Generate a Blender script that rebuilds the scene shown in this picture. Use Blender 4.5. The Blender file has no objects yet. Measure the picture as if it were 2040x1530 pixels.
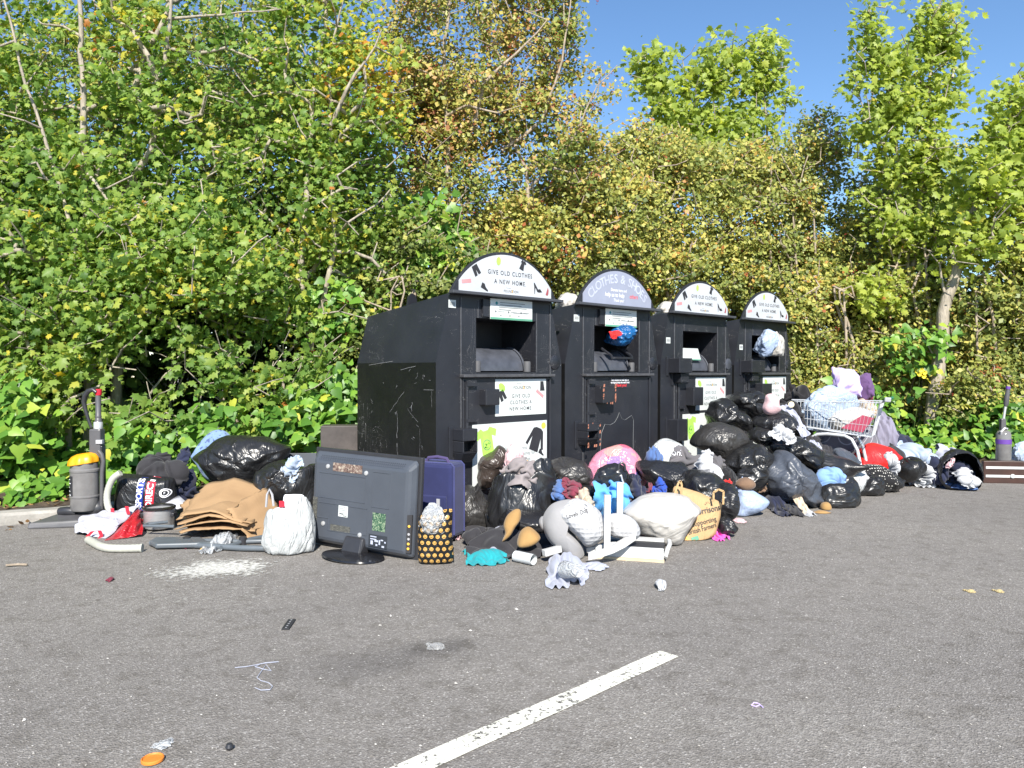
import bpy, bmesh, math, random
import numpy as np
from mathutils import Vector, Matrix, noise as mnoise
R = math.radians
S = bpy.context.scene
C = S.collection
rng = np.random.default_rng(7)
random.seed(7)
# ------------------------------------------------------------------ camera
F, CX, CY, CAMH, PITCH = 1500.0, 1020.0, 765.0, 1.2, R(1.07)
cd = bpy.data.cameras.new("camera"); cam = bpy.data.objects.new("camera", cd); C.objects.link(cam)
cd.sensor_width = 36.0; cd.lens = 36.0 * F / 2040.0; cd.clip_end = 500; cd.clip_start = 0.05
cam.location = (0, 0, CAMH); cam.rotation_euler = (math.pi/2 - PITCH, 0, 0)
S.camera = cam
# ------------------------------------------------------------------ sky + sun
SUN_AZ, SUN_EL = R(3.0), R(39.0)          # az: to the right of straight behind the camera
w = bpy.data.worlds.new("World"); S.world = w; w.use_nodes = True
nt = w.node_tree; bg = nt.nodes["Background"]
sky = nt.nodes.new("ShaderNodeTexSky"); sky.sky_type = 'NISHITA'; sky.sun_disc = False
to_sun = Vector((math.sin(SUN_AZ)*math.cos(SUN_EL), -math.cos(SUN_AZ)*math.cos(SUN_EL), math.sin(SUN_EL)))
sky.sun_elevation = SUN_EL; sky.sun_rotation = math.atan2(to_sun.x, to_sun.y)
sky.air_density = 1.0; sky.dust_density = 0.0; sky.ozone_density = 4.0; sky.altitude = 0
hs = nt.nodes.new('ShaderNodeHueSaturation'); hs.inputs['Saturation'].default_value = 1.07
nt.links.new(sky.outputs[0], hs.inputs['Color']); nt.links.new(hs.outputs[0], bg.inputs[0]); bg.inputs[1].default_value = 0.10
sd = bpy.data.lights.new("sun", 'SUN'); sun = bpy.data.objects.new("sun", sd); C.objects.link(sun)
sd.energy = 5.0; sd.angle = R(0.5); sd.color = (1.0, 0.95, 0.86)
sun.rotation_euler = to_sun.to_track_quat('Z', 'Y').to_euler(); sun.location = (0, -5, 12)
S.view_settings.view_transform = 'Standard'; S.view_settings.look = 'None'
S.view_settings.exposure = 0.95; S.view_settings.gamma = 1.0
S.render.engine = 'CYCLES'
S.cycles.max_bounces = 8; S.cycles.transparent_max_bounces = 12
# ------------------------------------------------------------------ helpers
_cp, _sp = math.cos(PITCH), math.sin(PITCH)
def ray(px, py):
    xc = (px - CX)/F; yc = (CY - py)/F
    return Vector((xc, _cp + yc*_sp, -_sp + yc*_cp))
def P(px, py, Y):
    r = ray(px, py); t = Y/r.y
    return Vector((r.x*t, Y, CAMH + r.z*t))
def G(px, py, z=0.0):
    r = ray(px, py); t = (z - CAMH)/r.z
    return Vector((r.x*t, r.y*t, z))
def tag(o, label=None, cat=None, group=None, kind=None):
    if label: o['label'] = label
    if cat: o['category'] = cat
    if group: o['group'] = group
    if kind: o['kind'] = kind
    return o
def empty(name, loc, rz=0.0, label=None, cat=None, group=None, rot=None):
    o = bpy.data.objects.new(name, None); C.objects.link(o)
    o.location = loc; o.rotation_euler = rot if rot else (0, 0, rz)
    o.empty_display_size = 0.1
    return tag(o, label, cat, group)
def raw_mesh(name, verts, faces, mats, parent=None, smooth=False, mi=None, loc=None, rot=None, sharp=None):
    me = bpy.data.meshes.new(name)
    me.from_pydata([tuple(v) for v in verts], [], faces)
    for m in (mats if isinstance(mats, (list, tuple)) else [mats]):
        me.materials.append(m)
    if mi is not None: me.polygons.foreach_set('material_index', mi)
    if smooth:
        me.polygons.foreach_set('use_smooth', [True]*len(me.polygons))
        if sharp: me.set_sharp_from_angle(angle=R(sharp))
    me.update()
    o = bpy.data.objects.new(name, me); C.objects.link(o)
    if parent: o.parent = parent
    if loc is not None: o.location = loc
    if rot is not None: o.rotation_euler = rot
    return o
class MB:
    def __init__(s): s.v = []; s.f = []; s.m = []; s.cur = 0
    def add(s, vs, fs, M=None):
        n = len(s.v)
        for v in vs: s.v.append(tuple(M @ Vector(v)) if M is not None else tuple(v))
        for f in fs: s.f.append(tuple(i+n for i in f)); s.m.append(s.cur)
        return s
    def mat(s, i): s.cur = i; return s
    def box(s, lo, hi, M=None):
        x0,y0,z0 = lo; x1,y1,z1 = hi
        return s.add([(x0,y0,z0),(x1,y0,z0),(x1,y1,z0),(x0,y1,z0),(x0,y0,z1),(x1,y0,z1),(x1,y1,z1),(x0,y1,z1)],
                     [(0,3,2,1),(4,5,6,7),(0,1,5,4),(1,2,6,5),(2,3,7,6),(3,0,4,7)], M)
    def hexa(s, p8, M=None):
        return s.add(p8, [(0,3,2,1),(4,5,6,7),(0,1,5,4),(1,2,6,5),(2,3,7,6),(3,0,4,7)], M)
    def tube(s, path, r, n=8, caps=True, M=None):
        pts = [Vector(p) for p in path]; rs = r if isinstance(r, (list, tuple)) else [r]*len(pts)
        vs = []; fs = []; up = None
        for i, p in enumerate(pts):
            t = (pts[min(i+1, len(pts)-1)] - pts[max(i-1, 0)]).normalized()
            if up is None: up = Vector((0,0,1)) if abs(t.z) < .9 else Vector((1,0,0))
            a = up - t*up.dot(t)
            a = a.normalized() if a.length > 1e-5 else t.orthogonal().normalized()
            up = a; b = t.cross(a)
            for k in range(n):
                an = 2*math.pi*k/n
                vs.append(p + (a*math.cos(an) + b*math.sin(an))*rs[i])
        for i in range(len(pts)-1):
            for k in range(n):
                k2 = (k+1) % n
                fs.append((i*n+k, i*n+k2, (i+1)*n+k2, (i+1)*n+k))
        if caps:
            fs.append(tuple(range(n))[::-1]); fs.append(tuple((len(pts)-1)*n+k for k in range(n)))
        return s.add(vs, fs, M)
    def lathe(s, prof, n=24, M=None, sx=1, sy=1):
        vs = []; fs = []
        for (r, z) in prof:
            for k in range(n):
                an = 2*math.pi*k/n; vs.append((r*math.cos(an)*sx, r*math.sin(an)*sy, z))
        for i in range(len(prof)-1):
            for k in range(n):
                k2 = (k+1) % n; fs.append((i*n+k, i*n+k2, (i+1)*n+k2, (i+1)*n+k))
        if prof[0][0] > 1e-6: fs.append(tuple(range(n))[::-1])
        if prof[-1][0] > 1e-6: fs.append(tuple((len(prof)-1)*n+k for k in range(n)))
        return s.add(vs, fs, M)
    def prism(s, poly, h0, h1, M=None):        # polygon in xy, extruded in z
        n = len(poly)
        vs = [(x, y, h0) for x, y in poly] + [(x, y, h1) for x, y in poly]
        fs = [tuple(range(n))[::-1], tuple(range(n, 2*n))] + [(i, (i+1) % n, n+(i+1) % n, n+i) for i in range(n)]
        return s.add(vs, fs, M)
    def build(s, name, mat, parent=None, smooth=False, bevel=0, loc=None, rot=None, sharp=40, subd=0, solid=0):
        mats = mat if isinstance(mat, (list, tuple)) else [mat]
        o = raw_mesh(name, s.v, s.f, mats, parent, smooth, s.m if len(mats) > 1 else None, loc, rot, sharp if smooth else None)
        if solid:
            md = o.modifiers.new("solid", 'SOLIDIFY'); md.thickness = solid; md.offset = 0
        if bevel:
            md = o.modifiers.new("bevel", 'BEVEL'); md.width = bevel; md.segments = 2; md.limit_method = 'ANGLE'; md.angle_limit = R(35)
            if smooth: md.harden_normals = True
        if subd:
            md = o.modifiers.new("subd", 'SUBSURF'); md.levels = subd; md.render_levels = subd
        return o
def big_mesh(name, V, faces4=None, tris=None, mat=None, parent=None, smooth=False, attr=None, loc=None):
    """V (n,3); faces4 (k,4) and/or tris (k,3) numpy; attr dict name->(n,) float point attribute"""
    me = bpy.data.meshes.new(name)
    me.vertices.add(len(V)); me.vertices.foreach_set('co', np.asarray(V, np.float32).ravel())
    idx = []; st = []; cur = 0; npoly = 0
    for f, k in ((faces4, 4), (tris, 3)):
        if f is not None and len(f):
            f = np.asarray(f, np.int32); idx.append(f.ravel()); st.append(cur + np.arange(len(f), dtype=np.int32)*k)
            cur += f.size; npoly += len(f)
    idx = np.concatenate(idx); st = np.concatenate(st)
    me.loops.add(len(idx)); me.loops.foreach_set('vertex_index', idx)
    me.polygons.add(npoly); me.polygons.foreach_set('loop_start', st)
    if smooth: me.polygons.foreach_set('use_smooth', np.ones(npoly, bool))
    if attr:
        for k, a in attr.items():
            at = me.attributes.new(k, 'FLOAT', 'POINT'); at.data.foreach_set('value', np.asarray(a, np.float32))
    if mat: me.materials.append(mat)
    me.update(calc_edges=True); me.validate()
    o = bpy.data.objects.new(name, me); C.objects.link(o)
    if parent: o.parent = parent
    if loc is not None: o.location = loc
    return o
# ------------------------------------------------------------------ materials
class NT:
    def __init__(s, name):
        s.m = bpy.data.materials.new(name); s.m.use_nodes = True; s.t = s.m.node_tree
        s.b = s.t.nodes["Principled BSDF"]; s.o = s.t.nodes["Material Output"]
        s.tc = s.t.nodes.new("ShaderNodeTexCoord"); s.co = s.tc.outputs['Object']
    def n(s, typ, **kw):
        nd = s.t.nodes.new(typ)
        for k, v in kw.items():
            if k.startswith('i_'):
                key = k[2:]; key = int(key) if key.isdigit() else key.replace('_', ' ')
                nd.inputs[key].default_value = v
            else: setattr(nd, k, v)
        return nd
    def l(s, a, b): s.t.links.new(a, b)
    def noise(s, scale, detail=4, rough=.55, dist=0.0, vec=None):
        nd = s.n("ShaderNodeTexNoise"); nd.inputs['Scale'].default_value = scale; nd.inputs['Detail'].default_value = detail
        nd.inputs['Roughness'].default_value = rough; nd.inputs['Distortion'].default_value = dist
        s.l(vec or s.co, nd.inputs['Vector']); return nd.outputs['Fac']
    def vor(s, scale, feature='F1', out='Distance', vec=None, rnd=1.0):
        nd = s.n("ShaderNodeTexVoronoi", feature=feature); nd.inputs['Scale'].default_value = scale; nd.inputs['Randomness'].default_value = rnd
        s.l(vec or s.co, nd.inputs['Vector']); return nd.outputs[out]
    def ramp(s, fac, stops, interp='LINEAR'):
        nd = s.n("ShaderNodeValToRGB"); cr = nd.color_ramp; cr.interpolation = interp
        while len(cr.elements) < len(stops): cr.elements.new(.5)
        for e, (p, c) in zip(cr.elements, stops):
            e.position = p; e.color = (*c, 1) if len(c) == 3 else c
        s.l(fac, nd.inputs[0]); return nd.outputs[0]
    def mix(s, fac, a, b, blend='MIX'):
        nd = s.n("ShaderNodeMix", data_type='RGBA', blend_type=blend)
        for sk, v in ((nd.inputs[0], fac), (nd.inputs[6], a), (nd.inputs[7], b)):
            if isinstance(v, (int, float)): sk.default_value = v
            elif isinstance(v, (tuple, list)): sk.default_value = (*v, 1) if len(v) == 3 else v
            else: s.l(v, sk)
        return nd.outputs[2]
    def math(s, op, a, b=0.0, clamp=False):
        nd = s.n("ShaderNodeMath", operation=op, use_clamp=clamp)
        for i, v in enumerate((a, b)):
            if isinstance(v, (int, float)): nd.inputs[i].default_value = v
            else: s.l(v, nd.inputs[i])
        return nd.outputs[0]
    def bump(s, h, strength=.3, dist=.01, prev=None):
        nd = s.n("ShaderNodeBump"); nd.inputs['Strength'].default_value = strength; nd.inputs['Distance'].default_value = dist
        s.l(h, nd.inputs['Height'])
        if prev: s.l(prev, nd.inputs['Normal'])
        s.l(nd.outputs[0], s.b.inputs['Normal']); return nd.outputs[0]
    def mapping(s, scale=(1,1,1), rot=(0,0,0)):
        nd = s.n("ShaderNodeMapping"); nd.inputs['Scale'].default_value = scale; nd.inputs['Rotation'].default_value = rot
        s.l(s.co, nd.inputs['Vector']); return nd.outputs[0]
    def set(s, col=None, rough=None, **kw):
        if col is not None:
            if isinstance(col, tuple): s.b.inputs['Base Color'].default_value = (*col, 1)
            else: s.l(col, s.b.inputs['Base Color'])
        if rough is not None:
            if isinstance(rough, (int, float)): s.b.inputs['Roughness'].default_value = rough
            else: s.l(rough, s.b.inputs['Roughness'])
        for k, v in kw.items(): s.b.inputs[k.replace('_', ' ')].default_value = v
        return s
def _sc(c, k): return tuple(min(1, x*k) for x in c)
_mc = {}
def M_plain(name, col, rough=.5, var=.12, vscale=9, bump=0, bscale=60, **kw):
    """painted / plastic surface with slight mottling and grime"""
    if name in _mc: return _mc[name]
    t = NT(name)
    f = t.noise(vscale, 5, .6)
    t.set(t.ramp(f, [(.3, _sc(col, 1-var)), (.7, _sc(col, 1+var))]), None, **kw)
    r = t.n("ShaderNodeMapRange"); t.l(t.noise(vscale*2.3, 3), r.inputs[0]); r.inputs[3].default_value = max(.03, rough-.08); r.inputs[4].default_value = min(1, rough+.1)
    t.l(r.outputs[0], t.b.inputs['Roughness'])
    if bump: t.bump(t.noise(bscale, 4), bump, .004)
    _mc[name] = t.m; return t.m
def M_cloth(name, col, var=.15, weave=240, bump=.25, pattern=None):
    if name in _mc: return _mc[name]
    t = NT(name)
    f = t.noise(6, 5, .6)
    c = t.ramp(f, [(.3, _sc(col, 1-var)), (.7, _sc(col, 1+var))])
    if pattern: c = pattern(t, c)
    t.set(c, .85); t.b.inputs['Sheen Weight'].default_value = .15; t.b.inputs['Specular IOR Level'].default_value = .2
    b = t.bump(t.noise(30, 5, .65, .6), bump, .006)
    t.bump(t.noise(weave, 2), bump*.6, .0015, b)
    _mc[name] = t.m; return t.m
def M_film(name, col, rough=.28, alpha=1.0, crinkle=.55, trans=0.0, var=.15, cscale=7):
    """thin plastic sack film with creases"""
    if name in _mc: return _mc[name]
    t = NT(name)
    f = t.noise(5, 4)
    t.set(t.ramp(f, [(.3, _sc(col, 1-var)), (.7, _sc(col, 1+var))]), rough)
    oi = t.n("ShaderNodeObjectInfo"); vr_ = t.n("ShaderNodeVectorRotate", rotation_type='AXIS_ANGLE'); vr_.inputs['Axis'].default_value = (.5,.7,.5)
    t.l(t.co, vr_.inputs['Vector']); t.l(t.math('MULTIPLY', oi.outputs['Random'], 6.28), vr_.inputs['Angle'])
    wp = t.n("ShaderNodeMapping"); wp.inputs['Scale'].default_value = (1.25, 1.25, .42)
    t.l(vr_.outputs[0], wp.inputs['Vector'])
    r1 = t.noise(cscale, 3, .5, 1.6, wp.outputs[0])
    rid = t.math('ABSOLUTE', t.math('SUBTRACT', r1, .5))
    r2 = t.noise(cscale*3.2, 4, .6, 1.0, wp.outputs[0])
    rid2 = t.math('ABSOLUTE', t.math('SUBTRACT', r2, .5))
    b = t.bump(rid, crinkle, .06)
    t.bump(rid2, crinkle*.30, .02, b)
    t.b.inputs['Specular IOR Level'].default_value = .55
    if trans:
        tr = t.n("ShaderNodeBsdfTranslucent"); tr.inputs[0].default_value = (*_sc(col, 1.2), 1)
        ms = t.n("ShaderNodeMixShader"); ms.inputs[0].default_value = trans
        t.l(t.b.outputs[0], ms.inputs[1]); t.l(tr.outputs[0], ms.inputs[2]); t.l(ms.outputs[0], t.o.inputs[0])
    if alpha < 1: t.b.inputs['Alpha'].default_value = alpha
    _mc[name] = t.m; return t.m
# ------------------------------------------------------------------ lettering
_tc = {}
def text_geo(s, size=1.0, offset=0.0, shear=0.0, align='CENTER', spacing=1.0, res=3):
    key = (s, offset, shear, align, spacing)
    if key not in _tc:
        cu = bpy.data.curves.new("lettering", 'FONT'); cu.body = s; cu.size = 1.0; cu.align_x = align; cu.align_y = 'CENTER'
        cu.offset = offset; cu.shear = shear; cu.space_character = spacing; cu.resolution_u = res
        o = bpy.data.objects.new("lettering", cu); C.objects.link(o)
        dg = bpy.context.evaluated_depsgraph_get(); dg.update()
        me = bpy.data.meshes.new_from_object(o.evaluated_get(dg))
        _tc[key] = ([tuple(v.co) for v in me.vertices], [tuple(p.vertices) for p in me.polygons])
        bpy.data.objects.remove(o); bpy.data.meshes.remove(me); bpy.data.curves.remove(cu)
    v, f = _tc[key]
    return [(x*size, y*size, 0) for x, y, z in v], f
def plane_M(o, ux, uy):
    """matrix mapping local (x,y,0) to o + x*ux + y*uy"""
    ux = Vector(ux); uy = Vector(uy); n = ux.cross(uy)
    m = Matrix.Identity(4)
    for i in range(3): m[i][0] = ux[i]; m[i][1] = uy[i]; m[i][2] = n[i]; m[i][3] = o[i]
    return m

def crumple(V, amp, freq, seed=0, oct_=2):
    """ridged creases pushed along x, y, z of a unit-sized shape"""
    if not amp: return V
    out = V.copy()
    for i, v in enumerate(V):
        p = Vector(v)*freq + Vector((seed*3.7, seed*1.3, 0)); w = mnoise.noise_vector(p*.5)*.6; d = Vector()
        for o in range(oct_):
            q = (p+w)*(2**o); n = mnoise.noise_vector(q); d += Vector((.5-abs(n.x)*2, .5-abs(n.y)*2, .5-abs(n.z)*2))/(2**o)
        out[i] = v + np.array(d)*amp
    return out
# ================================================================== GROUND
t = NT("asphalt")
sp = t.vor(160, out='Color'); spd = t.vor(160)
bw = t.n("ShaderNodeSeparateColor"); t.l(sp, bw.inputs[0])
base = t.ramp(bw.outputs[0], [(0, (.165,.152,.138)), (.45, (.212,.196,.178)), (.8, (.245,.228,.209)), (.93, (.29,.272,.25)), (.985, (.39,.37,.345))])
big = t.noise(.55, 6, .62)
base = t.mix(t.ramp(big, [(.30, (.0,.0,.0)), (.72, (1,1,1))]), t.mix(1, base, (.80,.80,.82), 'MULTIPLY'), base)
fine = t.noise(9, 5, .7)
base = t.mix(t.ramp(fine, [(.35, (1,1,1)), (.5, (0,0,0))]), base, t.mix(1, base, (.78,.77,.75), 'MULTIPLY'))
# oil stain + pale scuffed area, both with shapes of their own
def blob(cx, cy, rx, ry, ang, soft=.5):
    mp = t.n("ShaderNodeMapping", vector_type='TEXTURE'); mp.inputs['Location'].default_value = (cx, cy, 0)
    mp.inputs['Rotation'].default_value = (0, 0, ang); mp.inputs['Scale'].default_value = (rx, ry, 1)
    t.l(t.co, mp.inputs['Vector'])
    ln = t.n("ShaderNodeVectorMath", operation='LENGTH'); t.l(mp.outputs[0], ln.inputs[0])
    d = t.math('ADD', ln.outputs['Value'], t.math('MULTIPLY', t.math('SUBTRACT', t.noise(3.5, 5, .65), .5), 1.3))
    return t.ramp(d, [(.25, (1,1,1)), (1.0, (0,0,0))])
g1 = G(770, 1315); base = t.mix(t.math('MULTIPLY', blob(g1.x, g1.y, .55, .22, .35), .5), base, t.mix(1, base, (.5,.5,.52), 'MULTIPLY'))
g1 = G(865, 1288); base = t.mix(t.math('MULTIPLY', blob(g1.x, g1.y, .18, .12, .2), .6), base, t.mix(1, base, (.45,.45,.46), 'MULTIPLY'))
g2 = G(1660, 1450); gm = t.math('MULTIPLY', blob(g2.x, g2.y, .9, .32, -.15), t.ramp(t.noise(34, 3, .6), [(.45, (0,0,0)), (.6, (1,1,1))]))
base = t.mix(t.math('MULTIPLY', gm, .3), base, (.34,.32,.29))
g3 = G(440, 1190); gm = t.math('MULTIPLY', blob(g3.x, g3.y, .9, .3, .15), t.ramp(t.noise(20, 4, .7), [(.55, (0,0,0)), (.66, (1,1,1))]))
base = t.mix(t.math('MULTIPLY', gm, .5), base, (.42,.41,.38))
# scattered pale flecks of paper and paint
fl = t.math('LESS_THAN', t.vor(7.5), .030)
base = t.mix(t.math('MULTIPLY', fl, t.math('GREATER_THAN', t.noise(1.3, 2), .52)), base, (.50,.48,.45))
t.set(base, .88); t.b.inputs['Specular IOR Level'].default_value = .3
b1 = t.bump(t.noise(70, 4, .7), .5, .008)
b2 = t.bump(spd, .45, .008, b1)
t.bump(t.noise(2.2, 3), .12, .03, b2)
M_ASPH = t.m
gv = []; gf = []
NX = 24
for j in range(NX+1):
    for i in range(NX+1): gv.append((-90+180*i/NX, -60+180*j/NX, 0))
for j in range(NX):
    for i in range(NX): a = j*(NX+1)+i; gf.append((a, a+1, a+NX+2, a+NX+1))
tag(raw_mesh("car_park_asphalt", gv, gf, M_ASPH), kind='structure')
# painted bay line, worn
t = NT("line_paint")
wn = t.noise(55, 5, .72); w2 = t.noise(4, 3)
wf = t.math('ADD', wn, t.math('MULTIPLY', t.math('SUBTRACT', w2, .5), .5))
wear = t.ramp(wf, [(.395, (0,0,0)), (.445, (1,1,1))])
t.set(t.mix(wear, (.10,.095,.088), t.ramp(t.noise(12, 4), [(.3, (.60,.585,.50)), (.7, (.76,.745,.66))])), .8); t.bump(wear, .4, .004)
M_LINE = t.m
A1, A2 = G(1316, 1297), G(1352, 1310); B1, B2 = G(760, 1532), G(872, 1536)
d1 = (B1-A1).normalized(); d2 = (B2-A2).normalized(); dd = ((d1+d2)/2).normalized()
wv = Vector((-dd.y, dd.x, 0)); wid = abs((A2-A1).dot(wv)); 
ps = []
NL = 26
for i in range(NL+1):
    c = (A1+A2)/2 + dd*(4.8*i/NL)
    jit = lambda: random.uniform(-.004, .004)
    ps += [(c.x+wv.x*(wid/2+jit()), c.y+wv.y*(wid/2+jit()), .004), (c.x-wv.x*(wid/2+jit()), c.y-wv.y*(wid/2+jit()), .004)]
tag(raw_mesh("bay_line_marking", ps, [(2*i, 2*i+1, 2*i+3, 2*i+2) for i in range(NL)], M_LINE), kind='structure')
# spilled white paint
t = NT("spilled_paint")
wn = t.noise(26, 6, .75)
ln = t.n("ShaderNodeVectorMath", operation='LENGTH')
mp = t.n("ShaderNodeMapping"); mp.inputs['Scale'].default_value = (1/.44, 1/.30, 1); t.l(t.co, mp.inputs['Vector']); t.l(mp.outputs[0], ln.inputs[0])
d = t.math('ADD', t.math('MULTIPLY', ln.outputs['Value'], .55), t.math('MULTIPLY', t.math('SUBTRACT', t.noise(4.5, 4, .6, .8), .5), .55))
wf = t.math('SUBTRACT', t.math('ADD', wn, .22), t.math('MULTIPLY', d, .75))
al = t.ramp(wf, [(.40, (0,0,0)), (.56, (.9,.9,.9))])
t.set(t.ramp(t.noise(40,3), [(.35,(.34,.33,.30)),(.6,(.62,.61,.57))]), .85); t.l(al, t.b.inputs['Alpha'])
M_SPILL = t.m
c = G(432, 1134)
pv = [(0, 0, 0)]; 
for k in range(48):
    an = 2*math.pi*k/48; rr = 1 + .12*math.sin(3*an+1) + .08*math.sin(7*an) 
    pv.append((.55*rr*math.cos(an), .30*rr*math.sin(an), 0))
tag(raw_mesh("paint_spill", pv, [(0, 1+k, 1+(k+1) % 48) for k in range(48)], M_SPILL, loc=(c.x, c.y, .005), rot=(0, 0, .12)),
    "dried splash of white paint spilled on the asphalt in front of the cardboard", "paint spill")
# kerb + verge
KP = [(-16,-1.2),(-9,2.95),(-3.9,5.78),(-2.6,6.6),(-1.0,8.0),(1.0,9.7),(2.5,11.0),(3.4,11.35),(4.3,10.75),(5.0,9.6),(5.6,8.6),(6.6,7.95),(14,5.2)]
def resample(pl, step):
    out = [Vector(pl[0])]
    for a, b in zip(pl[:-1], pl[1:]):
        a = Vector(a); b = Vector(b); n = max(1, int(round((b-a).length/step)))
        for i in range(1, n+1): out.append(a.lerp(b, i/n))
    return out
KL = resample(KP, .3)
for _ in range(6): KL = [KL[0]] + [(KL[i-1]+KL[i]*2+KL[i+1])/4 for i in range(1, len(KL)-1)] + [KL[-1]]
KN = []
for i in range(len(KL)):
    tt = (KL[min(i+1, len(KL)-1)] - KL[max(i-1, 0)]).normalized(); KN.append(Vector((-tt.y, tt.x)))
KA = np.array([(p.x, p.y) for p in KL]); KNA = np.array([(n.x, n.y) for n in KN])
t = NT("kerb_concrete")
t.set(t.ramp(t.noise(7, 6, .7), [(.3, (.20,.19,.17)), (.6, (.33,.31,.28)), (.75, (.42,.40,.37))]), .9); t.bump(t.noise(60, 4), .5, .006)
M_KERB = t.m
mb = MB(); kv = []
prof = [(0, -.02), (0, .07), (.018, .092), (.13, .096), (.135, -.02)]
for i, p in enumerate(KL):
    dz = .004*math.sin(i*1.7)
    for o_, z in prof: kv.append((p.x+KN[i].x*o_, p.y+KN[i].y*o_, z + (dz if z > 0 else 0)))
kf = []; npf = len(prof)
for i in range(len(KL)-1):
    for k in range(npf-1): kf.append((i*npf+k, (i+1)*npf+k, (i+1)*npf+k+1, i*npf+k+1))
tag(raw_mesh("concrete_kerb", kv, kf, M_KERB), kind='structure')
t = NT("verge_soil")
n1 = t.noise(14, 7, .72)
cc = t.ramp(n1, [(.3, (.028,.020,.014)), (.5, (.075,.052,.034)), (.66, (.15,.105,.066)), (.8, (.27,.20,.13))])
t.set(cc, .95); t.bump(t.noise(40, 6, .75), .9, .03)
M_SOIL = t.m
offs = [.13, .3, .6, 1.0, 1.6, 2.4, 3.5, 5, 8, 14, 40]
def verge_z(o_, x, y):
    return .085 + .10*min(1, o_/1.2) + .05*min(1, max(0, o_-1)/3) + (.05*mnoise.noise(Vector((x*1.3, y*1.3, 0))) if o_ > .2 else 0)
vv = []
for i, p in enumerate(KL):
    for o_ in offs:
        x = p.x+KN[i].x*o_; y = p.y+KN[i].y*o_; vv.append((x, y, verge_z(o_, x, y)))
no = len(offs); vf = []
for i in range(len(KL)-1):
    for k in range(no-1): vf.append((i*no+k, (i+1)*no+k, (i+1)*no+k+1, i*no+k+1))
tag(raw_mesh("verge_soil", vv, vf, M_SOIL, smooth=True), kind='structure')
def verge_pt(i, o_):
    """point on the verge: fractional index along the kerb, metres behind it"""
    i = min(max(i, 0), len(KA)-1.001); k = int(i); f = i-k
    p = KA[k]*(1-f)+KA[k+1]*f; n = KNA[k]*(1-f)+KNA[k+1]*f
    x, y = p + n*o_
    return x, y, verge_z(o_, x, y)
def kerb_off(x, y):
    d = (KA[:,0]-x)**2 + (KA[:,1]-y)**2; k = int(d.argmin())
    return float((x-KA[k,0])*KNA[k,0] + (y-KA[k,1])*KNA[k,1]), k
# ================================================================== CLOTHES BANKS
def bank_paint(name, scr=1.0, col=(.026,.027,.033)):
    t = NT(name)
    f = t.noise(3.5, 5, .6)
    c = t.ramp(f, [(.3, _sc(col, .8)), (.7, _sc(col, 1.25))])
    # chips, rubbed specks and long scratches through the paint
    chips = t.math('LESS_THAN', t.vor(16), t.math('MULTIPLY', t.math('SUBTRACT', t.noise(2.2, 3), .42), .22*scr))
    mpv = t.mapping((26, 26, 1.6), (0, 0, 0))
    s1 = t.math('MULTIPLY', t.math('LESS_THAN', t.math('ABSOLUTE', t.math('SUBTRACT', t.noise(1.0, 2, .5, .4, mpv), .5)), .006*scr), t.math('GREATER_THAN', t.noise(1.7, 2), .57))
    mpd = t.mapping((4, 4, 14), (.2, .75, .4))
    s2 = t.math('MULTIPLY', t.math('LESS_THAN', t.math('ABSOLUTE', t.math('SUBTRACT', t.noise(1.2, 2, .5, .3, mpd), .5)), .004*scr), t.math('GREATER_THAN', t.noise(2.1, 2), .56))
    m = t.math('MAXIMUM', chips, t.math('MAXIMUM', s1, s2))
    dust = t.ramp(t.noise(1.1, 5, .7), [(.45, (0,0,0)), (.8, (.09,.09,.09))])
    c = t.mix(dust, c, (.14,.13,.12))
    t.set(t.mix(t.math('MULTIPLY', m, .75), c, (.42,.41,.40)))
    r = t.n("ShaderNodeMapRange"); t.l(t.noise(5, 4), r.inputs[0]); r.inputs[3].default_value = .30; r.inputs[4].default_value = .55
    t.l(r.outputs[0], t.b.inputs['Roughness'])
    t.bump(t.noise(2.5, 3), .16, .03)
    return t.m
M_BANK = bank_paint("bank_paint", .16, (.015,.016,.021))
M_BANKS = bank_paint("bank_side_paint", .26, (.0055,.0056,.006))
M_DARK = M_plain("chute_dark_steel", (.020,.020,.023), .45)
M_GREYST = M_plain("worn_grey_steel", (.060,.064,.078), .38, .3)
M_SIGNW = M_plain("sign_white", (.47,.49,.52), .45, .09, 4)
M_POSTW = M_plain("poster_white", (.56,.59,.58), .45, .08, 4)
M_SIGNL = M_plain("sign_lavender", (.27,.29,.37), .45, .10, 3)
M_INK = M_plain("ink_black", (.022,.022,.026), .6)
M_INKG = M_plain("ink_grey", (.13,.135,.14), .6)
M_LIME = M_plain("ink_lime", (.36,.72,.10), .6)
M_PALEG = M_plain("ink_pale_green", (.62,.76,.50), .6)
M_PINKB = M_plain("ink_dusty_pink", (.60,.24,.25), .6)
M_MAROON = M_plain("ink_maroon", (.30,.07,.08), .6)
M_AMBER = M_plain("ink_amber", (.83,.47,.07), .6)
M_LILACW = M_plain("ink_faded_white", (.43,.455,.56), .6)
M_WHITEI = M_plain("ink_white", (.85,.85,.88), .6)
M_RED = M_plain("ink_red", (.75,.04,.05), .6)
M_TEALI = M_plain("ink_green_band", (.10,.30,.20), .6)
M_RUST = M_plain("chipped_primer", (.40,.16,.10), .8, .3, 30)
TH = math.atan2(.690, .724); BD = Vector((math.cos(TH), math.sin(TH), 0)); BB = Vector((-math.sin(TH), math.cos(TH), 0))
B0 = Vector((-.566, 5.6, 0)); W, D, ZK, ZR, ZF, TP, PITCHB = 1.375, 1.08, 1.256, 1.655, 1.785, .14, 1.42
OX0, OX1, OZ0, OZ1 = .395, 1.055, 1.18, 1.607        # chute opening
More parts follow.
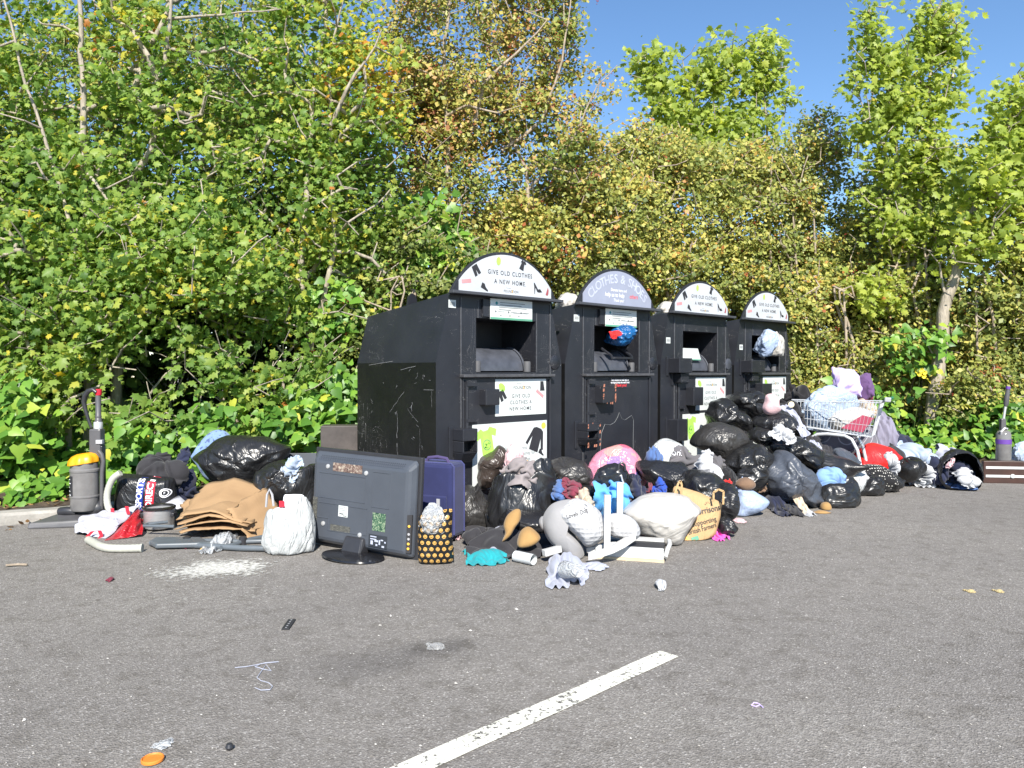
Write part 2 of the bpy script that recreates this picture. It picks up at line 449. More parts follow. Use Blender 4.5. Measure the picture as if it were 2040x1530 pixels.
class Art:
    """flat printed shapes on a panel: x along the row, y = height, sitting on plane local-y = yy"""
    def __init__(s, yy): s.yy = yy; s.d = {}
    def _mb(s, mat): return s.d.setdefault(mat.name, (MB(), mat))[0]
    def poly(s, mat, pts, lift=0.0):
        s._mb(mat).add([(x, s.yy-lift, z) for x, z in pts], [tuple(range(len(pts)))])
    def icon(s, mat, pts, cx, cz, sc, ang=0.0, lift=0.0):
        ca, sa = math.cos(ang), math.sin(ang)
        s.poly(mat, [(cx+sc*(x*ca-z*sa), cz+sc*(x*sa+z*ca)) for x, z in pts], lift)
    def text(s, mat, txt, cx, cz, size, ang=0.0, sx=1.0, lift=0.0, **kw):
        v, f = text_geo(txt, size, **kw); ca, sa = math.cos(ang), math.sin(ang)
        s._mb(mat).add([(cx+x*sx*ca-y*sa, s.yy-lift, cz+x*sx*sa+y*ca) for x, y, z in v], f)
    def build(s, parent, name="printed_lettering"):
        mbs = list(s.d.values()); big = MB()
        for i, (m, mt) in enumerate(mbs): big.mat(i); big.add(m.v, m.f)
        if big.v: return big.build(name, [mt for _, mt in mbs], parent)
TEE = [(-.5,.35),(-.2,.5),(-.1,.4),(.1,.4),(.2,.5),(.5,.35),(.42,.12),(.26,.2),(.26,-.5),(-.26,-.5),(-.26,.2),(-.42,.12)]
SHORTS = [(-.35,.5),(.35,.5),(.42,-.5),(.08,-.5),(0,.1),(-.08,-.5),(-.42,-.5)]
SHOE = [(-.5,-.25),(.5,-.25),(.5,-.1),(.1,.05),(-.15,.3),(-.5,.3)]
HEEL = [(-.5,.45),(-.38,.4),(0,-.1),(.25,-.05),(.5,-.3),(.1,-.35),(-.1,-.3),(-.3,.05),(-.36,-.5),(-.42,-.5),(-.45,.1)]
DRESS = [(-.18,.5),(-.05,.42),(.05,.42),(.18,.5),(.45,.3),(.3,.12),(.2,.2),(.3,-.5),(-.3,-.5),(-.18,.2),(-.34,.14)]
JUMPER = [(-.14,.5),(.14,.5),(.3,.42),(.55,-.3),(.42,-.36),(.26,.08),(.27,-.5),(-.27,-.5),(-.26,.08),(-.42,-.36),(-.55,-.3),(-.3,.42)]
def ell(rx, rz, n=18, a0=0, a1=2*math.pi): return [(rx*math.cos(a0+(a1-a0)*k/n), rz*math.sin(a0+(a1-a0)*k/n)) for k in range(n+ (0 if a1-a0 > 6.2 else 1))]
LEAFI = [(.0,.5),(.25,.38),(.36,.1),(.3,-.25),(.05,-.5),(-.2,-.42),(-.34,-.1),(-.28,.25)]
MELON = [(0,.5),(.2,.2),(.26,-.2),(.16,-.45),(-.16,-.42)]
CRES = ell(.5,.5,12,-.6,2.2) + [(x*.55+.02, z*.55) for x, z in ell(.5,.5,12,-.6,2.2)[::-1]]
def seg(cx, hw, z0, h, n=26, cut=1.0):
    Rr = (hw*hw+h*h)/(2*h); zc = z0+h-Rr; out = [(cx-hw*cut, z0)]
    for k in range(n+1):
        x = -hw*cut + 2*hw*cut*k/n; out.append((cx+x, zc+math.sqrt(max(0, Rr*Rr-x*x))))
    return out + [(cx+hw*cut, z0)]
def foundation(a, cx, cz, sz, ap=True):
    a.text(M_INKG, "Morrisons", cx-sz*1.15, cz+sz*.95, sz*.42)
    a.text(M_INK, "FOUND", cx-sz*1.25, cz, sz, spacing=1.05); a.text(M_INK, "TION", cx+sz*1.55, cz, sz, spacing=1.05)
    a.icon(M_AMBER, [(0,.6),(.22,-.4),(.1,-.4),(0,.1),(-.1,-.4),(-.22,-.4)], cx+sz*.35, cz+sz*.12, sz*1.1)
def bank(i, cfg):
    base = B0 + BD*(PITCHB*i)
    root = empty("clothes_bank", base, TH, cfg['label'], "clothes bank", "black clothes banks in a row")
    # body shell: lower box, tapered top, open chute in the front
    b = MB(); T = TP
    def xl(z): return 0 if z <= ZK else T*(z-ZK)/(ZF-ZK)
    zs = [.06, OZ0, ZK, OZ1, ZF]
    for z0, z1 in zip(zs[:-1], zs[1:]):
        l0, l1 = xl(z0), xl(z1)
        if z0 >= OZ0 and z1 <= OZ1:
            b.add([(l0,0,z0),(OX0,0,z0),(OX0,0,z1),(l1,0,z1)], [(0,1,2,3)])
            b.add([(OX1,0,z0),(W-l0,0,z0),(W-l1,0,z1),(OX1,0,z1)], [(0,1,2,3)])
        else: b.add([(l0,0,z0),(W-l0,0,z0),(W-l1,0,z1),(l1,0,z1)], [(0,1,2,3)])
    tR = xl(ZR)
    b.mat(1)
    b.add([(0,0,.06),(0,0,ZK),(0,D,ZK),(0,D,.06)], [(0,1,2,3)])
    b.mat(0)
    b.add([(0,-.0,ZK),(T,0,ZF),(tR,D,ZR),(0,D,ZK)], [(0,1,2,3)])
    b.add([(W,0,.06),(W,D,.06),(W,D,ZK),(W,0,ZK)], [(0,1,2,3)])
    b.add([(W,0,ZK),(W,D,ZK),(W-tR,D,ZR),(W-T,0,ZF)], [(0,1,2,3)])
    b.add([(0,D,.06),(0,D,ZK),(W,D,ZK),(W,D,.06)], [(0,1,2,3)])
    b.add([(0,D,ZK),(tR,D,ZR),(W-tR,D,ZR),(W,D,ZK)], [(0,1,2,3)])
    b.add([(T,0,ZF),(W-T,0,ZF),(W-tR,D,ZR),(tR,D,ZR)], [(0,1,2,3)])
    b.add([(0,0,.06),(0,D,.06),(W,D,.06),(W,0,.06)], [(0,1,2,3)])
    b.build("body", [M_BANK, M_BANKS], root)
    for x in (.12, W-.24):
        s = MB(); s.box((x, .03, 0), (x+.12, D-.03, .06)); s.build("skid", M_DARK, root)
    # chute recess
    c = MB(); dep = .42
    c.add([(OX0,0,OZ0),(OX0,dep,OZ0),(OX0,dep,OZ1),(OX0,0,OZ1)], [(0,1,2,3)])
    c.add([(OX1,0,OZ0),(OX1,0,OZ1),(OX1,dep,OZ1),(OX1,dep,OZ0)], [(0,1,2,3)])
    c.add([(OX0,0,OZ1),(OX0,dep,OZ1),(OX1,dep,OZ1),(OX1,0,OZ1)], [(0,1,2,3)])
    c.add([(OX0,0,OZ0),(OX1,0,OZ0),(OX1,dep,OZ0),(OX0,dep,OZ0)], [(0,1,2,3)])
    c.add([(OX0,dep,OZ0),(OX1,dep,OZ0),(OX1,dep,OZ1),(OX0,dep,OZ1)], [(0,1,2,3)])
    c.build("chute", M_BANK, root)
    # curved drum at the mouth
    dr = MB(); n = 14; rr = .21; y0 = .06
    a0 = [(y0+rr-rr*math.cos(math.pi/2*k/n), OZ0+.012+rr*.92*math.sin(math.pi/2*k/n)) for k in range(n+1)]
    xa, xb = OX0+.012, OX1-cfg.get('drum_in', .09)
    vs = [(xa, y, z) for y, z in a0] + [(xb, y, z) for y, z in a0]
    dr.add(vs, [(k, k+n+1, k+n+2, k+1) for k in range(n)] + [tuple(range(n+1)) , tuple(range(2*n+1, n, -1))])
    dr.tube([(xb+.012, y-.004, z+.004) for y, z in a0], .008, 6)
    dr.build("drum", M_GREYST, root, smooth=True, sharp=50)
    for x in (OX0+.035, OX1-.07):
        st = MB(); st.lathe([(.030, OZ0+.004), (.030, OZ0+.085), (.024, OZ0+.092), (0, OZ0+.092)], 12, Matrix.Translation((x, .03, 0)))
        st.build("rubber_stop", M_plain("rubber_grey", (.07,.07,.075), .7), root, smooth=True)
    if cfg.get('drum_poster'):
        a = Art(.05); a.poly(M_POSTW, [(OX0+.03, OZ0+.135), (OX1-.24, OZ0+.135), (OX1-.30, OZ0+.25), (OX0+.03, OZ0+.25)])
        a.poly(M_TEALI, [(OX0+.03, OZ0+.125), (OX1-.24, OZ0+.125), (OX1-.24, OZ0+.135), (OX0+.03, OZ0+.135)])
        a.build(root, "drum_notice")
    # front frame: welded seam strips and posts
    for lo_, hi_ in (((.235, -.006, .12), (.243, 0, ZF-.03)), ((1.225, -.006, .12), (1.233, 0, ZF-.03)), ((.41, -.004, OZ1), (.416, 0, ZF-.04)), ((1.062, -.004, OZ0), (1.068, 0, ZF-.1))):
        fr = MB(); fr.box(lo_, hi_); fr.build("seam", M_plain("bank_seam", (.075,.077,.085), .5, .3, 40), root)
    # door
    dmb = MB(); dmb.box((.245, -.022, .14), (1.222, -.0, 1.140)); dmb.build("door", M_BANK, root, bevel=.006)
    lg = MB(); lg.box((.225, -.062, 1.142), (1.235, -.0, 1.166)); lg.build("door_ledge", M_plain("bank_ledge", (.06,.06,.065), .42, .3, 20), root, bevel=.005)
    hg = MB()
    hg.tube([(.272, -.035, .70), (.272, -.035, 1.09)], .013, 8); hg.box((.262, -.05, 1.075), (.36, -.022, 1.12)); hg.box((.262, -.05, .80), (.36, -.022, .825)); hg.build("hinge_rod", M_BANK, root); hg = MB()
    hg.tube([(1.20, -.03, .3), (1.20, -.03, 1.12)], .009, 8)
    hg.build("hinge_rod", M_BANK, root)
    # round cover plate on the right wing
    pl = MB(); pl.lathe([(.062, 0), (.062, .008), (.056, .012), (0, .012)], 28, Matrix.Translation((W-.09, -.0, 1.265)) @ Matrix.Rotation(math.pi/2, 4, 'X'))
    pl.build("round_cover", M_BANK if not cfg.get('hole') else M_GREYST, root, smooth=True)
    # lock boxes
    for (x0, x1, z0, z1, p, kind) in cfg['boxes']:
        k = MB()
        if kind == 'open':
            q = p
            k.box((x0, -q, z1-(z1-z0)*.36), (x1, 0, z1)); 
            k.box((x0, -q, z0+(z1-z0)*.30), (x0+.012, 0, z1-(z1-z0)*.36)); k.box((x1-.012, -q, z0+(z1-z0)*.30), (x1, 0, z1-(z1-z0)*.36))
            zb = z0+(z1-z0)*.30
            k.hexa([(x0+.02,-q*.6,z0),(x1-.02,-q*.6,z0),(x1-.02,0,z0),(x0+.02,0,z0),(x0,-q,zb),(x1,-q,zb),(x1,0,zb),(x0,0,zb)])
        else: k.box((x0, -p, z0), (x1, -.003, z1))
        lb = k.build("lock_box", M_BANK, root, bevel=.006)
        bp = MB(); bp.box((x0-.035, -.012, z0-.03), (x0+.0, -.0005, z1+.015)); bp.build("back_plate", M_BANK, lb, bevel=.004)
        if cfg.get('rusty'):
            e = MB()
            for _ in range(16):
                xx = random.choice([x0, x1, random.uniform(x0, x1)]); zz = random.choice([z0, z1]) if xx not in (x0, x1) else random.uniform(z0, z1)
                sz = random.uniform(.004, .013); e.add([(xx-sz, -p-.004, zz-sz*1.3), (xx+sz*.8, -p-.004, zz-sz), (xx+sz, -p-.004, zz+sz*1.2), (xx-sz*.6, -p-.004, zz+sz)], [(0,1,2,3)])
            e.build("chipped_edge", M_RUST, lb)
    # lifting lug on the roof
    lu = MB()
    zl = ZF + (ZR-ZF)*.5
    lu.prism([(0,-.05),(.10,-.05),(.10,.04),(.085,.085),(.05,.10),(.02,.07)], -.012, .012, Matrix.Translation((TP*.86, D*.5, zl)) @ Matrix.Rotation(math.pi/2, 4, 'X') @ Matrix.Rotation(0, 4, 'Z'))
    lu.build("lifting_lug", M_BANK, root)
    # header
    h = MB(); cx = .69
    M = Matrix.Translation((0, -.012, 0)) @ Matrix.Rotation(math.pi/2, 4, 'X')
    h.prism(seg(cx, .585, ZF-.01, .365), 0, .028, M); hd = h.build("header_board", M_BANK, root, bevel=.004)
    lg = MB(); lg.box((.09, -.095, ZF-.012), (1.30, -.041, ZF+.012)); lg.build("header_ledge", M_plain("header_ledge_steel", (.05,.052,.06), .4), root, bevel=.004)
    sg = MB(); sg.prism(seg(cx, .56, ZF+.014, .318, cut=.90), 0, .006, Matrix.Translation((0, -.041, 0)) @ Matrix.Rotation(math.pi/2, 4, 'X'))
    sign = sg.build("header_sign", M_SIGNL if cfg['kind'] == 'shoes' else M_SIGNW, root)
    a = Art(-.0485); z0 = ZF+.014
    if cfg['kind'] == 'give':
        a.text(M_INK, "GIVE OLD CLOTHES", cx+.03, z0+.170, .049, spacing=1.25, sx=.92, offset=.008); a.text(M_INK, "A NEW HOME.", cx+.03, z0+.100, .049, spacing=1.25, sx=.92, offset=.008)
        foundation(a, cx+.04, z0+.030, .028)
        a.icon(M_LIME, LEAFI, cx-.10, z0+.262, .07); a.icon(M_INK, DRESS, cx+.165, z0+.255, .085, -.35)
        a.icon(M_INK, SHORTS, cx-.335, z0+.17, .082, .55); a.icon(M_PINKB, [(-.5,-.17),(.5,-.13),(.5,.17),(-.5,.13)], cx-.432, z0+.078, .095, .10)
        a.icon(M_INK, SHOE, cx-.245, z0+.045, .078, -.4); a.icon(M_INK, HEEL, cx+.345, z0+.08, .10); a.icon(M_MAROON, MELON, cx+.455, z0+.06, .075, -.25)
    else:
        Rr = (.56**2+.318**2)/(2*.318)-.075; zc = z0+.318-.075-Rr
        txt = "CLOTHES & SHOES"; n = len(txt); span = 1.62
        wd = [.55 if ch == ' ' else (1.1 if ch in 'OH&' else .92) for ch in txt]; tot = sum(wd); acc = 0
        for ch, wc in zip(txt, wd):
            ph = (acc+wc/2)/tot*span - span/2; acc += wc
            if ch != ' ': a.text(M_LILACW, ch, cx+Rr*math.sin(ph), zc+Rr*math.cos(ph), .115, -ph, offset=.012)
        a.text(M_WHITEI, "Donate here and", cx, z0+.140, .040, sx=.85); a.text(M_WHITEI, "help us to help", cx-.06, z0+.094, .056, shear=.12, sx=.85)
        a.text(M_RED, "others", cx+.225, z0+.094, .056, shear=.12, sx=.85); a.text(M_WHITEI, "Thank you!", cx, z0+.045, .040, sx=.85)
    a.build(sign)
    # instruction notice under the header
    if cfg.get('notice'):
        n_ = MB(); n_.box((.52, -.03, OZ1-.005), (.985, -.024, ZF-.02)); npl = n_.build("notice", M_POSTW, root)
        nb = MB(); nb.box((.45, -.0235, OZ1+.012), (1.0, -.001, ZF-.03)); nb.build("notice_backing", M_BANK, npl)
        a = Art(-.0312); zb = OZ1-.005
        a.poly(M_TEALI, [(.52,zb),(.985,zb),(.985,zb+.016),(.52,zb+.016)]); a.icon(M_PALEG, [(-.5,0),(.5,0),(.5,.6),(0,.25),(-.5,.6)], .7525, zb+.0165, .462*.99 if 0 else .03)
        a.icon(M_plain("ink_teal_logo", (.03,.22,.24), .6), ell(.5,.5), .585, ZF-.055, .026)
        for k, (xa, xb) in enumerate(((.62,.90),(.62,.86),(.61,.92),(.61,.74),(.76,.93))):
            z = ZF-.05-k*.019; a.poly(M_INKG, [(xa,z),(xb,z),(xb,z+.005),(xa,z+.005)])
        for k in range(3): a.icon(M_INKG, ell(.5,.5,10), .575+k*.14, zb+.062, .018); a.poly(M_INKG, [(.60+k*.14,zb+.06),(.67+k*.14,zb+.06),(.67+k*.14,zb+.064),(.60+k*.14,zb+.064)])
        for k in range(3): a.icon(M_INKG, ell(.5,.5,10), .63+k*.10, zb+.033, .014)
        a.build(npl)
    # small stock sticker
    x, z = cfg['sticker']; sk = MB(); sk.box((x-.035, -.0035, z-.03), (x+.035, -.0005, z+.03)); so = sk.build("stock_sticker", M_POSTW, root)
    a = Art(-.0042)
    for k in range(9): a.poly(M_INKG, [(x-.026+k*.006, z-.014), (x-.023+k*.006, z-.014), (x-.023+k*.006, z+.014), (x-.026+k*.006, z+.014)])
    a.build(so, "bar_marks")
    # posters on the door
    if cfg.get('poster'):
        x0, x1, za, zb = cfg['poster']; p = MB(); p.box((x0, -.026, za), (x1, -.0225, zb)); po = p.build("door_poster", M_POSTW, root)
        a = Art(-.0268); cx = x0+(x1-x0)*.49; wz = zb-za; q = (x1-x0)/.58
        foundation(a, cx+.02*q, za+wz*.76, .035*q)
        for k, tx in enumerate(("GIVE OLD", "CLOTHES A", "NEW HOME.")): a.text(M_INK, tx, cx, za+wz*(.53-.175*k), .043*q, spacing=1.2, sx=.95, offset=.006)
        a.icon(M_LIME, LEAFI, x0+.07*q, zb-.065, .085*q, 1.0); a.icon(M_INK, SHORTS, x0+.075*q, za+wz*.56, .085*q, .5)
        a.icon(M_INK, [(-.3,.5),(.15,.5),(.35,-.5),(-.35,-.5)], x1-.045*q, zb-.06, .08*q, 0); a.icon(M_PINKB, [(-.5,-.14),(.5,-.14),(.5,.14),(-.5,.14)], x1-.075*q, za+wz*.58, .10*q, -.6)
        a.build(po)
        x0, x1, za, zb = cfg['poster2']; p = MB(); p.box((x0, -.0258, za), (x1, -.0225, zb)); po = p.build("door_poster", M_POSTW, root)
        a = Art(-.0266); q = (x1-x0)/.83
        a.icon(M_LIME, TEE, x0+.15*q, zb-.145, .235*q, .18); a.icon(M_INKG, ell(.5,.5,22)+[(x*.86, z*.86) for x, z in (ell(.5,.5,22)+[(.5,0)])[::-1]], x0+.15*q, zb-.165, .085*q, lift=.0008)
        for k in range(11): a.icon(M_INK, ell(.5,.9,6), x0+.15*q+random.uniform(-.024,.024), zb-.165+random.uniform(-.024,.024), .008, lift=.0008)
        a.icon(M_PALEG, CRES, x0+.46*q, zb-.09, .11*q); a.icon(M_INK, JUMPER, x0+.70*q, zb-.155, .20*q, -.35); a.icon(M_AMBER, ell(.5,.5), x1-.04, zb-.045, .055*q)
        a.text(M_INKG, "Your donations", x0+.46*q, zb-.215, .042*q); a.text(M_INKG, "will help raise money for", x0+.50*q, zb-.262, .042*q, sx=.9); a.text(M_INKG, "local communities", x0+.48*q, zb-.31, .042*q)
        a.icon(M_AMBER, ell(.5,.5), x0+.59*q, zb-.345, .05*q); a.icon(M_INK, SHOE, x1-.065, zb-.27, .07*q, -.5); a.icon(M_PINKB, [(-.5,-.2),(.5,-.2),(.5,.2),(-.5,.2)], x0+.68*q, zb-.385, .06*q, 1.0)
        a.icon(M_LIME, LEAFI, x0+.09*q, zb-.42, .09*q, -.6); a.icon(M_PALEG, CRES, x0+.4*q, zb-.40, .13*q, 1.0); a.text(M_INKG, "Thank you", x0+.55*q, zb-.44, .05*q)
        a.build(po)
    if cfg['kind'] == 'shoes':
        x0, x1, za, zb = .58, .90, 1.03, 1.13; p = MB(); p.box((x0, -.026, za), (x1, -.0225, zb)); po = p.build("thank_you_sticker", M_INK, root)
        a = Art(-.0268); a.text(M_WHITEI, "Every donation you make helps us", .74, zb-.024, .026, sx=.72, offset=.02); a.text(M_WHITEI, "give hope to those who need it most", .74, zb-.048, .026, sx=.72, offset=.02)
        a.text(M_RED, "Thank you!", .75, za+.026, .038, offset=.02, shear=.2); a.build(po)
        o = MB(); o.tube([(.46,-.024,.22),(.455,-.024,.45),(.47,-.024,.62),(.52,-.024,.70),(.60,-.024,.69),(.66,-.024,.71),(.70,-.024,.75),(.73,-.024,.80),(.77,-.024,.74),(.82,-.024,.725),(.88,-.024,.75),(.92,-.024,.765),(.95,-.024,.72),(.945,-.024,.5),(.95,-.024,.22)], .0022, 4)
        o.build("glue_outline", M_INKG, root)
    # scratches, rubbed streaks on the left side
    if i == 0:
        e = MB()
        def sc(y, z, dy, dz, wd=.002):
            n = 6; pts = []
            for k in range(n+1):
                f = k/n; pts.append((y+dy*f+.012*math.sin(f*3.1)*random.uniform(-1,1), z+dz*f))
            for (ya, zz), (yb, zb2) in zip(pts[:-1], pts[1:]):
                nx, nz = -(zb2-zz), (yb-ya); L = math.hypot(nx, nz)+1e-6; nx *= wd/L*random.uniform(.3,1); nz *= wd/L
                e.add([(-.0012, ya-nx, zz-nz), (-.0012, ya+nx, zz+nz), (-.0012, yb+nx, zb2+nz), (-.0012, yb-nx, zb2-nz)], [(0,1,2,3)])
        for q in [(.5,.86,0,-.20,.0028),(.5,.62,0,-.18,.003),(.3,.95,0,-.07,.0026),(.36,.9,-.14,-.1,.001),(.60,.86,-.20,.17,.0012),(.12,.5,-.06,-.12,.0012),(.4,.34,.02,-.1,.0016),(.2,.3,0,-.07,.0018),(.15,1.05,-.12,0,.0012),(.05,1.04,0,-.12,.0014),(.2,.75,0,-.3,.0009),(.9,1.24,-.35,.03,.0012),(.45,1.2,-.2,.03,.0012)]:
            sc(*q)
        for _ in range(26): sc(random.uniform(.04,.95), random.uniform(.15,1.2), random.uniform(-.03,.03), random.uniform(-.05,.05), random.uniform(.0006,.0014))
        e.build("scratch_marks", M_plain("scratched_primer", (.22,.22,.23), .7, .4, 60), root)
    return root
BX1 = [(.41,.555,.925,1.05,.10,'shut'), (.155,.30,.50,.755,.13,'open')]
bank(0, dict(kind='give', notice=1, boxes=BX1, poster=(.575,1.155,.83,1.125), poster2=(.335,1.165,.26,.775), sticker=(.155,1.70),
     label="black clothes bank nearest the camera, its scratched left side fully showing"))
bank(1, dict(kind='shoes', notice=1, rusty=1, boxes=[(.38,.55,.90,1.06,.12,'shut'), (.16,.32,.53,.73,.13,'open')], sticker=(.15,1.66),
     label="black clothes bank with the faded lavender header and no poster on its door"))
bank(2, dict(kind='give', boxes=[(.13,.36,1.17,1.32,.14,'shut'), (.22,.36,1.07,1.165,.10,'shut'), (.42,.60,.83,1.02,.12,'shut'), (.12,.30,.48,.70,.13,'shut')], drum_poster=1, hole=1, poster=(.60,1.20,.77,1.12), poster2=(.36,1.18,.10,.74), sticker=(.13,1.50),
     label="black clothes bank with empty open chute just right of the lavender headed bank"))
bank(3, dict(kind='give', boxes=[(.15,.46,1.17,1.31,.14,'shut'), (.24,.38,1.07,1.165,.10,'shut'), (.44,.66,.84,1.04,.12,'shut')], poster=(.62,1.19,.76,1.12), poster2=(.40,1.18,.18,.72), sticker=(.15,1.46),
     label="black clothes bank ending the row, white bags stuffed into its chute"))
# ================================================================== VEGETATION
def tmpl(half, mid, zf=.22, curl=.25):
    """leaf outline from its right half (base..tip), fan from the mid point"""
    pts = half + [(-x, y) for x, y in half[::-1] if abs(x) > 1e-6]
    v = [(0, mid)] + pts
    v = np.array([(x, y, -zf*abs(x) - curl*(y-mid)**2*.6) for x, y in v])
    n = len(pts); f = np.array([(0, 1+k, 1+(k+1) % n) for k in range(n)])
    return v, f
LEAF_MAPLE = tmpl([(0,-.02),(.27,-.13),(.27,.10),(.58,.36),(.33,.45),(.37,.74),(.17,.70),(0,1.05)], .32, .35, .5)
LEAF_IVY = tmpl([(0,.0),(.22,-.14),(.46,.06),(.38,.34),(.24,.55),(0,1.0)], .28, .18, .3)
LEAF_OVAL = tmpl([(0,0),(.26,.3),(.24,.62),(0,1.0)], .45, .25, .3)
LEAF_HAW = (np.array([(0,0,0),(.36,.5,-.08),(0,1.0,-.12),(-.36,.55,-.08)], float), np.array([(0,1,2),(0,2,3)]))
def unit(a): return a/np.maximum(np.linalg.norm(a, axis=1, keepdims=True), 1e-9)
def leaves(T, pos, axis, nrm, size, tone):
    tv, tf = T; n = len(pos)
    d = unit(axis); x = unit(np.cross(d, nrm)); z = np.cross(x, d)
    V = pos[:,None,:] + (tv[None,:,0,None]*x[:,None,:] + tv[None,:,1,None]*d[:,None,:] + tv[None,:,2,None]*z[:,None,:])*size[:,None,None]
    Fc = tf[None,:,:] + (np.arange(n)*len(tv))[:,None,None]
    return V.reshape(-1,3), Fc.reshape(-1,3), np.repeat(tone, len(tv))
def M_leaf(name, stops, trans=.50, gloss=.3, rough=.45):
    t = NT(name)
    at = t.n("ShaderNodeAttribute"); at.attribute_name = 'tone'
    c = t.ramp(at.outputs['Fac'], stops)
    t.set(c, rough); t.b.inputs['Specular IOR Level'].default_value = gloss
    tr = t.n("ShaderNodeBsdfTranslucent"); t.l(t.mix(.5, c, t.mix(1, c, (2.2,2.1,.9), 'MULTIPLY')), tr.inputs[0])
    ms = t.n("ShaderNodeMixShader"); ms.inputs[0].default_value = trans
    t.l(t.b.outputs[0], ms.inputs[1]); t.l(tr.outputs[0], ms.inputs[2]); t.l(ms.outputs[0], t.o.inputs[0])
    return t.m
ML_MAPLE = M_leaf("maple_leaf", [(0,(.075,.155,.036)),(.35,(.175,.285,.060)),(.6,(.31,.40,.085)),(.78,(.50,.48,.085)),(.9,(.60,.47,.045)),(1,(.48,.19,.05))])
ML_SYC = M_leaf("sycamore_leaf", [(0,(.16,.23,.046)),(.4,(.31,.39,.078)),(.7,(.46,.50,.10)),(.88,(.52,.46,.08)),(1,(.42,.18,.06))])
ML_HAW = M_leaf("hawthorn_leaf", [(0,(.11,.15,.042)),(.3,(.235,.27,.070)),(.55,(.38,.38,.10)),(.75,(.52,.45,.12)),(.88,(.46,.24,.06)),(1,(.32,.10,.045))], .33)
ML_RUST = M_leaf("rusty_hawthorn_leaf", [(0,(.12,.175,.04)),(.3,(.28,.30,.07)),(.55,(.42,.36,.10)),(.75,(.45,.27,.12)),(1,(.32,.12,.075))], .3)
ML_IVY = M_leaf("ivy_leaf", [(0,(.030,.085,.018)),(.35,(.085,.20,.030)),(.65,(.17,.32,.040)),(.88,(.32,.42,.06)),(1,(.52,.47,.06))], .3, .4, .42)
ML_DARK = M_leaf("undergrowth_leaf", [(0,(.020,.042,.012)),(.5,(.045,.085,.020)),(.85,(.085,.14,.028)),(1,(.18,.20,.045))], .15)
ML_LITTER = M_leaf("fallen_leaf", [(0,(.06,.035,.018)),(.4,(.18,.10,.045)),(.7,(.36,.22,.09)),(1,(.50,.38,.20))], .1, .2)
def bark(name, c0, c1):
    t = NT(name); mp = t.mapping((9, 9, 1.6))
    t.set(t.ramp(t.noise(3, 7, .7, .4, mp), [(.3, c0), (.7, c1)]), .9); t.bump(t.noise(5, 6, .7, .5, mp), .6, .02); return t.m
MB_GREY = bark("grey_bark", (.17,.145,.115), (.44,.385,.31))
MB_BROWN = bark("brown_bark", (.17,.135,.10), (.44,.36,.275))
M_BERRY = M_plain("red_berry", (.30,.030,.018), .35, .3, 30)
def ell_pts(ells, n, g):
    """n points inside px ellipses (cx, cy, rx, ry, Y, dY) -> world"""
    a = np.array([e[2]*e[3]*(e[6] if len(e) > 6 else 1.0) for e in ells]); k = g.choice(len(ells), n, p=a/a.sum())
    out = np.zeros((n, 3))
    for i, j in enumerate(k):
        e = ells[j]
        while True:
            u, v = g.uniform(-1, 1, 2)
            if u*u+v*v < 1: break
        out[i] = P(e[0]+u*e[2], e[1]+v*e[3], e[4]+g.uniform(-1, 1)*e[5]*math.sqrt(max(.15, 1-u*u-v*v)))
    return out[out[:,2] > .15]
def grow(stems, tips, g, step=.22, rtip=.0048, rmax=.09, expo=.46):
    """stems: list of (polyline of world points, base radius). Returns nodes, parents, radii"""
    nodes = []; par = []; rs = []
    for pl, r0 in stems:
        pl = [Vector(p) for p in pl]; pts = [pl[0]]
        for a, b in zip(pl[:-1], pl[1:]):
            n = max(1, int((b-a).length/.16))
            for i in range(1, n+1):
                p = a.lerp(b, i/n); pts.append(p + Vector(g.normal(0, .008, 3)) if i < n else p)
        for i, p in enumerate(pts):
            nodes.append(tuple(p)); par.append(len(nodes)-2 if i else -1); rs.append(r0*(1-.72*i/max(1, len(pts)-1)))
    ns = len(nodes); N = np.zeros((ns + len(tips)*30, 3)); N[:ns] = nodes; cnt = ns
    par = par + [0]*(len(tips)*30); used = []
    d0 = np.array([np.min(np.sum((N[:ns]-t)**2, 1)) for t in tips]); order = np.argsort(d0)
    children_tip = np.zeros(len(N))
    for ti in order:
        t = tips[ti]; q = N[:cnt]; dv = t - q; dist = np.sqrt((dv**2).sum(1))
        cost = dist + .9*np.maximum(0, q[:,2]-t[2]+.05*dist) 
        k = int(cost.argmin()); L = dist[k]; n = int(min(29, max(1, round(L/step)))); prev = k
        a = N[k].copy(); mid = (a+t)/2 + np.array([g.normal(0, .10*L), g.normal(0, .10*L), -.10*L+g.normal(0, .06*L)])
        for i in range(1, n+1):
            f = i/n; p = (1-f)**2*a + 2*f*(1-f)*mid + f*f*t
            if i < n: p = p + g.normal(0, .012, 3)
            N[cnt] = p; par[cnt] = prev; prev = cnt; cnt += 1
        used.append(prev)
    N = N[:cnt]; par = np.array(par[:cnt]); w = np.zeros(cnt)
    for u in used: w[u] += 1
    for i in range(cnt-1, ns-1, -1): w[par[i]] += w[i]
    rad = rtip*np.maximum(w, 1)**expo; rad = np.minimum(rad, rmax)
    rad[:ns] = rs
    for i in range(ns, cnt): rad[i] = min(rad[i], rad[par[i]]*.92 if rad[par[i]] > rtip else rtip)
    return N, par, rad, np.array(used), order
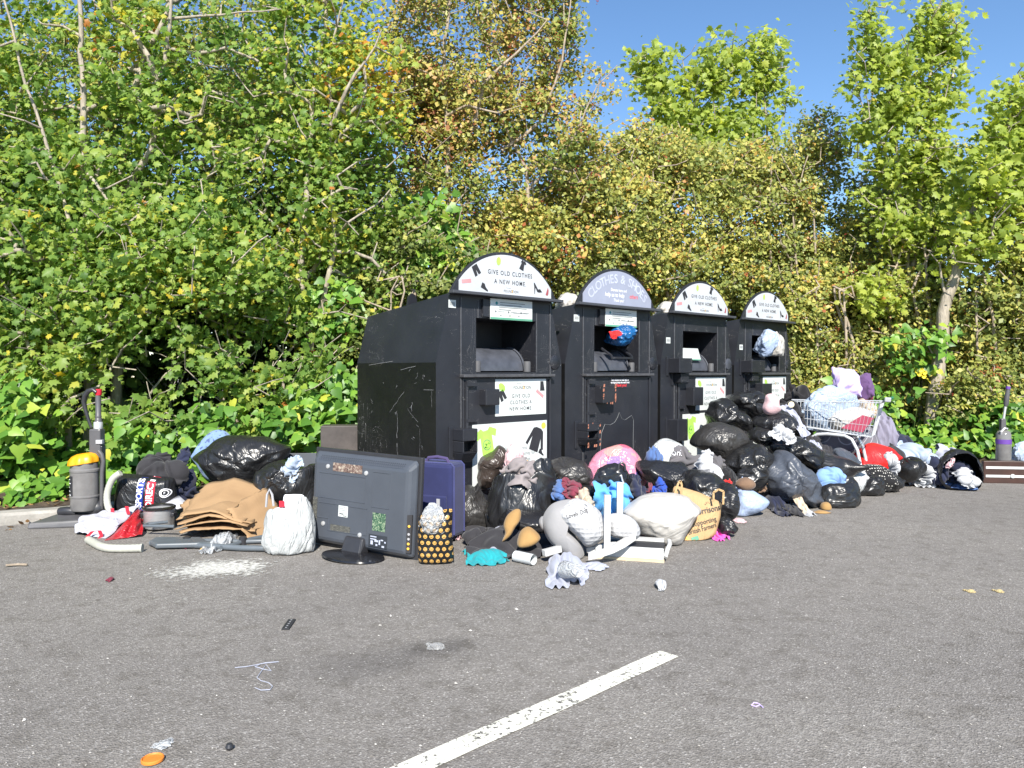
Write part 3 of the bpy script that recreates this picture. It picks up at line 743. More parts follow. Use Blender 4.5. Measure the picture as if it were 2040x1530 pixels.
def branch_mesh(N, par, rad):
    i = np.where(par >= 0)[0]; a = N[par[i]]; b = N[i]; ra = np.maximum(rad[par[i]]*.0+np.minimum(rad[par[i]], rad[i]*1.35), rad[i]); rb = rad[i]
    d = unit(b-a); h = np.where(np.abs(d[:,2:3]) > .9, np.array([[1.,0,0]]), np.array([[0,0,1.]])); x = unit(np.cross(d, h)); y = np.cross(d, x)
    m = 6; an = np.arange(m)*2*math.pi/m
    ring = np.cos(an)[None,:,None]*x[:,None,:] + np.sin(an)[None,:,None]*y[:,None,:]
    b = b + d*rb[:,None]*.3
    V = np.concatenate([a[:,None,:]+ring*ra[:,None,None], b[:,None,:]+ring*rb[:,None,None]], 1).reshape(-1, 3)
    k = np.arange(m); q = np.stack([k, (k+1) % m, m+(k+1) % m, m+k], 1)
    return V, (q[None]+(np.arange(len(i))*2*m)[:,None,None]).reshape(-1, 4)
def foliage(T, tips, per, spread, size, g, tone_mu, tone_clump, tone_leaf, nrm=(0,-.66,.62), nj=.55, droop=.7, jit=.38):
    n = len(tips); ct = np.clip(tone_mu if np.ndim(tone_mu) else np.full(n, tone_mu), 0, 1) + g.normal(0, tone_clump, n)
    k = np.repeat(np.arange(n), g.poisson(per, n)); m = len(k)
    pos = tips[k] + g.normal(0, 1, (m, 3))*np.array([spread, spread, spread*.72])
    nr = unit(np.array(nrm)[None] + g.normal(0, nj, (m, 3)))
    ax = g.normal(0, 1, (m, 3)) + np.array([0, -.35, -droop]); ax = ax - nr*(ax*nr).sum(1, keepdims=True)
    sz = size*np.clip(1+g.normal(0, jit, m), .45, 1.7)
    return leaves(T, pos, ax, nr, sz, np.clip(ct[k]+g.normal(0, tone_leaf, m), 0, 1))
def tree(name, label, cat, group, stems, ells, ntip, T, per, spread, size, lm, bm, seed, tone=(.4,.12,.12), yellow=None, berries=0, rtip=.0062, extra=None, **kw):
    g = np.random.default_rng(seed)
    tips = ell_pts(ells, ntip, g)
    base = Vector(stems[0][0][0]); 
    nleaf = len(tips); bare = ell_pts(ells, int(nleaf*(.55 if T is LEAF_HAW else .35)), g); bare = bare + g.normal(0, .10, bare.shape) + np.array([0, -.16, .03])
    N, par, rad, used, order = grow(stems, np.concatenate([tips, bare]), g, rtip=rtip)
    used = used[order < nleaf]
    root = empty(name, (base.x, base.y, base.z), 0, label, cat, group)
    o = np.array(base); V, Q = branch_mesh(N-o, par, rad)
    big_mesh("trunk", V, Q, None, bm, root, True)
    # leaf clumps at the tips and along the outer twigs
    inner = N[used[par[used] >= 0]]; tw = N[par[used]]
    src = np.concatenate([inner, tw[g.random(len(tw)) < .8], N[par[np.maximum(par[used], 0)]][g.random(len(used)) < .5]])
    tm = np.full(len(src), tone[0])
    if yellow:
        for (px, py, Y, r, dt) in yellow:
            c = np.array(P(px, py, Y)); dd = np.sqrt((((src-c)*np.array([1, .45, 1]))**2).sum(1)); tm = tm + dt*np.clip(1.3-dd/r, 0, 1)
    V, Fc, tn = foliage(T, src-o, per, spread, size, g, tm, tone[1], tone[2], **kw)
    big_mesh("crown", V, None, Fc, lm, root, False, {'tone': tn})
    if berries:
        k = g.integers(0, len(src), berries//5); bp = (src-o)[k][:,None,:] + g.normal(0, spread*.9, (len(k), 1, 3)) + g.normal(0, .022, (len(k), 5, 3)); bp = bp.reshape(-1, 3)
        ov = np.array([(1,0,0),(-1,0,0),(0,1,0),(0,-1,0),(0,0,1),(0,0,-1)], float)*.0085
        of = np.array([(0,2,4),(2,1,4),(1,3,4),(3,0,4),(2,0,5),(1,2,5),(3,1,5),(0,3,5)])
        b = big_mesh("berries", (bp[:,None,:]+ov[None]).reshape(-1, 3), None, (of[None]+(np.arange(len(bp))*6)[:,None,None]).reshape(-1, 3), M_BERRY, root, True)
        b['kind'] = 'stuff'
    return root
def pl(Y, *pts): return [P(x, y, Y if len(q) == 0 else q[0]) for x, y, *q in pts]
def ground_under(px, Y, z=.2): p = P(px, 700, Y); return Vector((p.x, Y, z))
GM = "broadleaf trees behind the clothes banks"
tree("maple_tree", "big leafy maple with several pale trunks at the far left", "tree", GM,
     [([ground_under(172, 7.5)]+pl(7.5, (180,800),(174,640),(172,395),(168,309),(166,180),(161,34),(150,-160)), .055),
      ([ground_under(225, 7.9)]+pl(7.9, (232,760),(238,560),(240,343),(261,247),(270,171),(288,110),(330,34),(365,-120)), .06),
      ([P(240,400,7.9)]+pl(7.8, (300,300),(316,223),(314,160),(329,123),(340,20),(345,-100)), .038),
      ([P(314,170,7.8)]+pl(7.7, (296,113),(262,60),(190,10)), .035),
      ([ground_under(130, 7.2)]+pl(7.2, (150,700),(150,480),(96,299),(69,213),(38,120),(0,-40)), .032),
      ([P(330,38,7.9)]+pl(7.8, (400,32),(480,24),(560,18)), .018),
      ([P(170,330,7.5)]+pl(7.0, (199,377),(254,446),(281,515),(300,560)), .02),
      ([P(178,420,7.5)]+pl(6.9, (215,450),(240,470),(255,520)), .012)],
     [(120,140,270,230,8.2,.9),(300,330,250,170,8.0,.8),(70,420,190,150,7.5,.7,1.3),(430,110,170,170,8.6,.8),(150,590,170,95,7.3,.5,1.2),(330,500,210,110,7.4,.6,1.2),(-140,260,160,420,7.8,.8),(100,-160,500,120,8.4,1.2,.5),(60,690,110,50,7.2,.3,.8),(300,640,150,60,7.4,.4,.6),(120,760,150,60,7.0,.3,.3),(360,720,120,50,7.4,.3,.25),(-30,640,90,140,6.9,.3,.8)],
     980, LEAF_MAPLE, 14.5, .125, .057, ML_MAPLE, MB_GREY, 11, tone=(.39,.14,.12), yellow=[(250,60,8,.45,.25),(50,95,8,.4,.3),(310,520,7.4,.2,.25),(140,350,7.8,.2,.3)])
tree("maple_tree", "maple with a forked trunk and a yellow patch in its crown", "tree", GM,
     [([ground_under(612, 8.25)]+pl(8.25, (614,760),(618,669),(624,641),(601,600),(600,518),(611,395),(618,300),(621,206),(638,137),(650,20),(655,-120)), .05),
      ([P(624,641,8.25)]+pl(8.15, (646,588),(667,503),(662,400),(659,292),(658,200),(655,120),(690,-40)), .03),
      ([P(659,250,8.0)]+pl(7.9, (690,180),(730,120),(760,60)), .025)],
     [(640,170,160,220,8.7,.8),(560,400,170,150,8.3,.7,1.2),(715,320,100,150,8.6,.7),(745,170,75,90,8.4,.5,1.3),(700,560,120,90,8.6,.5),(640,-120,240,120,8.8,.9,.6),(480,580,110,90,8.0,.5,.8),(770,480,80,80,8.8,.5),(640,640,110,70,8.1,.4,.3),(520,600,110,60,8.0,.4,.4)],
     620, LEAF_MAPLE, 14.5, .12, .053, ML_MAPLE, MB_GREY, 12, tone=(.41,.15,.13), yellow=[(745,170,8.4,.5,.42),(690,40,8.6,.5,.2),(640,480,8.4,.3,.2)])
tree("hawthorn_tree", "tall rust brown hawthorn full of red berries behind the nearest bank", "tree", GM,
     [([ground_under(890, 9.6)]+pl(9.6, (890,600),(893,420),(892,292),(888,180),(885,110),(895,0),(900,-120)), .055),
      ([ground_under(1045, 9.9)]+pl(9.9, (1048,600),(1053,439),(1050,340),(1000,230),(980,150),(960,40)), .05),
      ([P(940,260,9.6)]+pl(9.5, (964,165),(1001,130),(1050,85),(1090,40)), .03),
      ([P(892,230,9.6)]+pl(9.4, (930,210),(990,225),(1040,210)), .022),
      ([P(1000,300,9.8)]+pl(9.8, (1080,240),(1120,120),(1135,20),(1142,-60)), .025),
      ([P(1050,380,9.9)]+pl(9.7, (1130,300),(1190,170),(1230,130)), .018)],
     [(930,110,175,190,10.2,1.0),(1010,310,200,170,10.4,1.0),(850,340,110,170,9.9,.7),(1000,-100,180,100,10.4,1.0,.7),(1105,90,48,110,10.5,.5),(1200,230,60,90,10.4,.5,.35),(820,200,60,120,10.2,.5,.7),(1130,20,22,60,10.4,.3,1.2)],
     700, LEAF_HAW, 30, .105, .054, ML_RUST, MB_BROWN, 13, tone=(.38,.20,.15), yellow=[(1100,330,10.4,.5,-.2),(960,420,10,.5,-.2),(1120,60,10.5,.5,-.12)], berries=5200, rtip=.0052)
HW = [("hawthorn_bush", "dark green leafy thicket bush directly behind the nearest bank roof", [(800,520,110,110,9.2,.8),(720,640,90,110,8.7,.6),(900,540,90,80,9.3,.5)], [(800,9.2),(760,9.0)], 380, .20, (), 21),
      ("hawthorn_bush", "yellow green hawthorn bush above the first and second bank headers", [(1110,470,170,120,10.6,1.0),(1020,470,90,60,10.2,.6),(1200,400,110,80,10.8,.8)], [(1080,10.8),(1160,11.0)], 640, .50, ((1060,480,10.4,.6,.16),), 22),
      ("hawthorn_bush", "broad olive hawthorn below the sycamore behind the middle banks", [(1340,410,150,130,11.8,1.1),(1270,300,60,60,11.8,.5),(1460,350,90,70,12.2,.7),(1300,330,100,80,11.6,.8),(1330,540,150,90,11.5,.9),(1250,500,90,90,11.2,.8)], [(1340,12.0),(1290,11.8)], 900, .48, ((1420,450,11.8,.5,.1),), 23),
      ("hawthorn_bush", "loose hawthorn with bare wispy twigs right of the sycamore", [(1530,440,110,130,12.2,1.0),(1600,330,80,80,12.2,.7,.8),(1640,270,40,60,12.2,.4,.5),(1560,560,120,90,12.0,.9)], [(1540,12.4),(1590,12.3)], 760, .46, (), 24),
      ("hawthorn_bush", "low dense hawthorn hedge bush just right of the end bank", [(1640,660,100,130,11.4,.7),(1610,760,60,70,11.2,.4),(1690,560,80,90,11.8,.7),(1720,740,90,100,11.2,.6)], [(1660,11.6),(1700,11.5)], 820, .46, ((1640,620,11.4,.5,.08),), 25),
      ("hawthorn_bush", "twiggy olive hawthorn behind the trunk of the right sycamore", [(1800,600,90,110,11.4,.8),(1830,740,110,90,10.9,.6),(1720,450,70,80,12.2,.7,.7),(1760,380,50,60,12.4,.5,.5)], [(1790,11.6),(1840,11.4)], 640, .45, (), 26),
      ("hawthorn_bush", "hawthorn bush at the right edge behind the purple vacuum cleaner", [(1980,640,100,150,10.6,.8),(2080,600,90,190,10.4,.8),(1960,790,90,70,10.0,.5),(1910,690,60,80,10.8,.5)], [(1980,10.8),(2060,10.6)], 720, .44, ((1990,560,10.6,.4,.15),), 27)]
HW += [("hawthorn_tree", "tall thin hawthorn behind the crown of the left maple", [(90,200,170,170,10.6,.8),(320,160,150,150,10.8,.7,.6),(480,130,150,160,10.8,.8)], [(110,10.8),(470,11.0)], 640, .40, ((480,60,10.8,.6,.15),), 27),
       ("hawthorn_bush", "shaded small leaved hawthorn behind the left maple trunks", [(150,560,230,130,9.6,.8),(330,420,170,130,9.8,.8),(60,400,150,140,9.6,.8)], [(160,9.8),(330,10.0)], 620, .30, (), 28),
       ("hawthorn_bush", "shaded hawthorn with twisted stems between the two maples", [(470,560,170,110,9.4,.7),(560,300,150,150,10.2,.8),(650,520,110,110,9.6,.7),(720,420,90,110,9.8,.7)], [(480,9.6),(600,9.9)], 640, .32, (), 29),
       ("hawthorn_bush", "distant thin hawthorn filling the gap behind the third bank", [(1460,560,190,80,13.5,.8),(1700,540,120,90,13.4,.7),(1880,400,120,120,13.2,.7,.8)], [(1460,13.6),(1700,13.5),(1880,13.4)], 520, .42, (), 30)]
for nm, lb, el_, st, nt_, tn, yl, sd_ in HW:
    tn -= .07; stems = []
    gg = np.random.default_rng(sd_)
    for px, Y in st:
        top = min(e[1] for e in el_)
        for q in range(2):
            x0 = px + gg.uniform(-25, 25)
            stems.append(([ground_under(x0, Y-.75)]+pl(Y-.75, (x0+gg.uniform(-15,15), 690), (x0+gg.uniform(-30,30), 580), (x0+gg.uniform(-40,40), (580+top)/2), (x0+gg.uniform(-60,60), top+40)), gg.uniform(.022,.042)))
    tree(nm, lb, "bush", "hawthorn bushes behind the banks", stems, el_, int(nt_*.66), LEAF_HAW, 30, .105, .056, ML_HAW, MB_BROWN, sd_, tone=(tn,.20,.12), yellow=yl, rtip=.0066, berries=500)
tree("sycamore_tree", "sycamore with clumps of big pale leaves rising behind the middle banks", "tree", GM,
     [([ground_under(1528, 13.2)]+pl(13.2, (1530,660),(1529,556),(1529,400),(1528,247),(1520,160),(1515,90)), .045),
      ([P(1529,470,13.2)]+pl(13.2, (1470,380),(1400,280),(1370,180),(1360,120)), .03), ([P(1420,310,13.2)]+pl(13.2, (1340,220),(1300,140)), .02), ([P(1528,330,13.2)]+pl(13.2, (1560,240),(1575,160)), .016)],
     [(1300,140,36,58,13.2,.3,1.3),(1365,195,80,80,13.2,.6),(1425,120,50,58,13.2,.4,1.2),(1505,130,60,70,13.2,.5),(1560,165,32,45,13.2,.3),(1440,270,120,70,13.2,.7),(1400,340,110,50,13.0,.6)],
     230, LEAF_MAPLE, 11, .14, .095, ML_SYC, MB_GREY, 31, tone=(.36,.10,.12))
tree("sycamore_tree", "tall narrow bright green sycamore standing against the sky at right", "tree", GM,
     [([ground_under(1800, 11.0)]+pl(11.0, (1803,760),(1804,669),(1808,579),(1826,500),(1830,473),(1834,387),(1848,300),(1852,180),(1858,60),(1872,10)), .055),
      ([P(1815,560,11.0)]+pl(11.0, (1793,391),(1785,272),(1765,160),(1740,60),(1732,10)), .03), ([P(1790,340,11.0)]+pl(11.0, (1740,280),(1715,200),(1700,140)), .016)],
     [(1733,62,22,58,11,.25,1.3),(1752,165,62,75,11,.5),(1868,55,42,52,11,.3,1.2),(1848,150,66,85,11,.5),(1800,270,105,95,11,.7),(1820,390,110,95,11,.7),(1755,570,60,50,10.7,.4),(1700,130,24,14,11,.2),(1915,105,22,12,11,.2),(1850,470,90,50,10.9,.5)],
     330, LEAF_MAPLE, 12, .125, .074, ML_SYC, MB_GREY, 32, tone=(.38,.10,.11), yellow=[(1755,575,10.7,.5,.12)])
tree("sycamore_tree", "sycamore with a thick leaning grey trunk at the right edge", "tree", GM,
     [([ground_under(1856, 10.2)]+pl(10.2, (1862,783),(1870,725),(1878,672),(1878,627),(1886,593),(1900,560),(1912,494),(1930,440),(1960,380),(2000,280),(2030,180)), .105),
      ([P(1912,500,10.2)]+pl(10.2, (1945,480),(1974,461),(2030,400),(2080,330)), .035), ([P(1882,610,10.2)]+pl(10.2, (1876,560),(1872,526),(1850,500)), .026), ([P(1870,725,10.2)]+pl(10.1, (1850,690),(1835,660)), .02)],
     [(2010,330,85,90,10.2,.6),(2050,220,60,70,10.2,.5),(1965,450,90,70,10.2,.5),(2110,360,90,220,10.3,.7),(1985,195,26,16,10.2,.2),(1930,520,50,40,10.0,.3)],
     220, LEAF_MAPLE, 11, .14, .088, ML_SYC, MB_GREY, 33, tone=(.42,.10,.12))
for lb_, el_, nt_, tn_, sd_ in (("leafy maple regrowth behind the upright vacuum cleaner at far left", [(30,700,120,90,6.9,.25),(110,790,110,60,6.8,.2),(-60,800,120,90,6.6,.25),(190,690,80,50,7.1,.2)], 48, .42, 61),
        ("leafy maple regrowth in the shade above the black sports bag", [(300,800,110,55,7.2,.25),(400,720,90,60,7.4,.25),(240,850,80,35,6.9,.15)], 30, .36, 62),
        ("leafy regrowth beside the nearest bank above the pillow shaped sack", [(500,790,90,60,7.5,.25),(590,740,70,70,7.7,.25),(660,790,60,60,7.7,.25),(690,700,40,60,7.9,.2),(560,850,80,35,7.4,.2)], 50, .40, 63)):
    tree("maple_sapling", lb_, "sapling", "maple regrowth along the verge", [([ground_under(el_[0][0], el_[0][4]+.3, .2)]+pl(el_[0][4]+.2, (el_[0][0]+10, el_[0][1]+40), (el_[0][0]-8, el_[0][1]-40)), .014), ([ground_under(el_[1][0], el_[1][4]+.3, .2)]+pl(el_[1][4]+.2, (el_[1][0], el_[1][1]+20), (el_[1][0]+14, el_[1][1]-30)), .012)],
         el_, nt_, LEAF_MAPLE, 9, .085, .068, ML_MAPLE, MB_GREY, sd_, tone=(tn_,.13,.10), rtip=.0045)
# bare saplings and dead stems in the shade under the maples
def sapling(label, Y, stems, seed, twigs=10, r=.014):
    g = np.random.default_rng(seed); sts = [([Vector(p) for p in pl(Y, *s)], r if i == 0 else r*.7) for i, s in enumerate(stems)]
    b = sts[0][0][0]; 
    allp = np.array([p for s, _ in sts for p in s]); k = g.integers(1, len(allp), twigs)
    tips = allp[k] + g.normal(0, .16, (twigs, 3)) + np.array([0, 0, .1])
    N, par, rad, used, _o = grow(sts, tips, g, rtip=.003)
    V, Q = branch_mesh(N-np.array(b), par, rad)
    tag(big_mesh("bare_sapling", V, Q, None, MB_GREY, None, True, loc=b), label, "sapling", "bare saplings under the maples")
sapling("bare forked sapling with stubby twigs left of the nearest bank", 8.2, [[(563,800),(565,751),(568,708),(537,669),(515,640),(494,602)],[(568,708),(585,690),(600,645),(612,610)]], 41, 14, .02)
sapling("bare crooked sapling above the black pillow shaped sack", 8.0, [[(441,860),(445,800),(459,747),(501,708),(520,690)],[(452,770),(455,700),(452,641),(450,560)]], 42, 10, .018)
sapling("thin leaning dead stem above the black sports bag", 7.6, [[(268,850),(290,800),(330,745),(390,705)]], 43, 6, .016)
sapling("pair of thin upright grey stems between the two maples", 8.3, [[(330,860),(340,790),(345,700),(338,620)],[(345,800),(385,700),(395,600)]], 44, 10, .015)
sapling("slender bare stem behind the yellow topped vacuum cleaner", 7.7, [[(176,800),(165,740),(152,690),(130,650)],[(165,740),(190,690),(215,640)]], 45, 8, .013)
sapling("thin bare stem rising from the ivy beside the nearest bank", 8.0, [[(515,870),(505,800),(500,760),(512,700)]], 46, 5, .01)
# undergrowth: one continuous dark mass behind everything
g = np.random.default_rng(51)
def thicket(n, px0, px1, dY0, dY1, ztop, size, T, seed):
    g = np.random.default_rng(seed); out = []
    for _ in range(n):
        i = g.uniform(10, len(KA)-10); o_ = g.uniform(dY0, dY1); x, y, z = verge_pt(i, o_)
        zt = ztop(x, y); out.append((x, y, z + zt*g.random()**.9))
    return np.array(out)
KI = lambda x: 0
def zt(x, y):
    u = x/max(y, .1)*F+CX
    return np.interp(u, [-400, 0, 650, 900, 1200, 1600, 2040, 2600], [3.6, 3.2, 3.0, 2.5, 2.1, 2.2, 2.3, 2.6])*(1+.25*mnoise.noise(Vector((x*.8, y*.8, 3))))
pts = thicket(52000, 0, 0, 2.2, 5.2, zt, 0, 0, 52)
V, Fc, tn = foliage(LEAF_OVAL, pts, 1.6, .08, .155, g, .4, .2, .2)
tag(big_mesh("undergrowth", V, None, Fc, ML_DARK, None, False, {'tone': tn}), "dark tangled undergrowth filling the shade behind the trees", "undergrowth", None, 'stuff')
# ivy carpet along the verge
def ivy_pts(i0, i1, n, d0, d1, h, g):
    out = []
    for _ in range(n):
        i = g.uniform(i0, i1); o_ = d0 + (d1-d0)*g.random()**.8; x, y, z = verge_pt(i, o_)
        hh = h(o_, x, y); out.append((x, y, z + hh*g.random()**.6))
    return np.array(out)
def near_idx(x, y):
    d = (KA[:,0]-x)**2+(KA[:,1]-y)**2; return int(d.argmin())
iL0, iL1 = near_idx(-6.5, 4.3), near_idx(.3, 9.1)
iR0, iR1 = near_idx(4.0, 11.0), near_idx(8.5, 7.2)
def hl(o_, x, y): return (.06+.50*min(1, max(0, o_-.25)/1.1))*(.65+.6*mnoise.noise(Vector((x*1.7, y*1.7, 1))))
pa = ivy_pts(iL0, iL1, 5200, .28, 1.9, hl, g)
keep = np.array([mnoise.noise(Vector((p[0]*1.2, p[1]*1.2, 7))) > -.22 or kerb_off(p[0], p[1])[0] > .8 for p in pa]); pa = pa[keep]
pb = ivy_pts(iR0, iR1, 4200, .2, 2.0, lambda o_, x, y: (.10+.75*min(1, o_/1.3))*(.7+.6*mnoise.noise(Vector((x*1.7, y*1.7, 1)))), g)
pa = np.concatenate([pa, pb])
V, Fc, tn = foliage(LEAF_IVY, pa, 1.5, .035, .098, g, .48, .16, .14, nrm=(0,-.7,.7), nj=.38, droop=.9, jit=.3)
tag(big_mesh("ivy_ground_cover", V, None, Fc, ML_IVY, None, False, {'tone': tn}), "glossy green ivy carpeting the verge behind the kerb", "ivy", None, 'stuff')
# ivy climbing in the thicket behind the first bank, yellow flower head, leaf litter
c = ell_pts([(860,430,60,60,9.2,.3),(900,500,60,50,9.2,.3),(830,540,60,60,9.0,.3),(640,835,60,50,7.5,.2),(565,845,60,40,7.4,.2),(690,800,30,60,7.6,.2),(15,850,50,90,6.5,.2),(270,885,70,28,7.0,.15),(420,850,60,40,7.3,.2),(655,620,60,60,8.3,.3),(1830,690,60,50,10.1,.3),(1760,800,60,40,10,.3)], 430, g)
V, Fc, tn = foliage(LEAF_IVY, c, 6, .09, .095, g, .50, .14, .14, nrm=(0,-.8,.5), nj=.35, droop=1.0)
tag(big_mesh("climbing_ivy", V, None, Fc, ML_IVY, None, False, {'tone': tn}), "large leaved ivy climbing through the hedge behind the nearest bank", "ivy", None, 'stuff')
fb = P(1834, 742, 9.95); fm = MB()
for k, (dx, dz) in enumerate(((-.05,.02),(.01,.03),(.05,.0),(.04,-.05),(-.02,-.02))):
    for q in range(9):
        an = q*.7+k; fm.add([(dx, 0, dz), (dx+.028*math.cos(an)-.006, -.012, dz+.028*math.sin(an)), (dx+.034*math.cos(an+.25), -.02, dz+.034*math.sin(an+.25)), (dx+.028*math.cos(an+.5), -.012, dz+.028*math.sin(an+.5))], [(0,1,2,3)])
fr_ = empty("ragwort_plant", (fb.x, fb.y, .25), 0, "small cluster of bright yellow flowers in the hedge at right", "flowers")
fm.build("flower_head", M_plain("yellow_petal", (.75,.60,.03), .6), fr_, loc=(0, 0, fb.z-.25))
st = MB(); st.tube([(.03,.25,0),(.06,.2,.4),(0,.01,fb.z-.26)],   .003, 6); st.build("stem", M_plain('green_stem', (.08,.13,.03), .6), fr_)
lp = []
for _ in range(2600):
    if g.random() < .55: i = g.uniform(iL0, near_idx(-1.5, 7.6)); o_ = g.normal(.25, .3)
    else: i = g.uniform(iL0, iR1); o_ = g.normal(.1, .5)
    if -.25 < o_ < 0 or o_ > .13:
        x, y, z = verge_pt(i, o_); lp.append((x, y, (.008 if o_ < 0 else z+.01)))
lp = np.array(lp)
V, Fc, tn = foliage(LEAF_OVAL, lp, 1.0, .01, .05, g, .5, .2, .2, nrm=(0,0,1), nj=.3, droop=0)
tag(big_mesh("leaf_litter", V, None, Fc, ML_LITTER, None, False, {'tone': tn}), "dry brown fallen leaves scattered along the kerb", "fallen leaves", None, 'stuff')
# ================================================================== SACKS AND CLOTH: small position-based simulations
def _con(X, di, dj, rest, ks, kc):
    nx, ny = X.shape[1:3]
    if dj >= 0: a = X[:, :nx-di, :ny-dj]; b = X[:, di:, dj:]
    else: a = X[:, :nx-di, -dj:]; b = X[:, di:, :ny+dj]
    d = b-a; l = np.sqrt((d*d).sum(-1, keepdims=True))+1e-9; e = (l-rest)/l
    c = d*(np.where(e > 0, ks, kc)*.5*e); a += c; b -= c
def _sew(X, top):
    for sl in ((slice(0, 1), slice(None)), (slice(-1, None), slice(None)), (slice(None), slice(0, 1))) + (((slice(None), slice(-1, None)),) if top else ()):
        m = X[(slice(0, 1),)+sl]*.5 + X[(slice(1, 2),)+sl]*.5; X[(slice(0, 1),)+sl] = m; X[(slice(1, 2),)+sl] = m
def _nrm(X):
    du = np.gradient(X, axis=1); dv = np.gradient(X, axis=2); n = np.cross(du, dv); n[1] *= -1; return n
def sim_sack(seed, mode='tied', asp=1.25, press=.9, side=False, n=30, steps=110, lump=.6, grav=.0007, neck=.76, iters=7):
    g = np.random.default_rng(seed); nx = n; ny = int(n*asp); sx = 1.0/(nx-1); sz = asp/(ny-1)
    u, v = np.meshgrid(np.arange(nx)*sx-.5, np.arange(ny)*sz, indexing='ij')
    X = np.zeros((2, nx, ny, 3)); X[..., 0] = u; X[..., 2] = v + (.0 if not side else 0); X[0, ..., 1] = -.015; X[1, ..., 1] = .015
    X += g.normal(0, .004, X.shape)
    if side: X[..., 1] += .12
    sm = g.normal(0, 1, (2, 7, 8))
    iu = np.linspace(0, 6, nx)[:, None]; iv = np.linspace(0, 7, ny)[None, :]
    def bil(q):
        a = np.floor(iu).astype(int).clip(0, 5); b = np.floor(iv).astype(int).clip(0, 6); fu = iu-a; fv = iv-b
        fu = fu*fu*(3-2*fu); fv = fv*fv*(3-2*fv)
        return q[a, b]*(1-fu)*(1-fv)+q[a+1, b]*fu*(1-fv)+q[a, b+1]*(1-fu)*fv+q[a+1, b+1]*fu*fv
    pf = np.clip(1+lump*np.stack([bil(sm[0]), bil(sm[1])]), .05, 2.4)[..., None]
    jn = int(neck*ny); top = mode != 'open'
    if mode == 'tied': pf[:, :, jn:] = 0
    V = np.zeros_like(X); dg = math.hypot(sx, sz)
    nose = g.uniform(-.12, .12, 2)
    for st in range(steps):
        nr = _nrm(X); Xo = X.copy()
        V *= .90; V += nr*pf*(press*.055/(sx*sz))*min(1, st/25)*.14
        if side: V[..., 1] -= grav
        else: V[..., 2] -= grav
        X = X + V
        if mode == 'tied':
            f = min(1, st/50); cx, cy, cz = X[:, :, jn].reshape(-1, 3).mean(0)
            for j in range(jn-1, jn+2):
                X[:, :, j, 0] += (cx-X[:, :, j, 0])*(.5*f); X[:, :, j, 1] += (cy-X[:, :, j, 1])*(.5*f)
        if mode == 'open':
            f = min(1, st/50); an = np.linspace(math.pi, 0, nx); rr = .40 + .05*np.sin(np.linspace(0, 9, nx)+seed)
            for L, sg in ((0, -1), (1, 1)):
                X[L, :, -1, 0] += (rr*np.cos(an)-X[L, :, -1, 0])*.2*f; X[L, :, -1, 1] += (sg*rr*.8*np.sin(an)+(.3 if side else 0)-X[L, :, -1, 1])*.2*f
        for _ in range(iters):
            _con(X, 1, 0, sx, .95, .04); _con(X, 0, 1, sz, .95, .04); _con(X, 1, 1, dg, .6, .02); _con(X, 1, -1, dg, .6, .02)
            _con(X, 2, 0, 2*sx, .0, .05); _con(X, 0, 2, 2*sz, .0, .05)
            _sew(X, top)
            ax = 1 if side else 2
            X[..., ax] = np.maximum(X[..., ax], 0)
        V = X-Xo; fl = (X[..., ax] < .002)[..., None]; V = np.where(fl, V*.5, V)
    if side: X = np.stack([X[..., 0], -X[..., 2], X[..., 1]], -1)      # rotate so that gravity is -z, keeps handedness
    # weld into one mesh
    idx = np.zeros((2, nx, ny), int); idx[0] = np.arange(nx*ny).reshape(nx, ny); k = nx*ny; pts = [X[0].reshape(-1, 3)]; ex = []
    for i in range(nx):
        for j in range(ny):
            bd = i in (0, nx-1) or j == 0 or (top and j == ny-1)
            if bd: idx[1, i, j] = idx[0, i, j]
            else: idx[1, i, j] = k; k += 1; ex.append(X[1, i, j])
    P_ = np.concatenate([pts[0], np.array(ex)]); q = []
    a = idx[0]; q.append(np.stack([a[:-1, :-1], a[1:, :-1], a[1:, 1:], a[:-1, 1:]], -1).reshape(-1, 4))
    a = idx[1]; q.append(np.stack([a[:-1, :-1], a[:-1, 1:], a[1:, 1:], a[1:, :-1]], -1).reshape(-1, 4))
    return P_, np.concatenate(q)
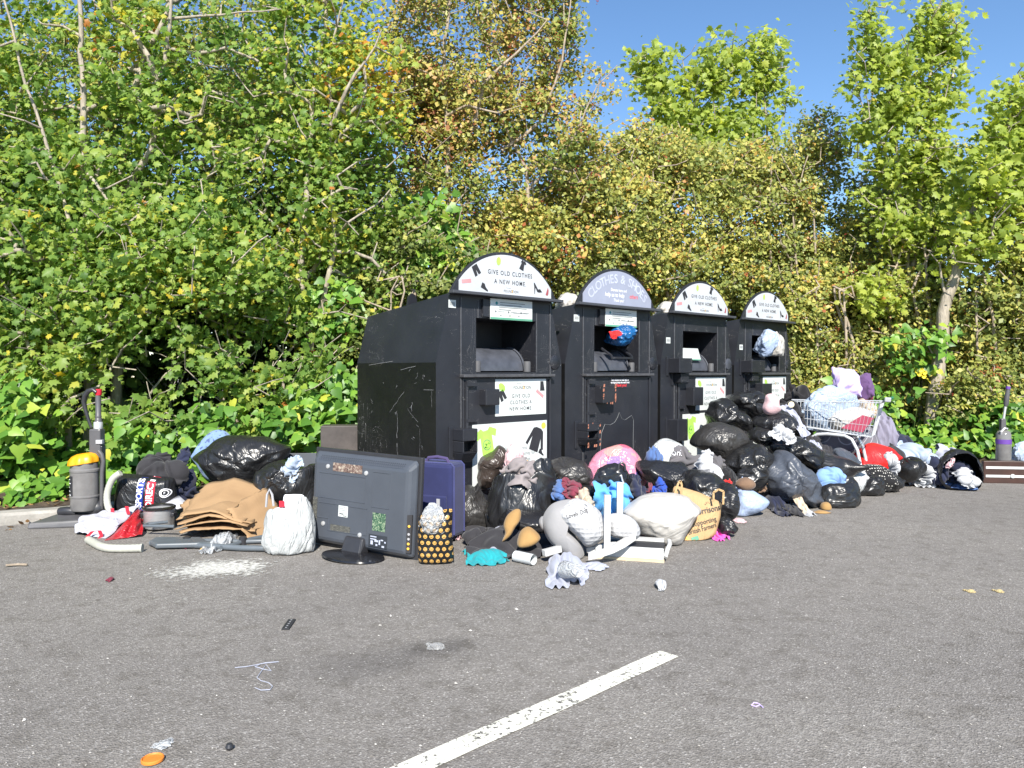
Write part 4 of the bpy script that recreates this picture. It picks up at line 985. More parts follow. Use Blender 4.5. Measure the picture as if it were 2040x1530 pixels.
def sim_cloth(seed, n=38, asp=1.0, squeeze=.6, heap=.12, steps=70, bend=.22, iters=6, kr=(5, 14), amp=.016, trim=.80):
    """a sheet crumpled from its rim inwards over a few hidden lumps, then dropped on the ground"""
    g = np.random.default_rng(seed); nx, ny = n, max(8, int(n*asp)); s = 1.0/(n-1)
    u, v = np.meshgrid((np.arange(nx)-(nx-1)/2)*s, (np.arange(ny)-(ny-1)/2)*s, indexing='ij')
    X = np.zeros((1, nx, ny, 3)); ph = g.uniform(0, 6.3, 8); kk = g.uniform(kr[0], kr[1], 8); dr = g.uniform(0, 6.3, 8)
    X[0, ..., 0] = u; X[0, ..., 1] = v
    X[0, ..., 2] = heap + .03 + sum(amp*np.sin(kk[i]*(u*math.cos(dr[i])+v*math.sin(dr[i]))+ph[i]) for i in range(8))
    balls = [(g.uniform(-.17, .17), g.uniform(-.12, .12)*asp, g.uniform(.5, 1.0)*heap, g.uniform(.09, .15)) for _ in range(5)] if heap else []
    V = np.zeros_like(X); d = s*math.sqrt(2); sq = np.array([squeeze, squeeze*asp*g.uniform(.8, 1.1)])
    for st in range(steps):
        Xo = X.copy(); V *= .80; V[..., 2] -= .0011
        f = min(1, st/(steps*.6))
        tgt = np.stack([u, v], -1)[None]*(1-f*(1-sq))
        X[..., :2] += (tgt-X[..., :2])*.10
        X = X+V+g.normal(0, .0008, X.shape)
        for _ in range(iters):
            _con(X, 1, 0, s, .9, .6); _con(X, 0, 1, s, .9, .6); _con(X, 1, 1, d, .5, .3); _con(X, 1, -1, d, .5, .3)
            _con(X, 2, 0, 2*s, 0, bend); _con(X, 0, 2, 2*s, 0, bend)
            for bx, by, bz, br in balls:
                dv = X-np.array([bx, by, bz-br*.4]); l = np.sqrt((dv**2).sum(-1, keepdims=True))+1e-9
                X = np.where(l < br, np.array([bx, by, bz-br*.4])+dv/l*br, X)
            X[..., 2] = np.clip(X[..., 2], 0, heap*1.6+.09)
        V = X-Xo
    a = np.arange(nx*ny).reshape(nx, ny); Q = np.stack([a[:-1, :-1], a[1:, :-1], a[1:, 1:], a[:-1, 1:]], -1).reshape(-1, 4)
    X = X[0].reshape(-1, 3)
    if trim:                                   # irregular outline, without the frilled rim
        uu = u.ravel()*2; vv_ = v.ravel()*2/asp; an = np.arctan2(vv_, uu); q = np.maximum(np.abs(uu), np.abs(vv_))*.6+np.hypot(uu, vv_)*.4
        lim = trim*(1+.16*np.sin(2*an+seed)+.10*np.sin(3*an+seed*2)+.06*np.sin(7*an+seed))
        Q = Q[(q < lim)[Q].all(1)]; us, inv = np.unique(Q, return_inverse=True); X = X[us]; Q = inv.reshape(-1, 4)
    return X, Q
SK = dict(
    t1=sim_sack(1, 'tied', 1.25, 1.0), t2=sim_sack(2, 'tied', 1.2, .8, lump=.9), t3=sim_sack(3, 'tied', 1.3, .9, side=True),
    t4=sim_sack(4, 'tied', 1.1, .7, side=True, lump=1.0), p1=sim_sack(5, 'pillow', 1.25, .8, side=True), p2=sim_sack(6, 'pillow', 1.0, .9, side=True, lump=.8),
    p3=sim_sack(7, 'pillow', .8, 1.0, lump=.4), o1=sim_sack(8, 'open', 1.1, .7), o2=sim_sack(9, 'open', 1.15, .6, side=True, lump=.8))
CL = dict(c1=sim_cloth(1, squeeze=.72, kr=(3, 9), amp=.025, bend=.3), c2=sim_cloth(2, heap=.17, squeeze=.62, kr=(3, 10), amp=.022), c3=sim_cloth(3, asp=.6, squeeze=.70, heap=.08, kr=(3, 9), amp=.025, bend=.3), c4=sim_cloth(4, squeeze=.84, heap=.03, kr=(2, 7), amp=.03, bend=.4), c5=sim_cloth(5, asp=.5, squeeze=.80, heap=.03, kr=(2, 8), amp=.03, bend=.4), c6=sim_cloth(6, squeeze=.5, heap=.22))
GEO = {**SK, **CL}
def norm_geo(key, rz=0.0, rx=0.0, ry=0.0, mirror=False, spin=0.0):
    V, Q = GEO[key]; V = V.copy()
    if mirror: V[:, 0] *= -1; Q = Q[:, ::-1]
    M = np.array((Matrix.Rotation(rz, 3, 'Z') @ Matrix.Rotation(rx, 3, 'X') @ Matrix.Rotation(ry, 3, 'Y') @ Matrix.Rotation(spin, 3, 'Z')))
    V = V @ M.T; lo, hi = V.min(0), V.max(0)
    V = (V-(lo+hi)/2)/np.maximum(hi-lo, 1e-6); V[:, 2] += .5
    return V, Q
def put(name, key, mat, bb, label, cat, group=None, Y=None, depth=None, rz=0., rx=0., ry=0., mirror=False, zdown=0., sub=1, solid=0, parent=None, tilt=0., hmin=None, cr=0., cf=5., seed=0):
    """fit a simulated shape to the place and size it has: bb = x0,y0,x1,y1 in the photograph, at depth Y (or standing on the ground)"""
    x0, y0, x1, y1 = bb; xm = (x0+x1)/2
    if Y is None:
        Yf = G(xm, y1).y
        wd = (x1-x0)/F*Yf
        dp = depth or wd*.8; Y = Yf+dp*.42; z0 = 0.0
    else:
        wd = (x1-x0)/F*Y; dp = depth or wd*.8; z0 = max(0.0, P(xm, y1, Y).z-zdown)
    wd = (x1-x0)/F*Y; h = max(hmin or .015, P(xm, y0, Y).z-z0)
    spin = 0.
    if key in CL and h/max(wd, 1e-3) > .4: spin = (x0*1.7+y0) % 6.28; rx = .75+.5*min(1., h/wd-.4); rz = rz*.3
    V, Q = norm_geo(key, rz, rx, ry, mirror, spin); V = crumple(V, cr, cf, seed or (x0+y0)); V[:, 2] = np.maximum(V[:, 2], 0); V = V*np.array([wd, dp, h])
    o = big_mesh(name, V, Q, None, mat, None, True, None, (P(xm, y1, Y).x, Y, z0))
    if tilt: o.rotation_euler = (0, tilt, 0)
    if solid:
        md = o.modifiers.new("solid", 'SOLIDIFY'); md.thickness = solid; md.offset = 0
    if sub:
        md = o.modifiers.new("subd", 'SUBSURF'); md.levels = sub; md.render_levels = sub
    if parent: o.parent = parent; o.matrix_parent_inverse = Matrix.Identity(4)
    return tag(o, label, cat, group)
def flat(name, key, mat, bb, label, cat, group=None, h=.06, rz=0., solid=.004, **kw):
    x0, y0, x1, y1 = bb; xm = (x0+x1)/2; a = G(xm, y1); b = G(xm, max(y0, y1-120) + h/3.0*0); Y = (a.y+b.y)/2
    V, Q = norm_geo(key, rz); V = V*np.array([(x1-x0)/F*Y, max(.05, b.y-a.y), h])
    o = big_mesh(name, V, Q, None, mat, None, True, None, (a.x*Y/a.y, Y, solid/2+.001))
    if solid: md = o.modifiers.new("solid", 'SOLIDIFY'); md.thickness = solid; md.offset = 0
    md = o.modifiers.new("subd", 'SUBSURF'); md.levels = 1; md.render_levels = 1
    return tag(o, label, cat, group)
def puff(name, outline, Y, thick, mat, label=None, cat=None, group=None, parent=None, c=None, rings=9, wob=.0, lean=0.0, seed=0, sub=1, ex=2.4, crisp=False, cr=0., cf=5., sag=0.):
    """stuffed shape: star-shaped outline in the photograph's pixels, given its own depth and thickness"""
    pts = [P(x, y, Y) for x, y in outline]; n0 = len(pts); pts2 = []
    for i in range(n0):                       # Catmull-Rom resample
        p0, p1, p2, p3 = pts[i-1], pts[i], pts[(i+1) % n0], pts[(i+2) % n0]
        for t_ in (0, .25, .5, .75):
            if crisp: pts2.append(p1.lerp(p2, t_)); continue
            pts2.append(.5*((2*p1)+(p2-p0)*t_+(2*p0-5*p1+4*p2-p3)*t_**2+(3*p1-p0-3*p2+p3)*t_**3))
    cc = P(*c, Y) if c else sum(pts2, Vector())/len(pts2); n = len(pts2); vs = []; fs = []
    for sgn in (-1, 1):
        for k in range(rings):
            f = 1-k/rings; dz = thick*.5*math.sqrt(max(0, 1-f**ex))*sgn
            for q, p in enumerate(pts2):
                d = (p-cc)*f; wv = wob*mnoise.noise(Vector((d.x*7+seed, d.z*7, sgn))) * (1-f*.6)
                vs.append((d.x, dz+wv+lean*d.z, d.z))
    for s_ in (0, 1):
        o_ = s_*rings*n
        for k in range(rings-1):
            for q in range(n):
                q2 = (q+1) % n; f = (o_+k*n+q, o_+k*n+q2, o_+(k+1)*n+q2, o_+(k+1)*n+q); fs.append(f if s_ else f[::-1])
    b0 = len(vs); vs.append((0, -thick*.5, 0)); vs.append((0, thick*.5, 0))
    if cr: vs = [tuple(v) for v in crumple(np.array(vs), cr, cf, seed+outline[0][0]*.37, 3)]
    vs = [(x, y, max(z, .004-cc.z)) for x, y, z in vs]
    for q in range(n):
        q2 = (q+1) % n; a = (rings-1)*n; fs.append((a+q2, a+q, b0)); a = (2*rings-1)*n; fs.append((a+q, a+q2, b0+1))
        fs.append((q, q2, rings*n+q2, rings*n+q))
    bm = bmesh.new(); bv = [bm.verts.new(v) for v in vs]
    for f in fs:
        try: bm.faces.new([bv[i] for i in f])
        except ValueError: pass
    bmesh.ops.remove_doubles(bm, verts=bm.verts, dist=1e-5); bmesh.ops.recalc_face_normals(bm, faces=bm.faces)
    me = bpy.data.meshes.new(name); bm.to_mesh(me); bm.free(); me.materials.append(mat)
    me.polygons.foreach_set('use_smooth', [True]*len(me.polygons))
    o = bpy.data.objects.new(name, me); C.objects.link(o)
    if parent: o.parent = parent; o.location = cc - parent.location
    else: o.location = cc
    if sub: md = o.modifiers.new("subd", 'SUBSURF'); md.levels = 1; md.render_levels = 1
    return tag(o, label, cat, group)
def patch(name, cor, mat, nu=14, nv=10, bulge=0., wob=.01, solid=.004, label=None, cat=None, group=None, parent=None, seed=0, wf=6, sub=1):
    """sheet spanned by four points given as (px, py, Y), order: top left, top right, bottom right, bottom left"""
    a, b, c_, d = [P(*q) for q in cor]; nn = (b-a).cross(d-a).normalized(); ctr = (a+b+c_+d)/4; vs = []
    if nn.y > 0: nn = -nn
    for j in range(nv+1):
        for i in range(nu+1):
            u = i/nu; v = j/nv; p = a.lerp(b, u).lerp(d.lerp(c_, u), v)
            e = bulge*math.sin(math.pi*u)*math.sin(math.pi*v) + wob*mnoise.noise(Vector((u*wf+seed*3.1, v*wf, seed)))
            p = p + nn*e - ctr; vs.append((p.x, p.y, max(p.z, .003-ctr.z)))
    fs = [(j*(nu+1)+i, j*(nu+1)+i+1, (j+1)*(nu+1)+i+1, (j+1)*(nu+1)+i) for j in range(nv) for i in range(nu)]
    o = raw_mesh(name, vs, fs, mat, None, True)
    o.location = ctr
    if parent: o.parent = parent; o.location = ctr-parent.location
    md = o.modifiers.new("solid", 'SOLIDIFY'); md.thickness = solid; md.offset = 0
    if sub: md = o.modifiers.new("subd", 'SUBSURF'); md.levels = 1; md.render_levels = 1
    return tag(o, label, cat, group)
from mathutils.bvhtree import BVHTree
def project(o, shapes, mat, name="printed_lettering", lift=.006):
    """lay printed shapes (world x, z outlines as verts+faces) onto the camera side of object o"""
    bpy.context.view_layer.update()
    dg = bpy.context.evaluated_depsgraph_get(); e = o.evaluated_get(dg); me = e.to_mesh()
    mw = o.matrix_world.copy(); bv = BVHTree.FromPolygons([mw @ v.co for v in me.vertices], [tuple(p.vertices) for p in me.polygons]); e.to_mesh_clear()
    mb = MB(); inv = mw.inverted()
    for V, Fc in shapes:
        out = []; bad = set()
        for i, (x, z) in enumerate(V):
            h = bv.ray_cast(Vector((x, 0.2, z)), Vector((0, 1, 0)))
            if h[0] is None: bad.add(i); out.append(Vector())
            else: out.append(inv @ (h[0] + Vector((0, -lift, 0))))
        ff = [f for f in Fc if not any(i in bad for i in f)]
        if ff:
            us = sorted({i for f in ff for i in f}); mp_ = {k: n for n, k in enumerate(us)}
            mb.add([out[i] for i in us], [tuple(mp_[i] for i in f) for f in ff])
    if mb.v:
        q = mb.build(name, mat, o); return q
def quad_grid(cx, cz, w_, h_, ang=0., n=8):
    ca, sa = math.cos(ang), math.sin(ang); V = []
    for j in range(n+1):
        for i in range(n+1):
            x = (i/n-.5)*w_; z = (j/n-.5)*h_; V.append((cx+x*ca-z*sa, cz+x*sa+z*ca))
    return V, [(j*(n+1)+i, j*(n+1)+i+1, (j+1)*(n+1)+i+1, (j+1)*(n+1)+i) for j in range(n) for i in range(n)]
def text_sh(txt, cx, cz, size, ang=0., sx=1.0, **kw):
    v, f = text_geo(txt, size, **kw); ca, sa = math.cos(ang), math.sin(ang)
    return [(cx+x*sx*ca-y*sa, cz+x*sx*sa+y*ca) for x, y, z in v], f
def ring_sh(cx, cz, r0, r1, n=20, ang=0, sx=1.):
    V = [(cx+sx*r0*math.cos(2*math.pi*k/n), cz+r0*math.sin(2*math.pi*k/n)) for k in range(n)]+[(cx+sx*r1*math.cos(2*math.pi*k/n), cz+r1*math.sin(2*math.pi*k/n)) for k in range(n)]
    return V, [(k, (k+1) % n, n+(k+1) % n, n+k) for k in range(n)]

def psack(pts, o, sc, Y, thick, mat, label, name="rubbish_sack", cat="sack", group="black rubbish sacks", cr=.030, cf=6.5, ex=2.2, **kw):
    """slumped sack: outline read off an enlarged view (origin o, enlargement sc), own depth and thickness"""
    return puff(name, [(o[0]+x/sc, o[1]+y/sc) for x, y in pts], Y, thick, mat, label, cat, group, cr=cr, cf=cf, ex=ex, rings=14, **kw)
# ================================================================== DUMPED THINGS, LEFT GROUP
F_BLK = M_film("black_sack_film", (.016,.016,.018), .33, crinkle=.45)
F_BLK2 = M_film("black_sack_film_crumpled", (.016,.016,.017), .30, crinkle=.5, cscale=6)
F_GREYB = M_film("thin_black_sack_film", (.036,.034,.033), .36, trans=.08)
F_SLATE = M_film("slate_sack_film", (.058,.066,.084), .38, crinkle=.35)
F_BROWN = M_film("brownish_sack_film", (.055,.042,.036), .3, trans=.15)
F_WHITE = M_film("white_sack_film", (.46,.475,.475), .42, crinkle=.8, var=.04, trans=.12)
F_CREAM = M_film("cream_sack_film", (.47,.45,.42), .45, crinkle=.4, var=.05, trans=.1, cscale=4)
F_CLEAR = M_film("clear_bluish_film", (.50,.60,.72), .25, alpha=.42, crinkle=.6, var=.1)
F_CLEARW = M_film("clear_packing_film", (.62,.64,.66), .22, alpha=.5, crinkle=.9, var=.2, cscale=12)
F_RED = M_film("red_glossy_film", (.62,.022,.020), .25, crinkle=.3)
F_PBLUE = M_film("pale_blue_film", (.33,.41,.57), .45, crinkle=.35, var=.06, trans=.1)
K = dict(navy=M_cloth("navy_cloth", (.018,.022,.050)), dark=M_cloth("charcoal_cloth", (.030,.029,.033)), black=M_cloth("black_cloth", (.014,.013,.015)),
    lblue=M_cloth("light_blue_cloth", (.20,.34,.62)), sky=M_cloth("bright_blue_cloth", (.10,.36,.72)), denim=M_cloth("denim_cloth", (.075,.14,.32)), white=M_cloth("white_cloth", (.46,.47,.49), .05),
    grey=M_cloth("grey_cloth", (.115,.108,.115)), lgrey=M_cloth("pale_grey_cloth", (.34,.355,.43), .08), teal=M_cloth("teal_cloth", (.015,.24,.27)), pink=M_cloth("pink_plush", (.56,.37,.39), .08, 90, .6),
    lilac=M_cloth("lilac_cloth", (.50,.40,.72), .1), plum=M_cloth("plum_cloth", (.11,.06,.15)), tan=M_cloth("tan_felt", (.30,.18,.07), .1), cream=M_cloth("cream_cloth", (.66,.60,.42), .1),
    green=M_cloth("green_cloth", (.10,.50,.28)), mag=M_cloth("magenta_cloth", (.72,.10,.46), .15), sheet=M_cloth("pale_blue_sheet", (.34,.41,.52), .06), brown=M_cloth("brown_felt", (.16,.10,.065)), royal=M_cloth("royal_blue_cloth", (.02,.07,.40)), maroon=M_cloth("maroon_cloth", (.17,.03,.05)), beige=M_cloth("beige_cloth", (.50,.40,.30)))
M_PGREY = M_plain("vacuum_grey_plastic", (.085,.083,.088), .38); M_PDARK = M_plain("dark_plastic", (.028,.028,.032), .35); M_PLIGHT = M_plain("pale_grey_plastic", (.36,.36,.38), .4)
M_CLEARP = NT("clear_dust_bin"); M_CLEARP.set(M_CLEARP.ramp(M_CLEARP.noise(7, 5), [(.3,(.13,.125,.125)),(.7,(.20,.195,.19))]), .14); M_CLEARP = M_CLEARP.m
M_YEL = M_plain("yellow_plastic", (.68,.31,.008), .4); M_REDP = M_plain("red_plastic", (.55,.02,.04), .35); M_STEEL = M_plain("brushed_steel", (.55,.55,.56), .28, .06, metallic=1.0) if 0 else None
t = NT("brushed_steel"); mp = t.mapping((1, 1, 40)); t.set(t.ramp(t.noise(12, 3, .5, 0, mp), [(.3,(.46,.46,.47)),(.7,(.62,.62,.62))]), .34, Metallic=.45); M_STEEL = t.m
t = NT("zinc_wire"); t.set((.60,.62,.65), .38, Metallic=.35); M_WIRE = t.m
M_DUCT = M_plain("translucent_duct_plastic", (.40,.40,.35), .4, .08, 12)
t = NT("cardboard"); mp = t.mapping((2, 60, 2)); t.set(t.mix(.35, t.ramp(t.noise(3, 5), [(.3,(.27,.165,.082)),(.7,(.36,.23,.12))]), t.ramp(t.noise(4, 2, .5, 0, mp), [(.3,(.28,.175,.09)),(.7,(.35,.22,.115))])), .9); t.bump(t.noise(9, 4), .25, .01); M_CARD = t.m
M_PAPERB = M_film("brown_paper", (.40,.26,.125), .8, crinkle=.5, var=.08, cscale=5)
M_WPAINT = M_plain("white_gloss_wood", (.50,.50,.49), .35, .04)
# --- upright vacuum cleaner with yellow top
VY = 5.94; VS = F/VY
vr = empty("vacuum_cleaner", (P(178,1040,VY).x, VY, 0), 0, "grey upright vacuum cleaner with yellow topped dust bin and looped handle", "vacuum cleaner")
def vx(px): return (px-178)/VS
def vz(py): return (1040-py)/VS
m = MB(); m.hexa([(-.31,-.30,.0),(.10,-.22,.0),(.12,.06,.0),(-.20,.04,.0),(-.30,-.285,.045),(.09,-.21,.055),(.10,.05,.085),(-.19,.03,.085)]); m.build("cleaner_head", M_PGREY, vr, bevel=.012)
m = MB(); m.lathe([(0,-.12),(.06,-.115),(.085,-.08),(.088,0),(.085,.08),(.06,.115),(0,.12)], 24, Matrix.Translation((.0,.02,.10)) @ Matrix.Rotation(math.pi/2, 4, 'Y')); m.build("motor_housing", M_PDARK, vr, smooth=True)
m = MB(); m.tube([(-.19,-.06,.09),(-.13,-.08,.10),(-.07,-.06,.09)], .035, 10); m.build("brush_hose", M_PDARK, vr, smooth=True)
m = MB(); m.lathe([(0,.10),(.095,.10),(.103,.115),(.103,.20),(.107,.205),(.107,.215),(.103,.22),(.103,.40),(.108,.405),(.108,.42),(.10,.43),(.10,.47),(0,.475)], 32, Matrix.Translation((vx(174),-.03,0))); m.build("dust_bin", M_CLEARP, vr, smooth=True, sharp=30)
m = MB(); n = 40; prof = [(0,.545),(.05,.545),(.085,.53),(.108,.50),(.112,.465),(.104,.46)]
vs = []; fs = []
for r_, z_ in prof:
    for k in range(n):
        an = 2*math.pi*k/n; rr = r_*(1+.06*math.cos(9*an)*(1 if r_ > .06 else .2)); vs.append((rr*math.cos(an), rr*math.sin(an), z_+.25*rr*math.cos(an)*.6))
for i in range(len(prof)-1):
    for k in range(n): fs.append((i*n+k, (i+1)*n+k, (i+1)*n+(k+1) % n, i*n+(k+1) % n))
fs.append(tuple(range(n))); m.add(vs, fs, Matrix.Translation((vx(173),-.03,0))); m.build("bin_top", M_YEL, vr, smooth=True, sharp=50)
m = MB(); m.box((vx(181),-.02,.50),(vx(204),.06,.735)); m.build("spine", M_PGREY, vr, bevel=.012)
m = MB(); m.box((vx(200),-.01,.05),(vx(206),.05,.60)); m.build("spine", M_PDARK, vr, bevel=.006)
m = MB(); m.lathe([(.034,.735),(.034,.785),(.03,.79)], 18, Matrix.Translation((vx(195),.02,0))); m.build("silver_collar", M_STEEL, vr, smooth=True, sharp=40)
m = MB(); m.lathe([(.030,.79),(.026,.80),(.026,.815),(.022,.82),(.024,.835),(.021,.84),(.021,1.0)], 18, Matrix.Translation((vx(195.5),.02,0))); m.build("wand", M_PGREY, vr, smooth=True)
m = MB(); m.lathe([(.022,1.0),(.024,1.005),(.024,1.048),(0,1.05)], 16, Matrix.Translation((vx(196.5),.02,0))); m.build("release_button", M_REDP, vr, smooth=True, sharp=40)
m = MB(); m.tube([(vx(x),.0,vz(y)) for x, y in ((195,782),(188,776),(179,779),(172,788),(169,800),(173,818),(178,835),(184,852))], [.016,.019,.021,.020,.018,.015,.013,.012], 10); m.build("handle_loop", M_PDARK, vr, smooth=True)
m = MB(); m.tube([(vx(x),-.02,vz(y)) for x, y in ((201,898),(207,905),(210,918),(207,940),(206,990),(206,1012),(196,1028))], .016, 10); m.build("side_hose", M_PGREY, vr, smooth=True)
m = MB(); m.box((vx(196),-.03,vz(884)),(vx(209),-.0,vz(876))); m.build("hook", M_PLIGHT, vr, bevel=.003)
lab = MB(); cxv = vx(174); 
for k in range(6):
    a0, a1 = math.radians(205+k*7), math.radians(212+k*7)
    lab.add([(cxv+.1045*math.cos(a), -.03+.1045*math.sin(a), z) for a, z in ((a0,.21),(a1,.21),(a1,.375),(a0,.375))], [(0,1,2,3)])
lb = lab.build("bin_label", M_INK, vr)
l2 = MB()
for r_ in range(5):
    z = .225+r_*.03; a0, a1 = math.radians(208), math.radians(236-(r_ % 3)*5)
    l2.add([(cxv+.106*math.cos(a), -.03+.106*math.sin(a), zz) for a, zz in ((a0,z),((a0+a1)/2,z),(a1,z),(a1,z+.006),((a0+a1)/2,z+.006),(a0,z+.006))], [(0,1,4,5),(1,2,3,4)])
l2.build("label_print", M_WHITEI, lb)
# --- duct hose pieces
def hose(label, pts, r, mat, group=None, name="hose"):
    w = [Vector(p) for p in pts]; fine = []
    for i in range(len(w)-1):
        p0, p1, p2, p3 = w[max(i-1,0)], w[i], w[i+1], w[min(i+2,len(w)-1)]
        for q in range(10):
            t_ = q/10; fine.append(.5*((2*p1)+(p2-p0)*t_+(2*p0-5*p1+4*p2-p3)*t_**2+(3*p1-p0-3*p2+p3)*t_**3))
    fine.append(w[-1]); o = fine[0].copy(); rs = [r*(1.0+(.05 if i % 2 else -.02)) for i in range(len(fine))]; rs[-1] = rs[-2] = r*1.15
    m = MB(); m.tube([p-o for p in fine], rs, 12); return tag(m.build(name, mat, None, smooth=True, loc=o, sharp=60), label, "hose", group)
hose("pale translucent duct hose curving up beside the black sports bag", [P(240,942,5.9),P(224,955,5.9),P(214,982,5.9),P(215,1008,5.88),P(226,1030,5.85)], .025, M_DUCT, "lengths of pale duct hose")
q = [G(176,1083), G(205,1098), G(240,1101), G(284,1100)]; hose("pale translucent duct hose lying on the asphalt in front of the red bag", [Vector((p.x, p.y, .027)) for p in q], .026, M_DUCT, "lengths of pale duct hose")
# --- black sports shop bag
o = puff("shopping_bag", [(237,942),(290,946),(346,951),(352,985),(352,1018),(290,1024),(228,1020),(232,980)], 6.1, .24, F_BLK, "black plastic shop bag with red and blue lettering panels beside the upright vacuum", "shopping bag", None, ex=5, crisp=True, wob=.02, rings=12)
c = P(291,986,5.97); k = 1/251.
pa = o; aw = -.07
blue = quad_grid(c.x-.055, c.z-.0, .055, .26, -.10); redq = quad_grid(c.x+.025, c.z-.0, .068, .26, -.10)
project(o, [blue], M_plain("print_blue", (.012,.035,.25), .4), "blue_panel", .004); project(o, [redq], M_REDP, "red_panel", .004)
project(o, [text_sh("SPORTS", c.x-.055, c.z+.012, .066, math.pi/2-.10, offset=.02), text_sh("DIRECT", c.x+.026, c.z+.012, .070, math.pi/2-.10, offset=.02), ring_sh(c.x+.135, c.z+.01, .036, .031), ring_sh(c.x+.135, c.z+.01, .025, .020), text_sh("F", c.x+.135, c.z+.01, .026)], M_WHITEI, lift=.008)
put("jacket", "c2", K['dark'], (272,903,378,965), "black jacket heaped on top of the black sports bag", "jacket", None, Y=6.25, depth=.3, zdown=.05, solid=.01, cr=0)
put("jacket", "c6", K['navy'], (335,930,390,992), "navy padded jacket bundled right of the black sports bag", "jacket", None, Y=6.3, depth=.28, zdown=.1, rz=.5, solid=.01)
put("jacket_sleeve", "c3", K['navy'], (340,890,378,945), "dark navy garment sleeve sticking up against the ivy", "sleeve", None, Y=6.35, depth=.15, zdown=.05, solid=.01)
# --- red and white bag
rw = empty("shopping_bag", P(215,1060,5.4), 0, "red woven bag with white lining lying open beside the steel cooker", "shopping bag")
M_RBAG = M_film("red_woven_film", (.36,.012,.020), .35, crinkle=.7); M_WLIN = M_film("white_bag_lining", (.44,.44,.49), .5, crinkle=.5, var=.05)
patch("white_lining", ((160,1030,5.75),(277,1008,5.85),(210,1078,5.32),(146,1057,5.45)), M_WLIN, bulge=.05, wob=.05, parent=rw, seed=1)
patch("red_side", ((279,1012,5.85),(284,1030,5.75),(284,1066,5.38),(205,1082,5.26)), M_RBAG, bulge=.07, wob=.05, parent=rw, seed=2)
patch("grey_gusset", ((160,1030,5.76),(278,1009,5.87),(280,1022,5.88),(215,1046,5.80)), M_film("grey_bag_gusset", (.30,.28,.33), .5), bulge=.02, wob=.02, parent=rw, seed=3)
for pts_ in (((225,1012),(226,1022),(227,1030)), ((254,1008),(256,1018),(258,1024)), ((176,1068),(186,1058),(200,1056),(204,1066),(200,1072))):
    m = MB(); w_ = [P(x,y,5.7 if y < 1040 else 5.36)-rw.location for x, y in pts_]
    for a, b in zip(w_[:-1], w_[1:]): m.add([a+Vector((-.013,-.012,0)), a+Vector((.013,-.012,0)), b+Vector((.013,-.012,0)), b+Vector((-.013,-.012,0))], [(0,1,2,3)])
    m.build("handle_strap", M_REDP, rw, solid=.003)
put("crumpled_paper", "c4", K['lgrey'], (170,1035,235,1068), "crumpled pale lining paper inside the red woven bag", "paper", None, Y=5.5, depth=.2, solid=.003)
# --- slow cooker pot
pr = empty("slow_cooker", P(317,1060,5.66)*1.0, 0, "round stainless steel slow cooker with black rim", "slow cooker"); pr.location.z = 0.012
m = MB(); m.lathe([(0,0),(.095,0),(.106,.01),(.108,.14),(.112,.147)], 36); m.build("steel_body", M_STEEL, pr, smooth=True, sharp=50)
m = MB(); m.lathe([(.108,.140),(.120,.146),(.120,.158),(.108,.165),(.098,.160),(.094,.06),(0,.055)], 36); m.build("black_rim", M_plain("glazed_black", (.016,.015,.015), .16), pr, smooth=True, sharp=50)
for sg in (-1, 1):
    m = MB(); m.box((sg*.108-.018,-.035,.085),(sg*.108+.018,.035,.115)); m.build("side_handle", M_PDARK, pr, bevel=.006)
m = MB(); 
for k in range(3): m.lathe([(.012,-.03),(.012,.0)], 8, Matrix.Translation((.08*math.cos(k*2.1+.5), .08*math.sin(k*2.1+.5), 0)) @ Matrix.Scale(.4, 4))
patch("foam_sheet", ((305,1012,6.0),(357,989,6.1),(376,1006,5.85),(300,1030,5.75)), M_plain("white_foam", (.50,.50,.54), .6, .03), nu=4, nv=4, wob=.002, solid=.02, label="flat white polystyrene sheet leaning behind the steel cooker", cat="foam sheet", sub=0)
# --- flattened cardboard
def card(cx, cy, Y, z, w_, d_, arch, rz, seed, label, fold=.5, tip=(0,0), rag=.02):
    nx, ny = 22, 12; vs = []; rr = random.Random(seed)
    for j in range(ny+1):
        for i in range(nx+1):
            u = i/nx-.5; v = j/ny-.5
            zz = arch*(1-abs(2*(u-(fold-.5)))**1.25) + .003*math.sin(u*13+seed) + .012*mnoise.noise(Vector((u*4, v*4, seed))) + tip[0]*u + tip[1]*v
            ed = (rr.uniform(-rag, rag) if i in (0, nx) else 0); vs.append((u*w_+ed, v*d_+(rr.uniform(-rag, rag)*.5 if j in (0, ny) else 0), zz))
    fs = [(j*(nx+1)+i, j*(nx+1)+i+1, (j+1)*(nx+1)+i+1, (j+1)*(nx+1)+i) for j in range(ny) for i in range(nx)]
    p = P(cx, cy, Y); o = raw_mesh("flattened_cardboard_box", vs, fs, M_CARD, None, True, None, (p.x, Y, z), (0, 0, rz))
    md = o.modifiers.new("solid", 'SOLIDIFY'); md.thickness = .007; md.offset = 0
    return tag(o, label, "cardboard", "flattened cardboard boxes in a pile")
LC = "flattened brown cardboard box squashed in the layers below the top sheet"
card(445,1030,5.72,.185,.47,.56,.065,.06,1,"top flattened brown cardboard box bowed upward over the pile",tip=(-.02,.17))
card(452,1040,5.62,.150,.48,.50,.06,-.10,2,LC,tip=(-.04,.05)); card(446,1045,5.60,.115,.49,.50,.06,.12,3,LC,.4,(.03,.03)); card(450,1050,5.58,.080,.50,.50,.05,-.05,4,LC,.6); card(448,1055,5.56,.048,.52,.48,.03,.2,5,LC,.45)
card(392,1035,5.62,.140,.18,.34,.03,.5,6,"torn cardboard flap sticking out left beside the steel cooker",.3,(.08,.12),.035)
card(515,1040,5.55,.120,.20,.40,.02,-.35,7,"torn cardboard flap bent down at the right of the pile",.2,(-.22,.10),.035)
